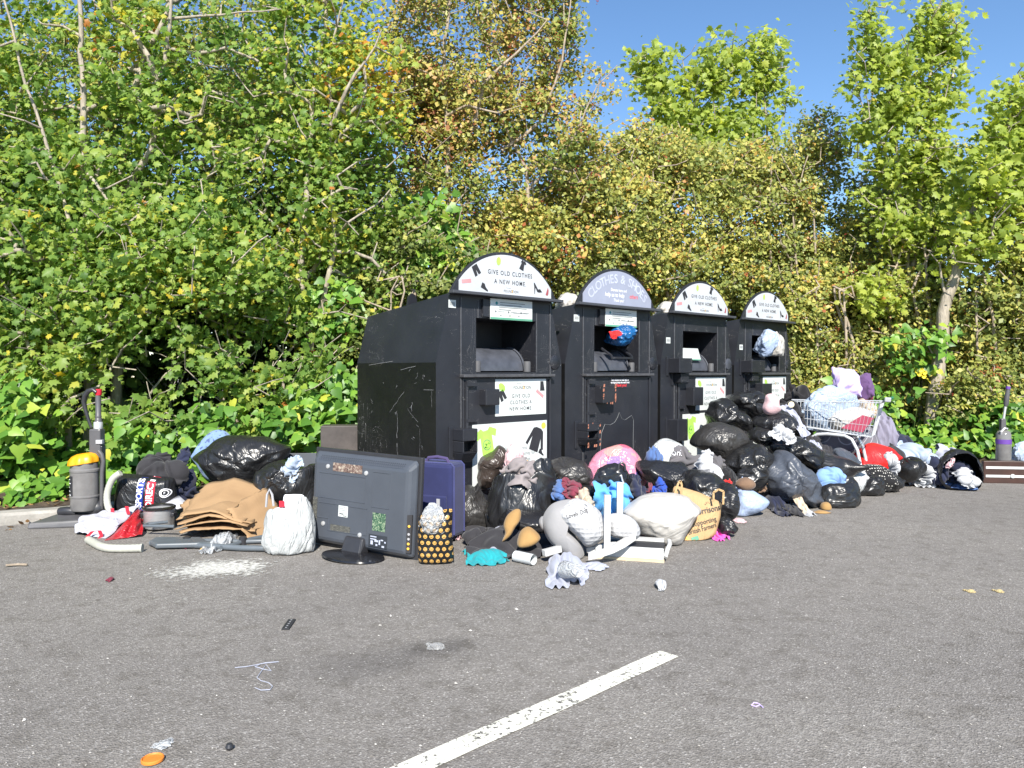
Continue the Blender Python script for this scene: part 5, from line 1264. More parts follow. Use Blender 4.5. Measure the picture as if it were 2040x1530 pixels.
# --- folded camping chair under the cardboard
fc = empty("folding_chair", (P(430,1090,5.12).x, 5.12, 0), 0, "folded grey tubular camping chair lying flat under the cardboard", "folding chair")
M_TUBEG = M_plain("grey_tube_paint", (.10,.115,.13), .35)
def lg_(x, y, z=.03): g_ = G(x, y); return Vector((g_.x, g_.y, z)) - fc.location
for pth, r_ in (((((300,1089),(360,1092),(420,1095),(480,1099),(530,1100),(541,1092)),.02)), ((((350,1083),(420,1083),(480,1085),(538,1083)),.016)), ((((440,1098),(470,1090),(485,1083),(530,1074)),.016))):
    m = MB(); m.tube([lg_(x, y, r_+.004) for x, y in pth], r_, 10); m.build("frame_tube", M_TUBEG, fc, smooth=True)
m = MB(); pts_ = [lg_(298,1090,.012), lg_(310,1082,.012), lg_(400,1082,.012), lg_(420,1094,.012), lg_(310,1097,.012)]; m.prism([(p.x, p.y) for p in pts_], .012, .045); m.build("arm_rest", M_TUBEG, fc, bevel=.01)
m = MB(); m.tube([(G(334,1060).x-.0, G(334,1060).y, .075), (G(300,1062).x, G(300,1062).y-.04, .075), (G(300,1062).x, G(300,1062).y-.10, .075), (G(355,1066).x, G(355,1066).y-.06, .075)], .012, 8)
o = m.build("frame_tube", M_TUBEG, fc, smooth=True); o.location = -fc.location
for px, py in ((484,1085),(372,1085)):
    m = MB(); m.lathe([(.026,0),(.026,.05),(.018,.055),(0,.055)], 14, Matrix.Translation(lg_(px, py, .002))); m.build("pivot", M_PDARK, fc, smooth=True, sharp=40)
flat("plastic_wrapper", "c4", F_CLEARW, (419,1068,466,1106), "crumpled clear plastic wrapper in front of the cardboard pile", "wrapper", None, h=.09)
# --- black sacks on the left
psack([(125,420),(250,320),(400,240),(560,218),(720,228),(880,260),(1000,325),(1055,360),(1010,450),(920,520),(820,600),(720,690),(620,730),(500,720),(320,680),(220,570),(150,480)], (360,820), 4.78, 6.55, 0.48, F_BLK2, "large glossy black sack shaped like a pillow lying on the ivy", cr=.022)
put("cushion", "p2", M_cloth("blue_floral_cloth", (.16,.24,.40), .25, pattern=lambda t, c: t.mix(t.math('GREATER_THAN', t.noise(30, 2), .58), c, (.07,.10,.22))), (388,856,470,905), "blue patterned fabric cushion behind the pillow shaped sack", "cushion", None, Y=6.95, depth=.3, zdown=.25)
psack([(700,590),(780,540),(900,480),(960,480),(1050,500),(1150,540),(1260,510),(1290,620),(1290,860),(1100,880),(900,900),(760,930),(680,830),(670,700)], (360,820), 4.78, 6.1, 0.4, F_BLK2, "torn black sack showing pale blue cloth behind the white carrier bag")
put("cloth", "c1", K['sheet'], (560,908,604,940), "pale blue cloth poking out of the torn black sack", "cloth", None, Y=6.0, depth=.2, zdown=.08, solid=.004)
m = MB(); m.box((-.16,-.012,0),(.16,.012,.32)); b0 = P(608,945,6.75); tag(m.build("board", M_plain("slate_board", (.035,.042,.055), .5), None, bevel=.004, loc=(b0.x, 6.75, b0.z-.13), rot=(-.15,0,.1)), "dark slate board behind the torn black sack", "board")
# --- white carrier bag, standing
wb = put("carrier_bag", "o1", F_WHITE, (522,985,627,1108), "white plastic carrier bag standing on the asphalt left of the television", "carrier bag", None, depth=.26, rz=.1, cr=.05, cf=4.5)
m = MB(); w0 = wb.location
m.tube([P(530,1010,4.95)-w0,P(532,985,4.95)-w0,P(537,975,4.95)-w0,P(542,985,4.95)-w0,P(545,1008,4.95)-w0], .008, 6); m.build("handle_loop", M_PLIGHT, wb, smooth=True)
patch("folded_sheet", ((566,984,5.02),(604,984,5.02),(622,1012,4.93),(560,1012,4.93)), M_WHITEI, nu=4, nv=4, wob=.01, bulge=.03, label="folded white sheet inside the standing carrier bag", cat="paper")
cc = P(562,1004,4.86); m = MB(); m.box((-.018,-.004,-.02),(.018,-.001,.02)); m.build("red_label", M_REDP, wb, loc=cc-w0)
# --- television seen from behind
tvW, tvH = .90, .66; tl = Vector((-1.372, 5.17, .012)); TVR = math.atan2(-.49, .872)
tv = empty("television", tl, 0, "grey flat television seen from behind, standing in front of the nearest bank", "television", rot=(R(-2.5), R(1.6), TVR))
M_TV = M_plain("tv_shell_plastic", (.060,.068,.084), .36, .08, 5); M_TVD = M_plain("tv_recess", (.028,.032,.04), .45)
m = MB(); m.box((0,-.012,0),(tvW,.018,tvH)); m.build("screen_frame", M_PDARK, tv, bevel=.006)
m = MB(); m.hexa([(.012,-.012,.015),(tvW-.012,-.012,.015),(tvW-.012,-.012,tvH-.012),(.012,-.012,tvH-.012),(.05,-.075,.05),(tvW-.055,-.075,.05),(tvW-.055,-.075,tvH-.075),(.05,-.075,tvH-.075)])
m.build("back_shell", M_TV, tv, bevel=.022)
def groove(pts_, closed=True):
    m = MB(); pp = pts_ + ([pts_[0]] if closed else [])
    for (x0, z0), (x1, z1) in zip(pp[:-1], pp[1:]): m.tube([(x0,-.075,z0),(x1,-.075,z1)], .0035, 6)
    m.build("moulded_rib", M_TV, tv, smooth=True)
groove([(.10,.335),(.50,.335),(.50,.50),(.10,.50)]); groove([(.10,.30),(.53,.30),(.53,.13),(.20,.12),(.20,.20),(.10,.20)]); groove([(.56,.32),(.70,.32),(.70,.545),(.56,.545)])
def win(x0, x1, z0, z1, kind):
    t = NT("circuit_"+kind)
    if kind == 'top': c_ = t.ramp(t.noise(60, 4, .8), [(.35,(.03,.02,.02)),(.5,(.16,.10,.08)),(.62,(.40,.36,.30)),(.72,(.50,.36,.08))])
    elif kind == 'green': c_ = t.ramp(t.noise(85, 3, .8), [(.35,(.01,.025,.02)),(.5,(.04,.11,.06)),(.64,(.28,.33,.22)),(.75,(.5,.5,.3))])
    else: c_ = t.ramp(t.noise(40, 4, .8, .3, t.mapping((1,1,6))), [(.35,(.02,.02,.02)),(.55,(.09,.09,.08)),(.7,(.25,.24,.20))])
    t.set(c_, .6); m = MB(); m.box((x0,-.0775,z0),(x1,-.0752,z1)); m.build("vent_opening", t.m, tv)
win(.22,.47,.520,.575,'top'); win(.575,.68,.17,.285,'green'); win(.22,.39,.125,.165,'mesh'); win(.055,.095,.16,.33,'mesh')
for x, z in ((.175,.545),(.505,.53),(.155,.16),(.475,.125)):
    m = MB(); m.lathe([(.016,0),(.014,.006),(0,.009)], 14, Matrix.Translation((x,-.0755,z)) @ Matrix.Rotation(math.pi/2, 4, 'X')); m.build("screw_boss", M_STEEL, tv, smooth=True)
m = MB(); m.box((.285,-.0775,.225),(.365,-.0755,.30)); st = m.build("rating_label", M_POSTW, tv)
a = Art(-.0780); 
for k in range(5): a.poly(M_INKG, [(.292,.288-k*.011),(.345-.006*(k % 2),.288-k*.011),(.345-.006*(k % 2),.291-k*.011),(.292,.291-k*.011)])
a.poly(M_INK, [(.296,.24),(.33,.24),(.33,.246),(.296,.246)]); a.poly(M_INK, [(.325,.230),(.358,.230),(.358,.235),(.325,.235)]); a.build(st)
m = MB(); m.box((.55,-.0778,.065),(.70,-.0752,.145)); pb = m.build("socket_panel", M_TVD, tv, bevel=.001)
a = Art(-.0785)
for k, (x, z, w_, h_) in enumerate(((.565,.128,.05,.007),(.565,.112,.05,.007),(.568,.08,.02,.025),(.60,.10,.03,.012),(.635,.085,.012,.03),(.65,.112,.02,.008),(.66,.07,.02,.012),(.61,.075,.015,.012),(.68,.10,.012,.01))): a.poly(M_LILACW, [(x,z),(x+w_,z),(x+w_,z+h_),(x,z+h_)])
a.build(pb, "socket_marks")
m = MB(); m.hexa([(tvW-.048,-.062,.06),(tvW-.028,-.045,.06),(tvW-.028,-.045,.30),(tvW-.048,-.062,.30),(tvW-.052,-.074,.06),(tvW-.030,-.054,.06),(tvW-.030,-.054,.30),(tvW-.052,-.074,.30)]); m.build("side_sockets", M_INK, tv)
for z in (.09,.12,.15,.18,.23):
    m = MB(); m.lathe([(.008,0),(.008,.006),(.004,.006)], 10, Matrix.Translation((tvW-.042,-.066,z)) @ Matrix.Rotation(R(55), 4, 'Z') @ Matrix.Rotation(math.pi/2, 4, 'X')); m.build("socket", random.choice([M_AMBER, M_PLIGHT, M_REDP]), tv, smooth=True)
m = MB()
for i in range(46):
    for j in range(3): x = .10+i*.0155; z = tvH-.045-j*.010; y_ = -.036-.0125*j; m.add([(x,y_-.0185,z),(x+.006,y_-.0185,z),(x+.006,y_-.021,z-.004),(x,y_-.021,z-.004)], [(0,1,2,3)])
m.build("speaker_vents", M_INK, tv)
m = MB(); m.hexa([(.36,-.13,.0),(.52,-.13,.0),(.52,-.03,.0),(.36,-.03,.0),(.37,-.095,.105),(.51,-.095,.105),(.53,-.06,.11),(.35,-.06,.11)]); m.build("stand_neck", M_PDARK, tv, bevel=.008)
m = MB(); m.lathe([(0,.0),(.215,.0),(.225,.006),(.22,.016),(.12,.024),(0,.026)], 40, Matrix.Translation((.50,-.16,-.004)), 1.0, .72); m.build("stand_base", M_plain("gloss_black_base", (.014,.014,.016), .14, .4, 9), tv, smooth=True, sharp=50)
# --- suitcase and boards behind
sc_ = empty("suitcase", (P(872,1000,5.32).x, 5.32, 0), R(-24), "navy blue fabric suitcase standing between the television and the nearest bank", "suitcase")
M_SUIT = M_cloth("suitcase_fabric", (.022,.026,.085), .15, 300, .15)
m = MB(); m.box((-.17,-.10,.035),(.17,.10,.55)); m.build("case_body", M_SUIT, sc_, bevel=.028)
m = MB(); m.box((-.14,-.118,.06),(.13,-.098,.33)); m.build("front_pocket", M_SUIT, sc_, bevel=.012)
for y in (-.075, .075):
    m = MB(); m.tube([(-.172,y,.06),(-.172,y,.53),(-.15,y,.552),(.15,y,.552),(.172,y,.53),(.172,y,.06)], .006, 6); m.build("piping", M_cloth("suitcase_piping", (.05,.055,.15)), sc_)
m = MB(); m.tube([(-.09,-.0,.545),(-.075,-.0,.575),(0,-.0,.585),(.075,-.0,.575),(.09,-.0,.545)], .012, 8); m.build("carry_handle", M_cloth("suitcase_handle", (.06,.045,.12)), sc_, smooth=True)
m = MB(); m.box((.06,-.124,.25),(.085,-.117,.31)); m.build("zip_pull", M_PLIGHT, sc_)
for x in (-.13, .13):
    m = MB(); m.lathe([(.03,-.012),(.03,.012)], 14, Matrix.Translation((x,.08,.03)) @ Matrix.Rotation(math.pi/2, 4, 'Y')); m.build("wheel", M_PDARK, sc_, smooth=True, sharp=40)
m = MB(); m.box((-.165,-.11,0),(.165,.11,.66)); pz = P(678,850,6.95); tag(m.build("wooden_box", M_plain("dusty_brown_board", (.060,.050,.046), .55, .4, 7), None, bevel=.004, loc=(pz.x, 6.95, .03), rot=(0,0,.12)), "dusty dark brown boxy panel left of the nearest bank", "box")
# --- black bag with yellow faces
def faces_pat(t, c):
    sep = t.n("ShaderNodeSeparateXYZ"); t.l(t.co, sep.inputs[0])
    def cell(a, s): return t.math('SUBTRACT', t.math('FRACT', t.math('MULTIPLY', a, s)), .5)
    row = t.math('FLOOR', t.math('MULTIPLY', t.math('ADD', sep.outputs[2], 4.0), 26)); sh = t.math('MULTIPLY', t.math('MODULO', row, 2), .5)
    u = t.math('SUBTRACT', t.math('FRACT', t.math('ADD', t.math('MULTIPLY', t.math('ADD', sep.outputs[0], 4.0), 26), sh)), .5); v = cell(t.math('ADD', sep.outputs[2], 4.0), 26)
    d = t.math('ADD', t.math('MULTIPLY', u, u), t.math('MULTIPLY', v, v)); m = t.math('LESS_THAN', d, .10)
    mouth = t.math('MULTIPLY', t.math('LESS_THAN', t.math('ABSOLUTE', t.math('ADD', v, .12)), .05), t.math('LESS_THAN', t.math('ABSOLUTE', u), .2))
    eyes = t.math('MULTIPLY', t.math('LESS_THAN', t.math('ABSOLUTE', t.math('SUBTRACT', v, .1)), .06), t.math('LESS_THAN', t.math('ABSOLUTE', t.math('SUBTRACT', t.math('ABSOLUTE', u), .13)), .05))
    fc_ = t.mix(t.math('MAXIMUM', mouth, eyes), (.56,.33,.09), (.10,.05,.02)); return t.mix(m, c, fc_)
t = NT("yellow_face_film"); t.set(faces_pat(t, (.010,.010,.011)), .3); t.bump(t.math('ABSOLUTE', t.math('SUBTRACT', t.noise(9, 3, .5, 1.5), .5)), .5, .04); M_FACE = t.m
puff("gift_bag", [(834,1022),(868,1018),(902,1012),(900,1060),(906,1122),(870,1130),(833,1124),(832,1075)], 4.66, .15, M_FACE, "black bag patterned with yellow faces standing right of the television", "gift bag", None, ex=4, crisp=True, wob=.02)
put("plastic_film", "p2", F_CLEARW, (832,1003,886,1064), "crumpled clear plastic stuffed into the yellow face bag", "plastic film", None, Y=4.60, depth=.14, rz=.4, cr=.08)
# ================================================================== DUMPED THINGS, MIDDLE AND RIGHT
GS, GC = "black rubbish sacks", "dumped clothes in the pile"
def sack(key, mat, bb, label, **kw):
    kw.setdefault("cr", .03); kw.setdefault("cf", 2.3)
    if kw.get('Y'):
        q = int(bb[0]*7+bb[1]*3); kw.setdefault('rx', ((q % 11)-5)*.09); kw.setdefault('ry', ((q % 7)-3)*.17)
        x0, y0, x1, y1 = bb; bb = (x0-(x1-x0)*.10, y0-(y1-y0)*.02, x1+(x1-x0)*.10, y1)
    return put("rubbish_sack", key, mat, bb, label, "sack", GS, **kw)
def cloth(name, key, mat, bb, label, cat="clothing", **kw):
    kw.setdefault('solid', .006); return put(name, key, mat, bb, label, cat, GC, **kw)
# --- sacks in front of the nearest bank
psack([(150,520),(240,480),(300,500),(330,460),(350,520),(400,620),(450,680),(490,780),(495,870),(440,915),(320,925),(220,920),(120,890),(90,800),(75,700),(60,620),(90,560)], (880,860), 4.5, 5.62, 0.36, F_GREYB, "round thin black sack tied at its neck, right of the yellow face bag", cr=.02)
psack([(330,270),(400,190),(480,140),(530,125),(580,180),(590,260),(560,340),(480,430),(420,520),(340,520),(302,430),(308,340)], (880,860), 4.5, 5.9, 0.28, F_BROWN, "thin brownish sack standing against the poster behind the open black sack", cr=.02)
ob = put("rubbish_sack", "o1", F_BLK2, (962,908,1118,1078), "big open black sack with grey fabric showing in its mouth", "sack", GS, depth=.46, cr=.05, cf=4, rz=.2)
put("fabric_bundle", "c6", M_cloth("grey_taupe_cloth", (.24,.21,.21), .08), (992,912,1085,985), "grey fabric bundle inside the mouth of the big open black sack", "fabric", None, Y=5.36, depth=.26, rz=.5, solid=.006, zdown=.02)
put("plush_cushion", "p2", K['pink'], (1001,884,1044,920), "pale pink fluffy cushion behind the open black sack", "cushion", None, Y=5.75, depth=.16, rz=.4, cr=.07, zdown=.1)
psack([(950,290),(1000,250),(1120,232),(1240,258),(1320,320),(1355,400),(1335,480),(1290,560),(1180,600),(1060,600),(1010,500),(980,380)], (880,860), 4.5, 5.7, 0.4, F_GREYB, "glossy round black sack right of the big open sack", cr=.02)
sack("p2", F_BLK2, (1085,968,1262,1065), "crumpled black sack under the leather handbag", Y=5.55, depth=.5, zdown=.1, rz=.3)
sack("p3", F_BLK, (1000,1010,1120,1085), "flat black sack behind the tan hats", Y=5.25, depth=.4, zdown=.05)
hb = put("handbag", "p1", M_plain("black_leather", (.014,.014,.016), .22, .2, 12, bump=.15, bscale=40), (1178,922,1262,980), "shiny black leather handbag on the pile", "handbag", None, Y=5.42, depth=.22, rz=1.5, cr=.03)
m = MB(); h0 = hb.location; m.tube([P(x,y,5.36)-h0 for x, y in ((1232,935),(1234,925),(1239,921),(1244,926),(1246,938))], .009, 8); m.build("handle", M_PDARK, hb, smooth=True)
m = MB(); m.tube([P(x,y,5.28)-h0 for x, y in ((1238,948),(1240,957),(1243,963))], .006, 6); m.build("buckle", M_STEEL, hb, smooth=True)
# pink see-through sack with colourful contents
t = NT("pink_clear_film"); vc = t.vor(9, out='Color'); sep = t.n("ShaderNodeSeparateColor"); t.l(vc, sep.inputs[0])
c = t.ramp(sep.outputs[0], [(0,(.48,.17,.25)),(.3,(.50,.22,.30)),(.42,(.60,.05,.09)),(.55,(.50,.24,.30)),(.68,(.10,.15,.48)),(.78,(.52,.30,.20)),(.9,(.50,.20,.28))], 'CONSTANT')
c = t.mix(.45, c, (.50,.20,.28)); t.set(c, .2); b_ = t.bump(t.math('ABSOLUTE', t.math('SUBTRACT', t.noise(8, 3, .5, 1.6), .5)), .6, .05)
put("plastic_sack", "p1", t.m, (1160,884,1298,940), "pink see through sack with colourful clothes inside, before the lavender headed bank", "sack", None, Y=6.2, depth=.5, zdown=.22, rz=1.5)
put("plastic_bag", "p2", F_WHITE, (1278,873,1368,925), "white plastic bag behind the grey hooded top", "plastic bag", None, Y=6.75, depth=.4, zdown=.15, rz=.3)
cloth("jeans", "c6", K['denim'], (1283,889,1331,930), "folded blue denim beside the pink see through sack", Y=6.15, depth=.25, zdown=.1)
hd = cloth("hooded_top", "c1", K['grey'], (1326,890,1428,962), "dark grey hooded top with white printed lettering", Y=6.3, depth=.4, zdown=.1, rz=.4)
c = P(1347,906,6.1); project(hd, [text_sh("millioni", c.x+.02, c.z-.015, .068, -.06, offset=.012)], M_WHITEI)
st_ = M_cloth("striped_white_cloth", (.56,.56,.58), .05, pattern=lambda t, c: t.mix(t.math('MULTIPLY', t.math('GREATER_THAN', t.math('SINE', t.math('MULTIPLY', t.vor(2.2), 150)), .5), t.math('GREATER_THAN', t.noise(5, 2), .55)), c, (.09,.09,.10)))
cloth("striped_top", "c2", st_, (1384,896,1440,962), "white top with grey stripes next to the grey hooded top", Y=6.1, depth=.25, zdown=.06, rz=.2)
psack([(130,560),(250,545),(350,570),(430,610),(490,670),(490,720),(430,780),(350,850),(270,895),(200,890),(120,820),(40,780),(-25,750),(0,660),(60,600)], (1380,720), 4.5, 6.9, 0.48, F_GREYB, "big smooth dark grey sack leaning before the third bank", cr=.016, cf=4)
psack([(290,370),(420,350),(700,355),(750,400),(820,470),(780,540),(720,590),(690,660),(600,660),(500,600),(400,540),(330,470)], (1200,840), 4.5, 5.95, 0.45, F_BLK, "crumpled black sack below the hooded top", cr=.022)
psack([(760,450),(900,435),(980,465),(1070,510),(1100,555),(1030,610),(980,700),(920,760),(800,760),(700,690),(700,560)], (1200,840), 4.5, 5.75, 0.42, F_BLK2, "black sack with a tied neck above the brown paper bag", cr=.022)
psack([(1060,560),(1150,550),(1205,620),(1215,720),(1200,830),(1140,900),(1050,900),(950,790),(980,650)], (1200,840), 4.5, 5.55, 0.3, F_BLK, "narrow upright black sack just right of the brown paper bag", cr=.018)
psack([(1020,880),(1100,855),(1190,885),(1200,970),(1140,1005),(1090,1020),(1030,985)], (1200,840), 4.5, 5.42, 0.2, F_BLK2, "small crumpled black bag at the foot of the narrow upright sack")
# blue garments
cloth("jacket", "c6", K['sky'], (1172,950,1262,1030), "bright light blue jacket behind the white chair legs", Y=5.35, depth=.35, zdown=.04, rz=.3)
cloth("padded_jacket", "c1", K['navy'], (1248,945,1300,1000), "navy padded jacket beside the light blue jacket", Y=5.45, depth=.28, zdown=.05, rz=.6)
cloth("garment", "c2", K['royal'], (1298,950,1330,985), "royal blue shiny garment above the big white sack", Y=5.7, depth=.2, zdown=.05)
cloth("garment", "c3", K['maroon'], (1278,962,1302,985), "dark red scrap of clothing beside the royal blue garment", Y=5.55, depth=.15, zdown=.05)
# big white sack and brown paper bag
psack([(180,790),(300,700),(420,650),(560,635),(700,650),(800,700),(885,780),(830,860),(770,960),(700,1090),(640,1122),(560,1110),(480,1080),(400,1030),(310,980),(240,880)], (1200,840), 4.5, 5.22, 0.42, F_CREAM, "big cream white sack leaning on the brown paper bag", group=None, cr=.014, cf=6, name='white_sack')
pbg = puff("paper_bag", [(1346,968),(1395,982),(1440,1002),(1436,1030),(1424,1064),(1392,1086),(1358,1092),(1330,1060),(1335,1010)], 5.34, .09, M_PAPERB, "brown paper carrier bag printed in dark grey, behind the big white sack", "paper bag", None, ex=9, crisp=True, wob=.02, lean=.25, seed=3)
c = P(1418,1022,5.2); k = math.radians(22)
project(pbg, [text_sh("Morrisons", c.x-.01, c.z+.0, .058, .18, offset=.01, sx=.85), text_sh("Supporting", c.x-.03, c.z-.078, .048, .24, sx=.85), text_sh("British Farmers", c.x-.045, c.z-.125, .048, .26, sx=.7)] +
    [([(c.x+.005+.018*math.cos(a-.12), c.z+.030+.018*math.sin(a-.12)), (c.x+.005+.034*math.cos(a), c.z+.030+.034*math.sin(a)), (c.x+.005+.018*math.cos(a+.12), c.z+.030+.018*math.sin(a+.12))], [(0,1,2)]) for a in (.3,.9,1.5,2.1,2.7)], M_INK, lift=.006)
c2 = P(1375,1085,5.2); project(pbg, [quad_grid(c2.x-.02, c2.z+.012, .05, .05, .5, 4)], M_AMBER, "printed_stripe", .004); project(pbg, [quad_grid(c2.x+.05, c2.z+.025, .05, .035, .3, 4)], M_TEALI, "printed_emblem", .004)
for pts_ in (((1420,1000),(1420,980),(1430,974),(1440,978),(1439,1004)), ((1342,985),(1350,962),(1354,957),(1357,965),(1356,985))):
    m = MB(); w_ = [P(x,y,5.30)-pbg.location for x, y in pts_]
    for a, b in zip(w_[:-1], w_[1:]): n_ = Vector((-(b-a).z, 0, (b-a).x)).normalized()*.007; m.add([a-n_+Vector((0,-.02,0)), b-n_+Vector((0,-.02,0)), b+n_+Vector((0,-.02,0)), a+n_+Vector((0,-.02,0))], [(0,1,2,3)])
    m.build("handle", M_PAPERB, pbg, solid=.003)
flat("garment", "c1", K['mag'], (1406,1050,1450,1080), "bright magenta pink garment at the foot of the paper bag", "clothing", GC, h=.07)
flat("paper_scrap", "c4", K['pink'], (1455,1032,1484,1043), "small pink paper scrap beside the pale blue bag", "paper", None, h=.015)
psack([(1215,620),(1300,598),(1390,630),(1492,710),(1455,785),(1330,835),(1230,868),(1178,845),(1190,750)], (1200,840), 4.5, 6.18, 0.2, F_PBLUE, "pale blue plastic bag between the black sacks and the asphalt", group=None, cr=.012, name='carrier_bag', cat='carrier bag')
put("plastic_flap", "c4", F_PBLUE, (1464,950,1500,985), "pale blue torn plastic flap above the pale blue bag", "plastic flap", None, Y=6.2, depth=.08, zdown=.02, solid=.003)
# --- tall heap before the third and fourth banks
sack("p2", F_BLK, (1425,925,1565,1010), "broad black sack low in the tall heap behind the pale blue bag", Y=6.9, depth=.7, zdown=.15, rz=.2)
sack("p1", F_BLK, (1555,900,1690,985), "black sack low in the heap behind the big upright slate sack", Y=7.3, depth=.7, zdown=.15, rz=.5)
psack([(180,340),(290,330),(350,360),(400,430),(480,470),(560,560),(570,640),(480,640),(380,600),(280,580),(140,600),(130,500),(155,420)], (1380,720), 4.5, 7.6, 0.5, F_BLK2, "glossy black sack highest on the left of the tall heap")
psack([(300,330),(360,285),(470,275),(600,270),(650,310),(650,360),(660,430),(620,520),(540,540),(470,500),(400,440),(340,370)], (1380,720), 4.5, 7.85, 0.5, F_BLK2, "crumpled black sack at the top of the heap before the end bank")
psack([(560,510),(640,470),(740,440),(800,430),(890,470),(960,560),(1020,610),(1010,680),(900,680),(800,690),(720,690),(640,660),(580,620),(545,570)], (1380,720), 4.5, 7.4, 0.5, F_BLK, "black sack under the white cloth near the top of the heap")
psack([(520,630),(600,595),(680,620),(710,660),(690,740),(640,770),(560,740),(505,700)], (1380,720), 4.5, 7.1, 0.32, F_BLK2, "small glossy black sack in the middle of the heap")
psack([(700,690),(800,660),(900,660),(1000,690),(1080,730),(1150,800),(1160,870),(1130,940),(1070,965),(1000,940),(920,910),(860,880),(760,850),(690,820),(650,760),(670,700)], (1380,720), 4.5, 7.0, 0.5, F_BLK2, "long stretched black sack lying right across the heap")
psack([(440,760),(520,730),(600,740),(660,790),(700,850),(700,900),(640,940),(600,980),(500,1000),(440,990),(350,1000),(260,950),(285,900),(350,830)], (1380,720), 4.5, 6.7, 0.48, F_BLK2, "creased black sack left of the big upright slate sack")
psack([(770,795),(850,800),(910,860),(930,900),(1030,950),(1090,1020),(1140,1120),(1160,1230),(1150,1290),(1090,1325),(1040,1310),(900,1275),(760,1250),(690,1190),(640,1120),(612,1040),(625,960),(680,900),(710,850)], (1380,720), 4.5, 6.62, 0.5, F_SLATE, "big upright slate grey sack with a tied top at the front of the heap")
sack("p2", F_SLATE, (1640,893,1702,950), "thin slate grey sack below the trolley basket", Y=7.3, depth=.4, zdown=.1, rz=.5)
sack("p2", F_BLK2, (1464,922,1524,972), "crushed black sack scrap above the brown hat", Y=6.5, depth=.3, zdown=.08, cr=.08)
cloth("garment", "c6", K['black'], (1425,930,1482,968), "dark garment spilling out beside the creased black sack", Y=6.3, depth=.3, zdown=.1)
cloth("garment", "c3", M_cloth("scarlet_cloth", (.62,.02,.02)), (1438,953,1458,965), "tiny scarlet scrap of clothing above the narrow upright sack", Y=6.15, depth=.1, zdown=.05)
puff("felt_hat", [(1464,966),(1474,954),(1490,951),(1505,962),(1500,974),(1480,978)], 6.2, .16, K['brown'], "brown felt hat above the pale blue bag", "hat", None, wob=.01)
cloth("cloth", "c1", K['white'], (1530,846,1584,878), "white crumpled cloth lying on the long stretched black sack", Y=6.72, depth=.22, zdown=.03)
patch("cloth", ((1550,808,7.45),(1572,806,7.45),(1616,866,7.1),(1600,872,7.05)), K['lgrey'], nu=10, nv=20, wob=.05, wf=7, label="long pale cloth hanging down the right of the heap top", cat="clothing", group=GC, seed=5)
pk = puff("soft_toy", [(1523,800),(1526,787),(1540,784),(1551,793),(1552,806),(1556,818),(1542,827),(1526,825),(1519,814)], 7.3, .16, K['pink'], "pale pink fluffy soft toy on top of the heap", "soft toy", None, wob=.03)
cloth("dark_bundle", "c2", K['black'], (1548,790,1606,850), "black fabric bundle with a pale patch near the heap top", "fabric", Y=7.6, depth=.4, zdown=.2)
m = MB(); m.lathe([(0,0),(.028,.0),(.03,.006),(.02,.012),(0,.014)], 14, Matrix.Rotation(math.pi/2, 4, 'X')); tag(m.build("round_badge", K['cream'], None, smooth=True, loc=P(1576,806,7.36)), "small round cream patch lying on the black fabric bundle", "badge")
cloth("dark_bundle", "c6", K['black'], (1566,758,1622,830), "black fabric bundle standing against the right side of the end bank", "fabric", Y=8.5, depth=.5, zdown=.6)
for col, bb_, Y_, lb_ in (('dark', (1600,868,1668,915), 7.25, "charcoal garment wedged between the heap and the trolley legs"), ('denim', (1096,958,1140,985), 5.35, "blue denim scrap squeezed beside the leather handbag"), ('maroon', (1118,955,1160,975), 5.30, "dark red garment squeezed under the leather handbag"),
        ('beige', (1140,975,1186,1015), 5.15, "beige paper like garment behind the white cushion"), ('black', (1296,985,1350,1005), 5.55, "black garment behind the top of the big white sack"), ('grey', (1400,905,1450,960), 6.45, "grey garment between the striped top and the creased black sack"),
        ('brown', (1470,935,1528,965), 6.55, "brown black garment above the brown felt hat"), ('lgrey', (1588,870,1640,905), 7.05, "pale grey garment lying over the long stretched black sack")):
    cloth("garment", "c1", K[col], bb_, lb_, Y=Y_, depth=.25, zdown=.06)
# --- shopping trolley
TY = 7.8; tr0 = P(1676,858,TY); TRZ = R(-31)
tr = empty("shopping_trolley", (tr0.x, TY, tr0.z), 0, "wire shopping trolley with green handle standing tilted on the heap", "shopping trolley", rot=(0, R(3.5), TRZ))
bw, tw = .19, .25
def rim(x0, x1, y, z0, z1): return [(x0,-y,z0),(x1,-y,z1),(x1,y,z1),(x0,y,z0)]
top = [(-.56,-.20,.27),(.36,-.26,.33),(.36,.26,.33),(-.56,.20,.27)]; bot = [(-.53,-.17,.03),(.30,-.20,-.02),(.30,.20,-.02),(-.53,.17,.03)]
def lerp(a, b, t_): return tuple(a[i]+(b[i]-a[i])*t_ for i in range(3))
for side, nm in (((0,1),"basket_side"), ((1,2),"basket_back"), ((2,3),"basket_side"), ((3,0),"basket_front")):
    m = MB(); a, b = side; n_ = 26 if nm == "basket_side" else 14
    for i in range(n_+1):
        m.tube([lerp(bot[a], bot[b], i/n_), lerp(top[a], top[b], i/n_)], .0032, 4, caps=False)
    for q in (0, .33, .66, 1.0):
        p_, r_ = lerp(bot[a], top[a], q), lerp(bot[b], top[b], q); m.tube([p_, r_], .006 if q in (0, 1.0) else .0035, 5)
    m.build(nm, M_WIRE, tr, smooth=True)
m = MB()
for i in range(13): m.tube([lerp(bot[0], bot[1], i/12), lerp(bot[3], bot[2], i/12)], .0026, 4, caps=False)
for i in range(7): m.tube([lerp(bot[0], bot[3], i/6), lerp(bot[1], bot[2], i/6)], .0026, 4, caps=False)
m.build("basket_floor", M_WIRE, tr, smooth=True)
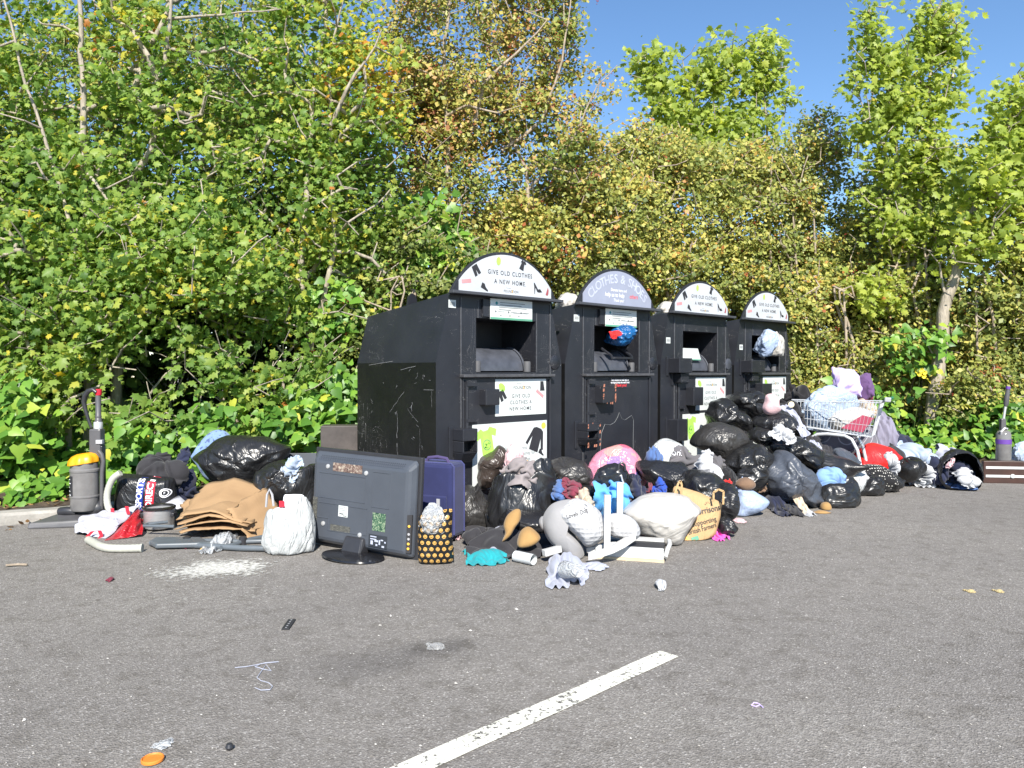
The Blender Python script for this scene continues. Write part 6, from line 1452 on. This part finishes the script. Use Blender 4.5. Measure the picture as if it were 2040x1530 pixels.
for y in (-.235, .225):
    s_ = -1 if y < 0 else 1
    m = MB(); m.tube([(-.38,y*.75,-.26),(-.30,y*.78,-.12),(-.20,y*.8,-.045),(-.10,y*.85,-.03),(.06,y*.9,-.03),(.13,y*.95,-.06),(.19,y,-.16),(.26,y*1.1,-.42)], .017, 10); m.build("frame_leg", M_WIRE, tr, smooth=True)
m = MB(); m.tube([(.36,-.26,.33),(.42,-.27,.36),(.43,-.25,.365)], .012, 8); m.tube([(.36,.26,.33),(.42,.27,.36),(.43,.25,.365)], .012, 8); m.build("handle_bracket", M_PLIGHT, tr, smooth=True)
m = MB(); m.tube([(.43,-.27,.367),(.43,.27,.367)], .017, 10); m.build("handle_bar", M_plain("green_handle", (.02,.20,.12), .35), tr, smooth=True)
m = MB(); m.box((.405,-.32,.345),(.46,-.26,.39)); m.build("coin_lock", M_PLIGHT, tr, bevel=.008)
m = MB(); m.add([lerp(lerp(bot[0],bot[1],.66),lerp(top[0],top[1],.66),.15), lerp(lerp(bot[0],bot[1],.90),lerp(top[0],top[1],.90),.10), lerp(lerp(bot[0],bot[1],.98),lerp(top[0],top[1],.98),.55), lerp(lerp(bot[0],bot[1],.86),lerp(top[0],top[1],.86),.62)], [(0,1,2,3)]); m.build("advert_panel", M_plain("pink_red_panel", (.42,.07,.12), .4), tr, solid=.003)
put("plastic_bag", "p2", M_film("hazy_blue_film", (.36,.44,.56), .28, crinkle=.8, trans=.15), (1590,768,1706,862), "big hazy blue plastic bag bulging out of the shopping trolley", "plastic bag", None, Y=7.95, depth=.30, rz=.3, cr=.07, cf=3.5)
put("white_bundle", "p2", F_CREAM, (1640,810,1738,864), "white fabric bundle inside the wire shopping trolley", "bundle", None, Y=7.88, depth=.24, rz=.2, cr=.05, zdown=-.02)
put("cushion", "p2", K['lilac'], (1656,730,1714,794), "lilac padded cushion on top of the hazy blue plastic bag", "cushion", None, Y=8.1, depth=.3, rx=1.1, ry=.5, cr=.06, cf=2.5)
put("cushion", "p2", K['plum'], (1698,744,1736,800), "plum coloured cushion behind the lilac cushion", "cushion", None, Y=8.3, depth=.3, rx=1.0, ry=-.5, cr=.06, cf=2.5)
cloth("garment", "c2", K['maroon'], (1700,778,1742,806), "dark red garment under the plum cushion", Y=8.32, depth=.25, zdown=.05)
cloth("garment", "c1", K['beige'], (1708,785,1750,830), "tan garment on the trolley beside the green handle", Y=8.2, depth=.25, zdown=.05)
put("duvet", "p1", M_cloth("grey_quilted_cloth", (.125,.118,.14), .1, pattern=lambda t, c: t.mix(t.math('GREATER_THAN', t.math('SINE', t.math('MULTIPLY', t.noise(1.2, 1), 160)), .96), c, (.35,.34,.38))), (1612,826,1768,925), "grey quilted bedding under the shopping trolley", "bedding", GC, Y=8.45, depth=.55, zdown=.6, rz=.25)
put("duvet", "p2", M_cloth("grey_lilac_cloth", (.20,.19,.25), .1), (1730,822,1776,905), "grey lilac bedding bulging right of the shopping trolley", "bedding", GC, Y=8.45, depth=.4, zdown=.4, cr=.06)
put("plastic_bag", "p2", F_RED, (1682,882,1790,945), "glossy red plastic bag under the trolley legs", "plastic bag", None, Y=8.05, depth=.4, zdown=.12, rz=.4)
cloth("cloth", "c2", K['white'], (1764,900,1792,942), "white cloth with red marks at the right of the red bag", Y=7.6, depth=.2, zdown=.05)
pd = M_cloth("polka_dot_cloth", (.012,.012,.013), .1, pattern=lambda t, c: t.mix(t.math('LESS_THAN', t.vor(42, rnd=.25), .28), c, (.50,.48,.44)))
put("dress", "p1", pd, (1686,924,1794,985), "black cloth with white polka dots before the red bag", "clothing", GC, Y=7.45, depth=.40, zdown=.05, rz=.2, cr=.03)
sack("t2", F_BLK2, (1700,940,1760,990), "small black bag left of its twin at the foot of the polka dot cloth", depth=.3, cr=.05, rz=.4)
sack("p2", F_BLK2, (1744,946,1806,984), "small flat black bag right of its twin below the polka dot cloth", depth=.3, cr=.06, rz=.9)
# open black carrier with blue clothing
put("carrier_bag", "o1", F_BLK2, (1620,950,1714,1013), "open black carrier bag full of blue clothing at the front of the heap", "carrier bag", None, depth=.32, cr=.05, rz=.3)
cloth("shirt", "c2", K['lblue'], (1618,930,1694,985), "light blue shirt bunched in the open black carrier bag", Y=6.75, depth=.25, rz=.5)
put("carrier_bag", "p2", F_WHITE, (1668,928,1724,1000), "white plastic bag right of the open black carrier bag", "carrier bag", None, Y=7.15, depth=.25, rz=.3, cr=.04)
cloth("garment", "c2", K['navy'], (1640,918,1690,945), "dark navy garment above the light blue shirt", Y=7.1, depth=.25, zdown=.1)
# small clothing at the front of the heap
flat("garment", "c1", K['navy'], (1522,996,1572,1031), "navy blue garment on the asphalt before the slate sack", "clothing", GC, h=.12)
flat("garment", "c1", K['sky'], (1560,1000,1584,1012), "little bright blue scrap beside the navy garment", "clothing", GC, h=.07)
flat("garment", "c1", K['white'], (1582,1004,1612,1031), "white scrap of clothing before the slate sack", "clothing", GC, h=.05)
patch("trousers", ((1574,986,6.5),(1592,982,6.5),(1616,1022,6.25),(1600,1028,6.2)), K['beige'], nu=10, nv=16, wob=.04, wf=5, label="beige garment draped at the foot of the slate sack", cat="clothing", group=GC, seed=8)
flat("garment", "c5", K['dark'], (1555,1008,1590,1032), "dark patterned scrap between the navy garment and the white scrap", "clothing", GC, h=.05)
for lb_, bb_ in (("tan flat shoe lying on the asphalt right of the slate sack", ((1620,1022),(1632,1016),(1648,1018),(1656,1026),(1640,1031),(1624,1029))), ("tan shoe standing against the foot of the slate sack", ((1634,1012),(1638,1002),(1650,1000),(1656,1010),(1652,1020),(1640,1020)))):
    puff("shoe", bb_, 6.3 if 'flat' in lb_ else 6.45, .10, K['tan'], lb_, "shoe", "pair of tan shoes")
# --- right end of the spill
cloth("coat", "c6", K['navy'], (1758,860,1848,905), "navy coat heaped against the ivy right of the trolley", Y=8.9, depth=.5, zdown=.3, rz=.3)
cloth("cloth", "c2", K['green'], (1748,877,1786,900), "bright green cloth beside the navy coat", Y=8.5, depth=.3, zdown=.2)
cloth("trousers", "c1", K['dark'], (1752,884,1812,940), "charcoal garment lying left of the pale blue sheet", Y=8.1, depth=.4, zdown=.2, rz=.4)
cloth("sheet", "c2", K['sheet'], (1776,880,1866,935), "pale blue bed sheet spread over the spilled clothes", "sheet", Y=8.3, depth=.5, zdown=.15, rz=.5)
cloth("sheet", "c6", K['lgrey'], (1846,884,1926,915), "pale cloth behind the open black sack at right", "sheet", Y=8.7, depth=.4, zdown=.2)
sack("t1", F_BLK2, (1784,910,1840,960), "small knotted black sack before the pale blue sheet", Y=7.75, depth=.35, zdown=.05, rz=.3)
cloth("cloth", "c2", K['white'], (1826,920,1862,955), "white cloth between the knotted sack and the open sack", Y=7.75, depth=.3, zdown=.05)
flat("cloth", "c4", K['white'], (1788,952,1842,973), "white cloth spread on the asphalt below the knotted sack", "cloth", GC, h=.08)
flat("cloth", "c4", K['cream'], (1822,944,1874,972), "pale yellow cloth on the asphalt beside the open sack", "cloth", GC, h=.10)
cloth("trousers", "c2", K['navy'], (1840,908,1888,976), "navy trousers beside the mouth of the open sack", Y=7.7, depth=.3, zdown=.02)
os_ = put("rubbish_sack", "o2", F_BLK, (1858,893,1970,978), "open black sack on its side spilling clothes at the right end", "sack", GS, depth=.55, rz=-.35, cr=.03)
cloth("garment", "c6", K['navy'], (1890,918,1950,965), "navy clothing inside the open sack at right", Y=7.62, depth=.25, zdown=.02)
cloth("garment", "c2", K['white'], (1902,932,1948,968), "white clothing inside the open sack at right", Y=7.50, depth=.2, zdown=.02)
cloth("garment", "c3", K['pink'], (1880,912,1905,930), "pink clothing inside the open sack at right", Y=7.55, depth=.12, zdown=.02)
flat("jeans", "c5", K['denim'], (1868,962,1938,979), "dark denim trailing out under the open black sack", "clothing", GC, h=.06)
# brown board with white stripes, purple vacuum cleaner
bd = empty("wooden_board", (6.02, 7.86, 0), R(-8), "long dark brown board with two white stripes lying along the right kerb", "board")
m = MB(); m.box((-1.02,-.03,.0),(1.1,.03,.235)); m.build("plank", M_plain("dark_brown_laminate", (.048,.022,.016), .4, .25, 5), bd, bevel=.006)
for z in (.075, .165):
    m = MB(); m.box((-1.0,-.0345,z-.012),(1.1,-.0305,z+.014)); m.build("white_stripe", M_WPAINT, bd)
m = MB(); m.lathe([(.022,0),(.022,.01),(0,.014)], 12, Matrix.Translation((-.74,-.035,.08)) @ Matrix.Rotation(math.pi/2, 4, 'X')); m.build("bolt_cap", M_WPAINT, bd, smooth=True)
UY = 8.3; us = F/UY; ub = P(1998,924,UY)
uv_ = empty("vacuum_cleaner", ub, 0, "grey and purple upright vacuum cleaner standing in the ivy at right", "vacuum cleaner")
M_PUR = M_plain("purple_plastic", (.12,.05,.28), .35)
m = MB(); m.box((-.09,-.10,-.08),(.09,.10,.05)); m.build("base", M_PGREY, uv_, bevel=.02)
m = MB(); m.lathe([(0,.04),(.072,.04),(.076,.06),(.076,.20),(.076,.25),(.074,.33),(.06,.36),(.03,.375),(0,.378)], 26, Matrix.Translation((-.01,-.02,0))); m.build("dust_bin", M_CLEARP, uv_, smooth=True, sharp=40)
m = MB(); m.lathe([(.0785,.225),(.0785,.275)], 26, Matrix.Translation((-.01,-.02,0))); m.build("purple_band", M_PUR, uv_, smooth=True)
m = MB(); m.tube([(-.06,-.05,.31),(-.07,-.07,.36),(-.03,-.07,.40),(.01,-.05,.39)], .012, 8); m.build("bin_handle", M_PLIGHT, uv_, smooth=True)
m = MB(); m.box((-.02,.0,.30),(.035,.05,.50)); m.build("neck", M_PGREY, uv_, bevel=.01)
m = MB(); m.tube([(.012,.02,.48),(.035,.02,.64)], .013, 10); m.build("wand", M_STEEL, uv_, smooth=True)
m = MB(); m.tube([(.035,.02,.63),(.04,.02,.66),(.048,.02,.74),(.06,.02,.83)], [.014,.026,.026,.020], 10); m.build("grip", M_PGREY, uv_, smooth=True)
m = MB(); m.tube([(.058,.02,.825),(.062,.02,.855)], .024, 10); m.build("grip_cap", M_PUR, uv_, smooth=True)
put("plastic_bag", "p2", K['sheet'], (2014,880,2060,915), "crumpled pale blue and pink packaging in the ivy by the right vacuum", "plastic bag", None, Y=8.5, depth=.2, zdown=.05, cr=.08)
# --- front of the middle pile
flat("trousers", "c4", K['dark'], (900,1058,1135,1116), "charcoal trousers spread on the asphalt before the round black sack", "clothing", GC, h=.13, solid=.01)
put("jacket", "c6", K['dark'], (918,1050,1010,1092), "charcoal jacket bunched behind the spread trousers", "clothing", GC, Y=5.15, depth=.3, solid=.008)
flat("cloth", "c4", K['teal'], (916,1098,1016,1129), "teal cloth spread on the asphalt", "cloth", GC, h=.06)
flat("shirt", "c1", K['lgrey'], (962,1052,1105,1106), "pale blue white patterned shirt under the tan hats", "clothing", GC, h=.14)
flat("cloth", "c4", K['pink'], (898,1048,928,1078), "pale pink cloth beside the yellow face bag", "cloth", GC, h=.08)
puff("felt_hat", [(1003,1046),(1010,1028),(1026,1016),(1037,1018),(1037,1036),(1026,1052),(1016,1068),(1000,1078),(1006,1062)], 4.95, .09, K['tan'], "tan felt hat standing on its edge before the open black sack", "hat", "tan felt hats", wob=.01, lean=.3)
puff("felt_hat", [(1031,1088),(1035,1062),(1050,1051),(1064,1056),(1077,1072),(1060,1086)], 4.82, .14, K['tan'], "tan felt hat lying low against the white cushion", "hat", "tan felt hats", wob=.008, lean=.5)
g0, g1 = G(1027,1119), G(1063,1127); m = MB(); d_ = (g1-g0).normalized(); L = (g1-g0).length
pth = [Vector((0,0,0)), d_*L]; m.tube(pth, .034, 18, caps=False); m.tube([p for p in pth[::-1]], .031, 18, caps=False)
tag(m.build("cardboard_tube", [M_PLIGHT] if 0 else M_plain("pale_grey_paper", (.50,.52,.53), .7, .06), None, smooth=True, loc=(g0.x, g0.y, .036), sharp=40), "short pale cardboard tube lying on the asphalt", "cardboard tube")
flat("shirt", "c1", K['lgrey'], (1082,1116,1176,1176), "pale grey shirt dropped on the asphalt below the white cushion", "clothing", GC, h=.10)
cg = G(1138,1166); m = MB(); m.lathe([(.048,-.07),(.05,-.066),(.036,.075),(.034,.078)], 22, Matrix.Translation((cg.x, cg.y, .085)) @ Matrix.Rotation(.5, 4, 'Z') @ Matrix.Rotation(R(80), 4, 'X'))
o = m.build("plastic_cup", F_CLEARW, None, smooth=True, solid=.0015); tag(o, "clear plastic cup lying on the pale grey shirt", "cup")
flat("cloth", "c5", K['lgrey'], (1152,1120,1212,1140), "thin pale grey cloth strip right of the white cushion tip", "cloth", GC, h=.02)
t = NT("quilted_white_cloth"); qv = t.vor(34, rnd=.12); t.set(t.ramp(t.noise(6, 4), [(.3,(.40,.40,.41)),(.7,(.45,.45,.46))]), .85); t.bump(qv, .5, .02); M_QUILT = t.m
M_GPL = M_cloth("pale_grey_jersey", (.27,.265,.27), .05)
pw = empty("dog_cushion", (P(1140,1060,4.86).x, 4.86, 0), 0, "big white and grey padded cushion lettered Lovely Dog before the pile", "cushion")
b1 = puff("cushion_body", [(1128,1000),(1150,992),(1178,1004),(1200,1026),(1206,1066),(1188,1084),(1168,1090),(1150,1070),(1128,1050),(1112,1030),(1108,1012)], 4.80, .30, M_QUILT, parent=pw, wob=.01)
puff("grey_panel", [(1080,1036),(1094,1008),(1116,997),(1140,996),(1128,1020),(1124,1048),(1146,1068),(1164,1094),(1160,1128),(1146,1132),(1128,1112),(1106,1092),(1088,1070)], 4.82, .27, M_GPL, parent=pw, wob=.01)
puff("cushion_paw", [(1206,1032),(1224,1022),(1250,1026),(1270,1042),(1276,1064),(1262,1078),(1238,1074),(1212,1064)], 4.84, .18, M_QUILT, parent=pw, wob=.01)
puff("cushion_ear", [(1073,1040),(1080,1028),(1092,1034),(1092,1050),(1080,1056)], 4.86, .10, M_GPL, parent=pw)
c = P(1150,1024,4.66)
project(b1, [text_sh("Lovely Dog", c.x-.0, c.z, .034, .30, sx=.9, offset=.01)] + [text_sh("( )", c.x+.055, c.z+.035, .028, .9)], M_INK, lift=.004)
# upturned white chair
ch = empty("wooden_chair", (P(1200,1090,4.85).x, 4.85, 0), 0, "broken white wooden chair lying upturned on the white cushion", "chair")
def cp(x, y, Y): return P(x, y, Y) - ch.location
def bar(name, a, b, w_, d_):
    a = Vector(a); b = Vector(b); ax = (b-a).normalized(); sx_ = ax.cross(Vector((0,1,0))).normalized()*w_/2; sy = ax.cross(sx_).normalized()*d_/2
    m = MB(); m.hexa([a-sx_-sy, a+sx_-sy, a+sx_+sy, a-sx_+sy, b-sx_-sy, b+sx_-sy, b+sx_+sy, b-sx_+sy]); return m.build(name, M_WPAINT, ch, bevel=.004)
bar("leg", cp(1209,1092,4.70), cp(1210,986,4.70), .040, .040); bar("leg", cp(1234,1040,5.0), cp(1235,961,5.0), .042, .042)
bar("leg", cp(1083,1102,4.66), cp(1116,1093,4.72), .042, .042)
m = MB(); pts_ = [cp(1172,1108,4.60), cp(1195,1103,4.60), cp(1222,1094,4.62), cp(1246,1082,4.66), cp(1266,1068,4.70)]
for a, b in zip(pts_[:-1], pts_[1:]): m.hexa([a+Vector((0,-.012,-.022)), b+Vector((0,-.012,-.022)), b+Vector((0,.012,-.022)), a+Vector((0,.012,-.022)), a+Vector((0,-.012,.022)), b+Vector((0,-.012,.022)), b+Vector((0,.012,.022)), a+Vector((0,.012,.022))])
m.build("back_rail", M_WPAINT, ch)
bar("rail", cp(1168,1096,4.80), cp(1228,1084,4.84), .035, .03); bar("rail", cp(1205,1098,4.62), cp(1250,1072,4.78), .02, .03)
# white drawer front
a, b = G(1186,1112), G(1322,1121); dv = (b-a); wbd = empty("drawer", (a.x, a.y, 0), math.atan2(dv.y, dv.x), "white wooden drawer front with a black inside lying under the big white sack", "drawer")
Lw = dv.length
m = MB(); m.box((0,0,.016),(Lw,.02,.085)); m.build("front_panel", M_WPAINT, wbd, bevel=.003)
m = MB(); m.box((0,-.008,.0),(Lw+.004,.022,.0155)); m.build("wood_edge", M_plain("pale_wood_edge", (.52,.42,.28), .6), wbd)
m = MB(); m.box((.02,.021,.03),(Lw-.01,.30,.06)); m.build("black_base", M_INK, wbd)
m = MB(); m.box((.03,.301,.03),(Lw-.02,.36,.075)); m.build("back_panel", M_WPAINT, wbd)
m = MB(); m.tube([(Lw+.008,.015,.03),(Lw+.02,.06,.07),(Lw+.03,.14,.085),(Lw+.02,.22,.09)], .014, 8); m.build("side_rail", M_WPAINT, wbd, smooth=True)
# --- things in and behind the banks
def bank_pt(i, x, y, z): return B0 + BD*(PITCHB*i+x) + BB*y + Vector((0, 0, z))
p = bank_pt(1, .72, .08, 0)
t = NT("blue_shop_bag_film"); t.set(t.ramp(t.noise(6, 4), [(.3,(.006,.05,.16)),(.7,(.012,.12,.32))]), .22); t.bump(t.math('ABSOLUTE', t.math('SUBTRACT', t.noise(9, 3, .5, 1.6), .5)), .7, .05)
put("shopping_bag", "p2", t.m, (1203,644,1268,690), "glossy blue shopping bag jammed in the chute of the lavender headed bank", "shopping bag", None, Y=p.y, depth=.34, rz=.4, cr=.05)
put("cloth", "c6", M_cloth("bright_red_cloth", (.62,.03,.03)), (1211,658,1240,676), "red ribbon cloth on the blue shopping bag in the chute", "cloth", None, Y=p.y-.20, depth=.06)
m = MB()
for x in (.56, .86): m.tube([(x,.05,1.40),(x+.01,-.06,1.33),(x+.02,-.06,1.30)], .012, 6)
m.tube([(.58,-.06,1.31),(.88,-.06,1.31)], .012, 6)
q0 = B0+BD*PITCHB; tag(m.build("chute_frame", M_BANK, None, loc=q0, rot=(0,0,TH)), "bent steel hatch frame under the blue bag in the second chute", "hatch frame")
p = bank_pt(3, .62, -.02, 0)
put("plastic_bag", "p2", F_PBLUE, (1500,655,1546,712), "pale bluish plastic bag hanging out of the end bank chute", "plastic bag", "white bags stuffed into the end bank", Y=p.y, depth=.30, rz=.4, cr=.05, tilt=.1)
p = bank_pt(3, .92, -.05, 0)
put("plastic_bag", "t2", F_CREAM, (1530,660,1561,710), "white tied plastic bag hanging out of the end bank chute", "plastic bag", "white bags stuffed into the end bank", Y=p.y, depth=.26, rz=.4, cr=.04)
for lb_, bb_, Y_ in (("white sagging sack lying on the roof between the first two banks", (1104,583,1152,625), 7.15), ("white sagging sack lying on the roof between the second and third banks", (1304,600,1348,635), 8.05)):
    put("white_sack", "p2", F_CREAM, bb_, lb_, "sack", "white sacks on the bank roofs", Y=Y_, depth=.4, rz=.3, cr=.03)
# --- litter on the asphalt
m = MB(); m.lathe([(0,.004),(.028,.004),(.03,.001),(.033,.002),(.033,.009),(.030,.011),(.028,.006)], 28); q = G(304,1517); tag(m.build("bottle_lid", M_plain("orange_plastic", (.62,.20,.03), .5), None, smooth=True, loc=(q.x,q.y,.002), sharp=40), "flat orange plastic lid on the asphalt at the bottom left", "lid")
a, b = G(568,1256), G(582,1236); dv = b-a; m = MB(); m.box((0,-.018,.0),(dv.length,.018,.006)); o = m.build("plastic_strip", M_INK, None, bevel=.002, loc=(a.x,a.y,.002), rot=(0,0,math.atan2(dv.y,dv.x))); tag(o, "small flat black plastic strip with holes on the asphalt", "plastic strip")
hm = MB()
for k in range(5): hm.lathe([(.005,.0065),(0,.0066)], 8, Matrix.Translation((dv.length*(.12+.19*k),0,0)))
hm.build("holes", M_PLIGHT, o)
sp = [(468,1332),(490,1330),(512,1326),(530,1322),(555,1320),(520,1324),(508,1330),(525,1335),(540,1338),(530,1326),(520,1340),(512,1352),(520,1358),(535,1362),(543,1369),(538,1376),(520,1377),(508,1372)]
pw_ = [Vector((G(x,y).x, G(x,y).y, .004)) for x, y in sp]; o0 = pw_[0].copy(); m = MB(); m.tube([p-o0 for p in pw_], .0017, 5); tag(m.build("string", K['lgrey'], None, smooth=True, loc=o0), "tangled pale string on the asphalt left of the bay line", "string")
sp = [(1500,1402),(1508,1402),(1514,1406),(1506,1410),(1497,1407),(1502,1402),(1512,1404),(1520,1411)]
pw_ = [Vector((G(x,y).x, G(x,y).y, .004)) for x, y in sp]; o0 = pw_[0].copy(); m = MB(); m.tube([p-o0 for p in pw_], .0022, 5); tag(m.build("ear_loop", K['lilac'], None, smooth=True, loc=o0), "tiny pale lilac elastic loop on the asphalt right of the bay line", "elastic loop")
flat("plastic_wrapper", "c4", M_film("thin_clear_film", (.40,.40,.40), .3, alpha=.28, crinkle=.8), (845,1284,888,1297), "flattened clear plastic wrapper on the dark stain", "wrapper", None, h=.02)
flat("plastic_wrapper", "c5", F_CLEARW, (306,1472,346,1497), "thin clear plastic strip near the orange lid", "wrapper", None, h=.008, solid=.002)
flat("paper_cup", "c6", K['white'], (1306,1164,1328,1181), "small white crumpled cup on the asphalt before the drawer front", "cup", None, h=.045)
m = MB(); m.lathe([(0,0),(.009,.002),(.013,.01),(.009,.02),(0,.023)], 14); q = G(457,1494); tag(m.build("rubber_ball", M_PDARK, None, smooth=True, loc=(q.x,q.y,0)), "tiny dark rubber ball on the asphalt near the bottom edge", "ball")
m = MB(); m.tube([(0,0,.012),(.06,.02,.012),(.12,.015,.012)], .007, 6); q = G(12,1130); tag(m.build("twig", MB_BROWN, None, smooth=True, loc=q), "short dark twig on the asphalt at the left edge", "twig")
m = MB(); m.lathe([(.03,-.055),(.033,-.05),(.033,.05),(.03,.055),(.026,.05),(0,.05)], 18, Matrix.Rotation(R(88), 4, 'X') @ Matrix.Rotation(.0, 4, 'Y')); q = P(35,996,6.2); tag(m.build("drink_can", M_STEEL, None, smooth=True, loc=(q.x, 6.2, .15), rot=(0,0,.5), sharp=40), "small silver drink can lying in the soil at far left", "can")
for lb_, bb_ in (("yellowed leaf litter scrap left of its neighbour at the right of the car park", (1922,1176,1942,1182)), ("yellowed leaf litter scrap right of its neighbour at the right of the car park", (1980,1176,1998,1182))):
    flat("dry_leaf", "c4", M_cloth("dry_leaf_tan", (.36,.29,.15)), bb_, lb_, "leaf", "dry leaves on the asphalt", h=.012, solid=.002)
for (x, y, col, lb_) in ((372,1092,K['maroon'],"tiny red scrap left on the asphalt before the folded chair"), (407,1096,M_AMBER,"tiny orange scrap on the asphalt before the folded chair"), (219,1158,K['maroon'],"tiny red scrap on the bare asphalt left of the paint spill")):
    flat("litter_scrap", "c2", col, (x-6,y-4,x+6,y+3), lb_, "scrap", None, h=.02, solid=.002)
# grit and flecks on the asphalt
gp = []
for _ in range(900):
    x = rng.uniform(-20, 2060); y = 1080+470*rng.random()**1.5; q = G(x, y); gp.append((q.x, q.y, .002, rng.uniform(.002, .006)*(1 if rng.random() < .93 else 2)))
gp = np.array(gp); ov = np.array([(1,0,0),(-.8,.3,0),(.1,.9,0),(.2,-.8,.1),(0,0,.7)], float); of = np.array([(0,2,4),(2,1,4),(1,3,4),(3,0,4)])
Vg = gp[:,None,:3]+ov[None]*gp[:,3][:,None,None]*rng.uniform(.6,1.4,(len(gp),1,3)); 
t = NT("grit"); at = t.n("ShaderNodeAttribute"); at.attribute_name = 'tone'; t.set(t.ramp(at.outputs['Fac'], [(0,(.10,.09,.08)),(.5,(.33,.31,.28)),(1,(.55,.53,.5))]), .9)
tag(big_mesh("grit", Vg.reshape(-1,3), None, (of[None]+(np.arange(len(gp))*5)[:,None,None]).reshape(-1,3), t.m, None, False, {'tone': np.repeat(rng.random(len(gp)), 5)}), "fine pale grit scattered over the asphalt", "grit", None, 'stuff')
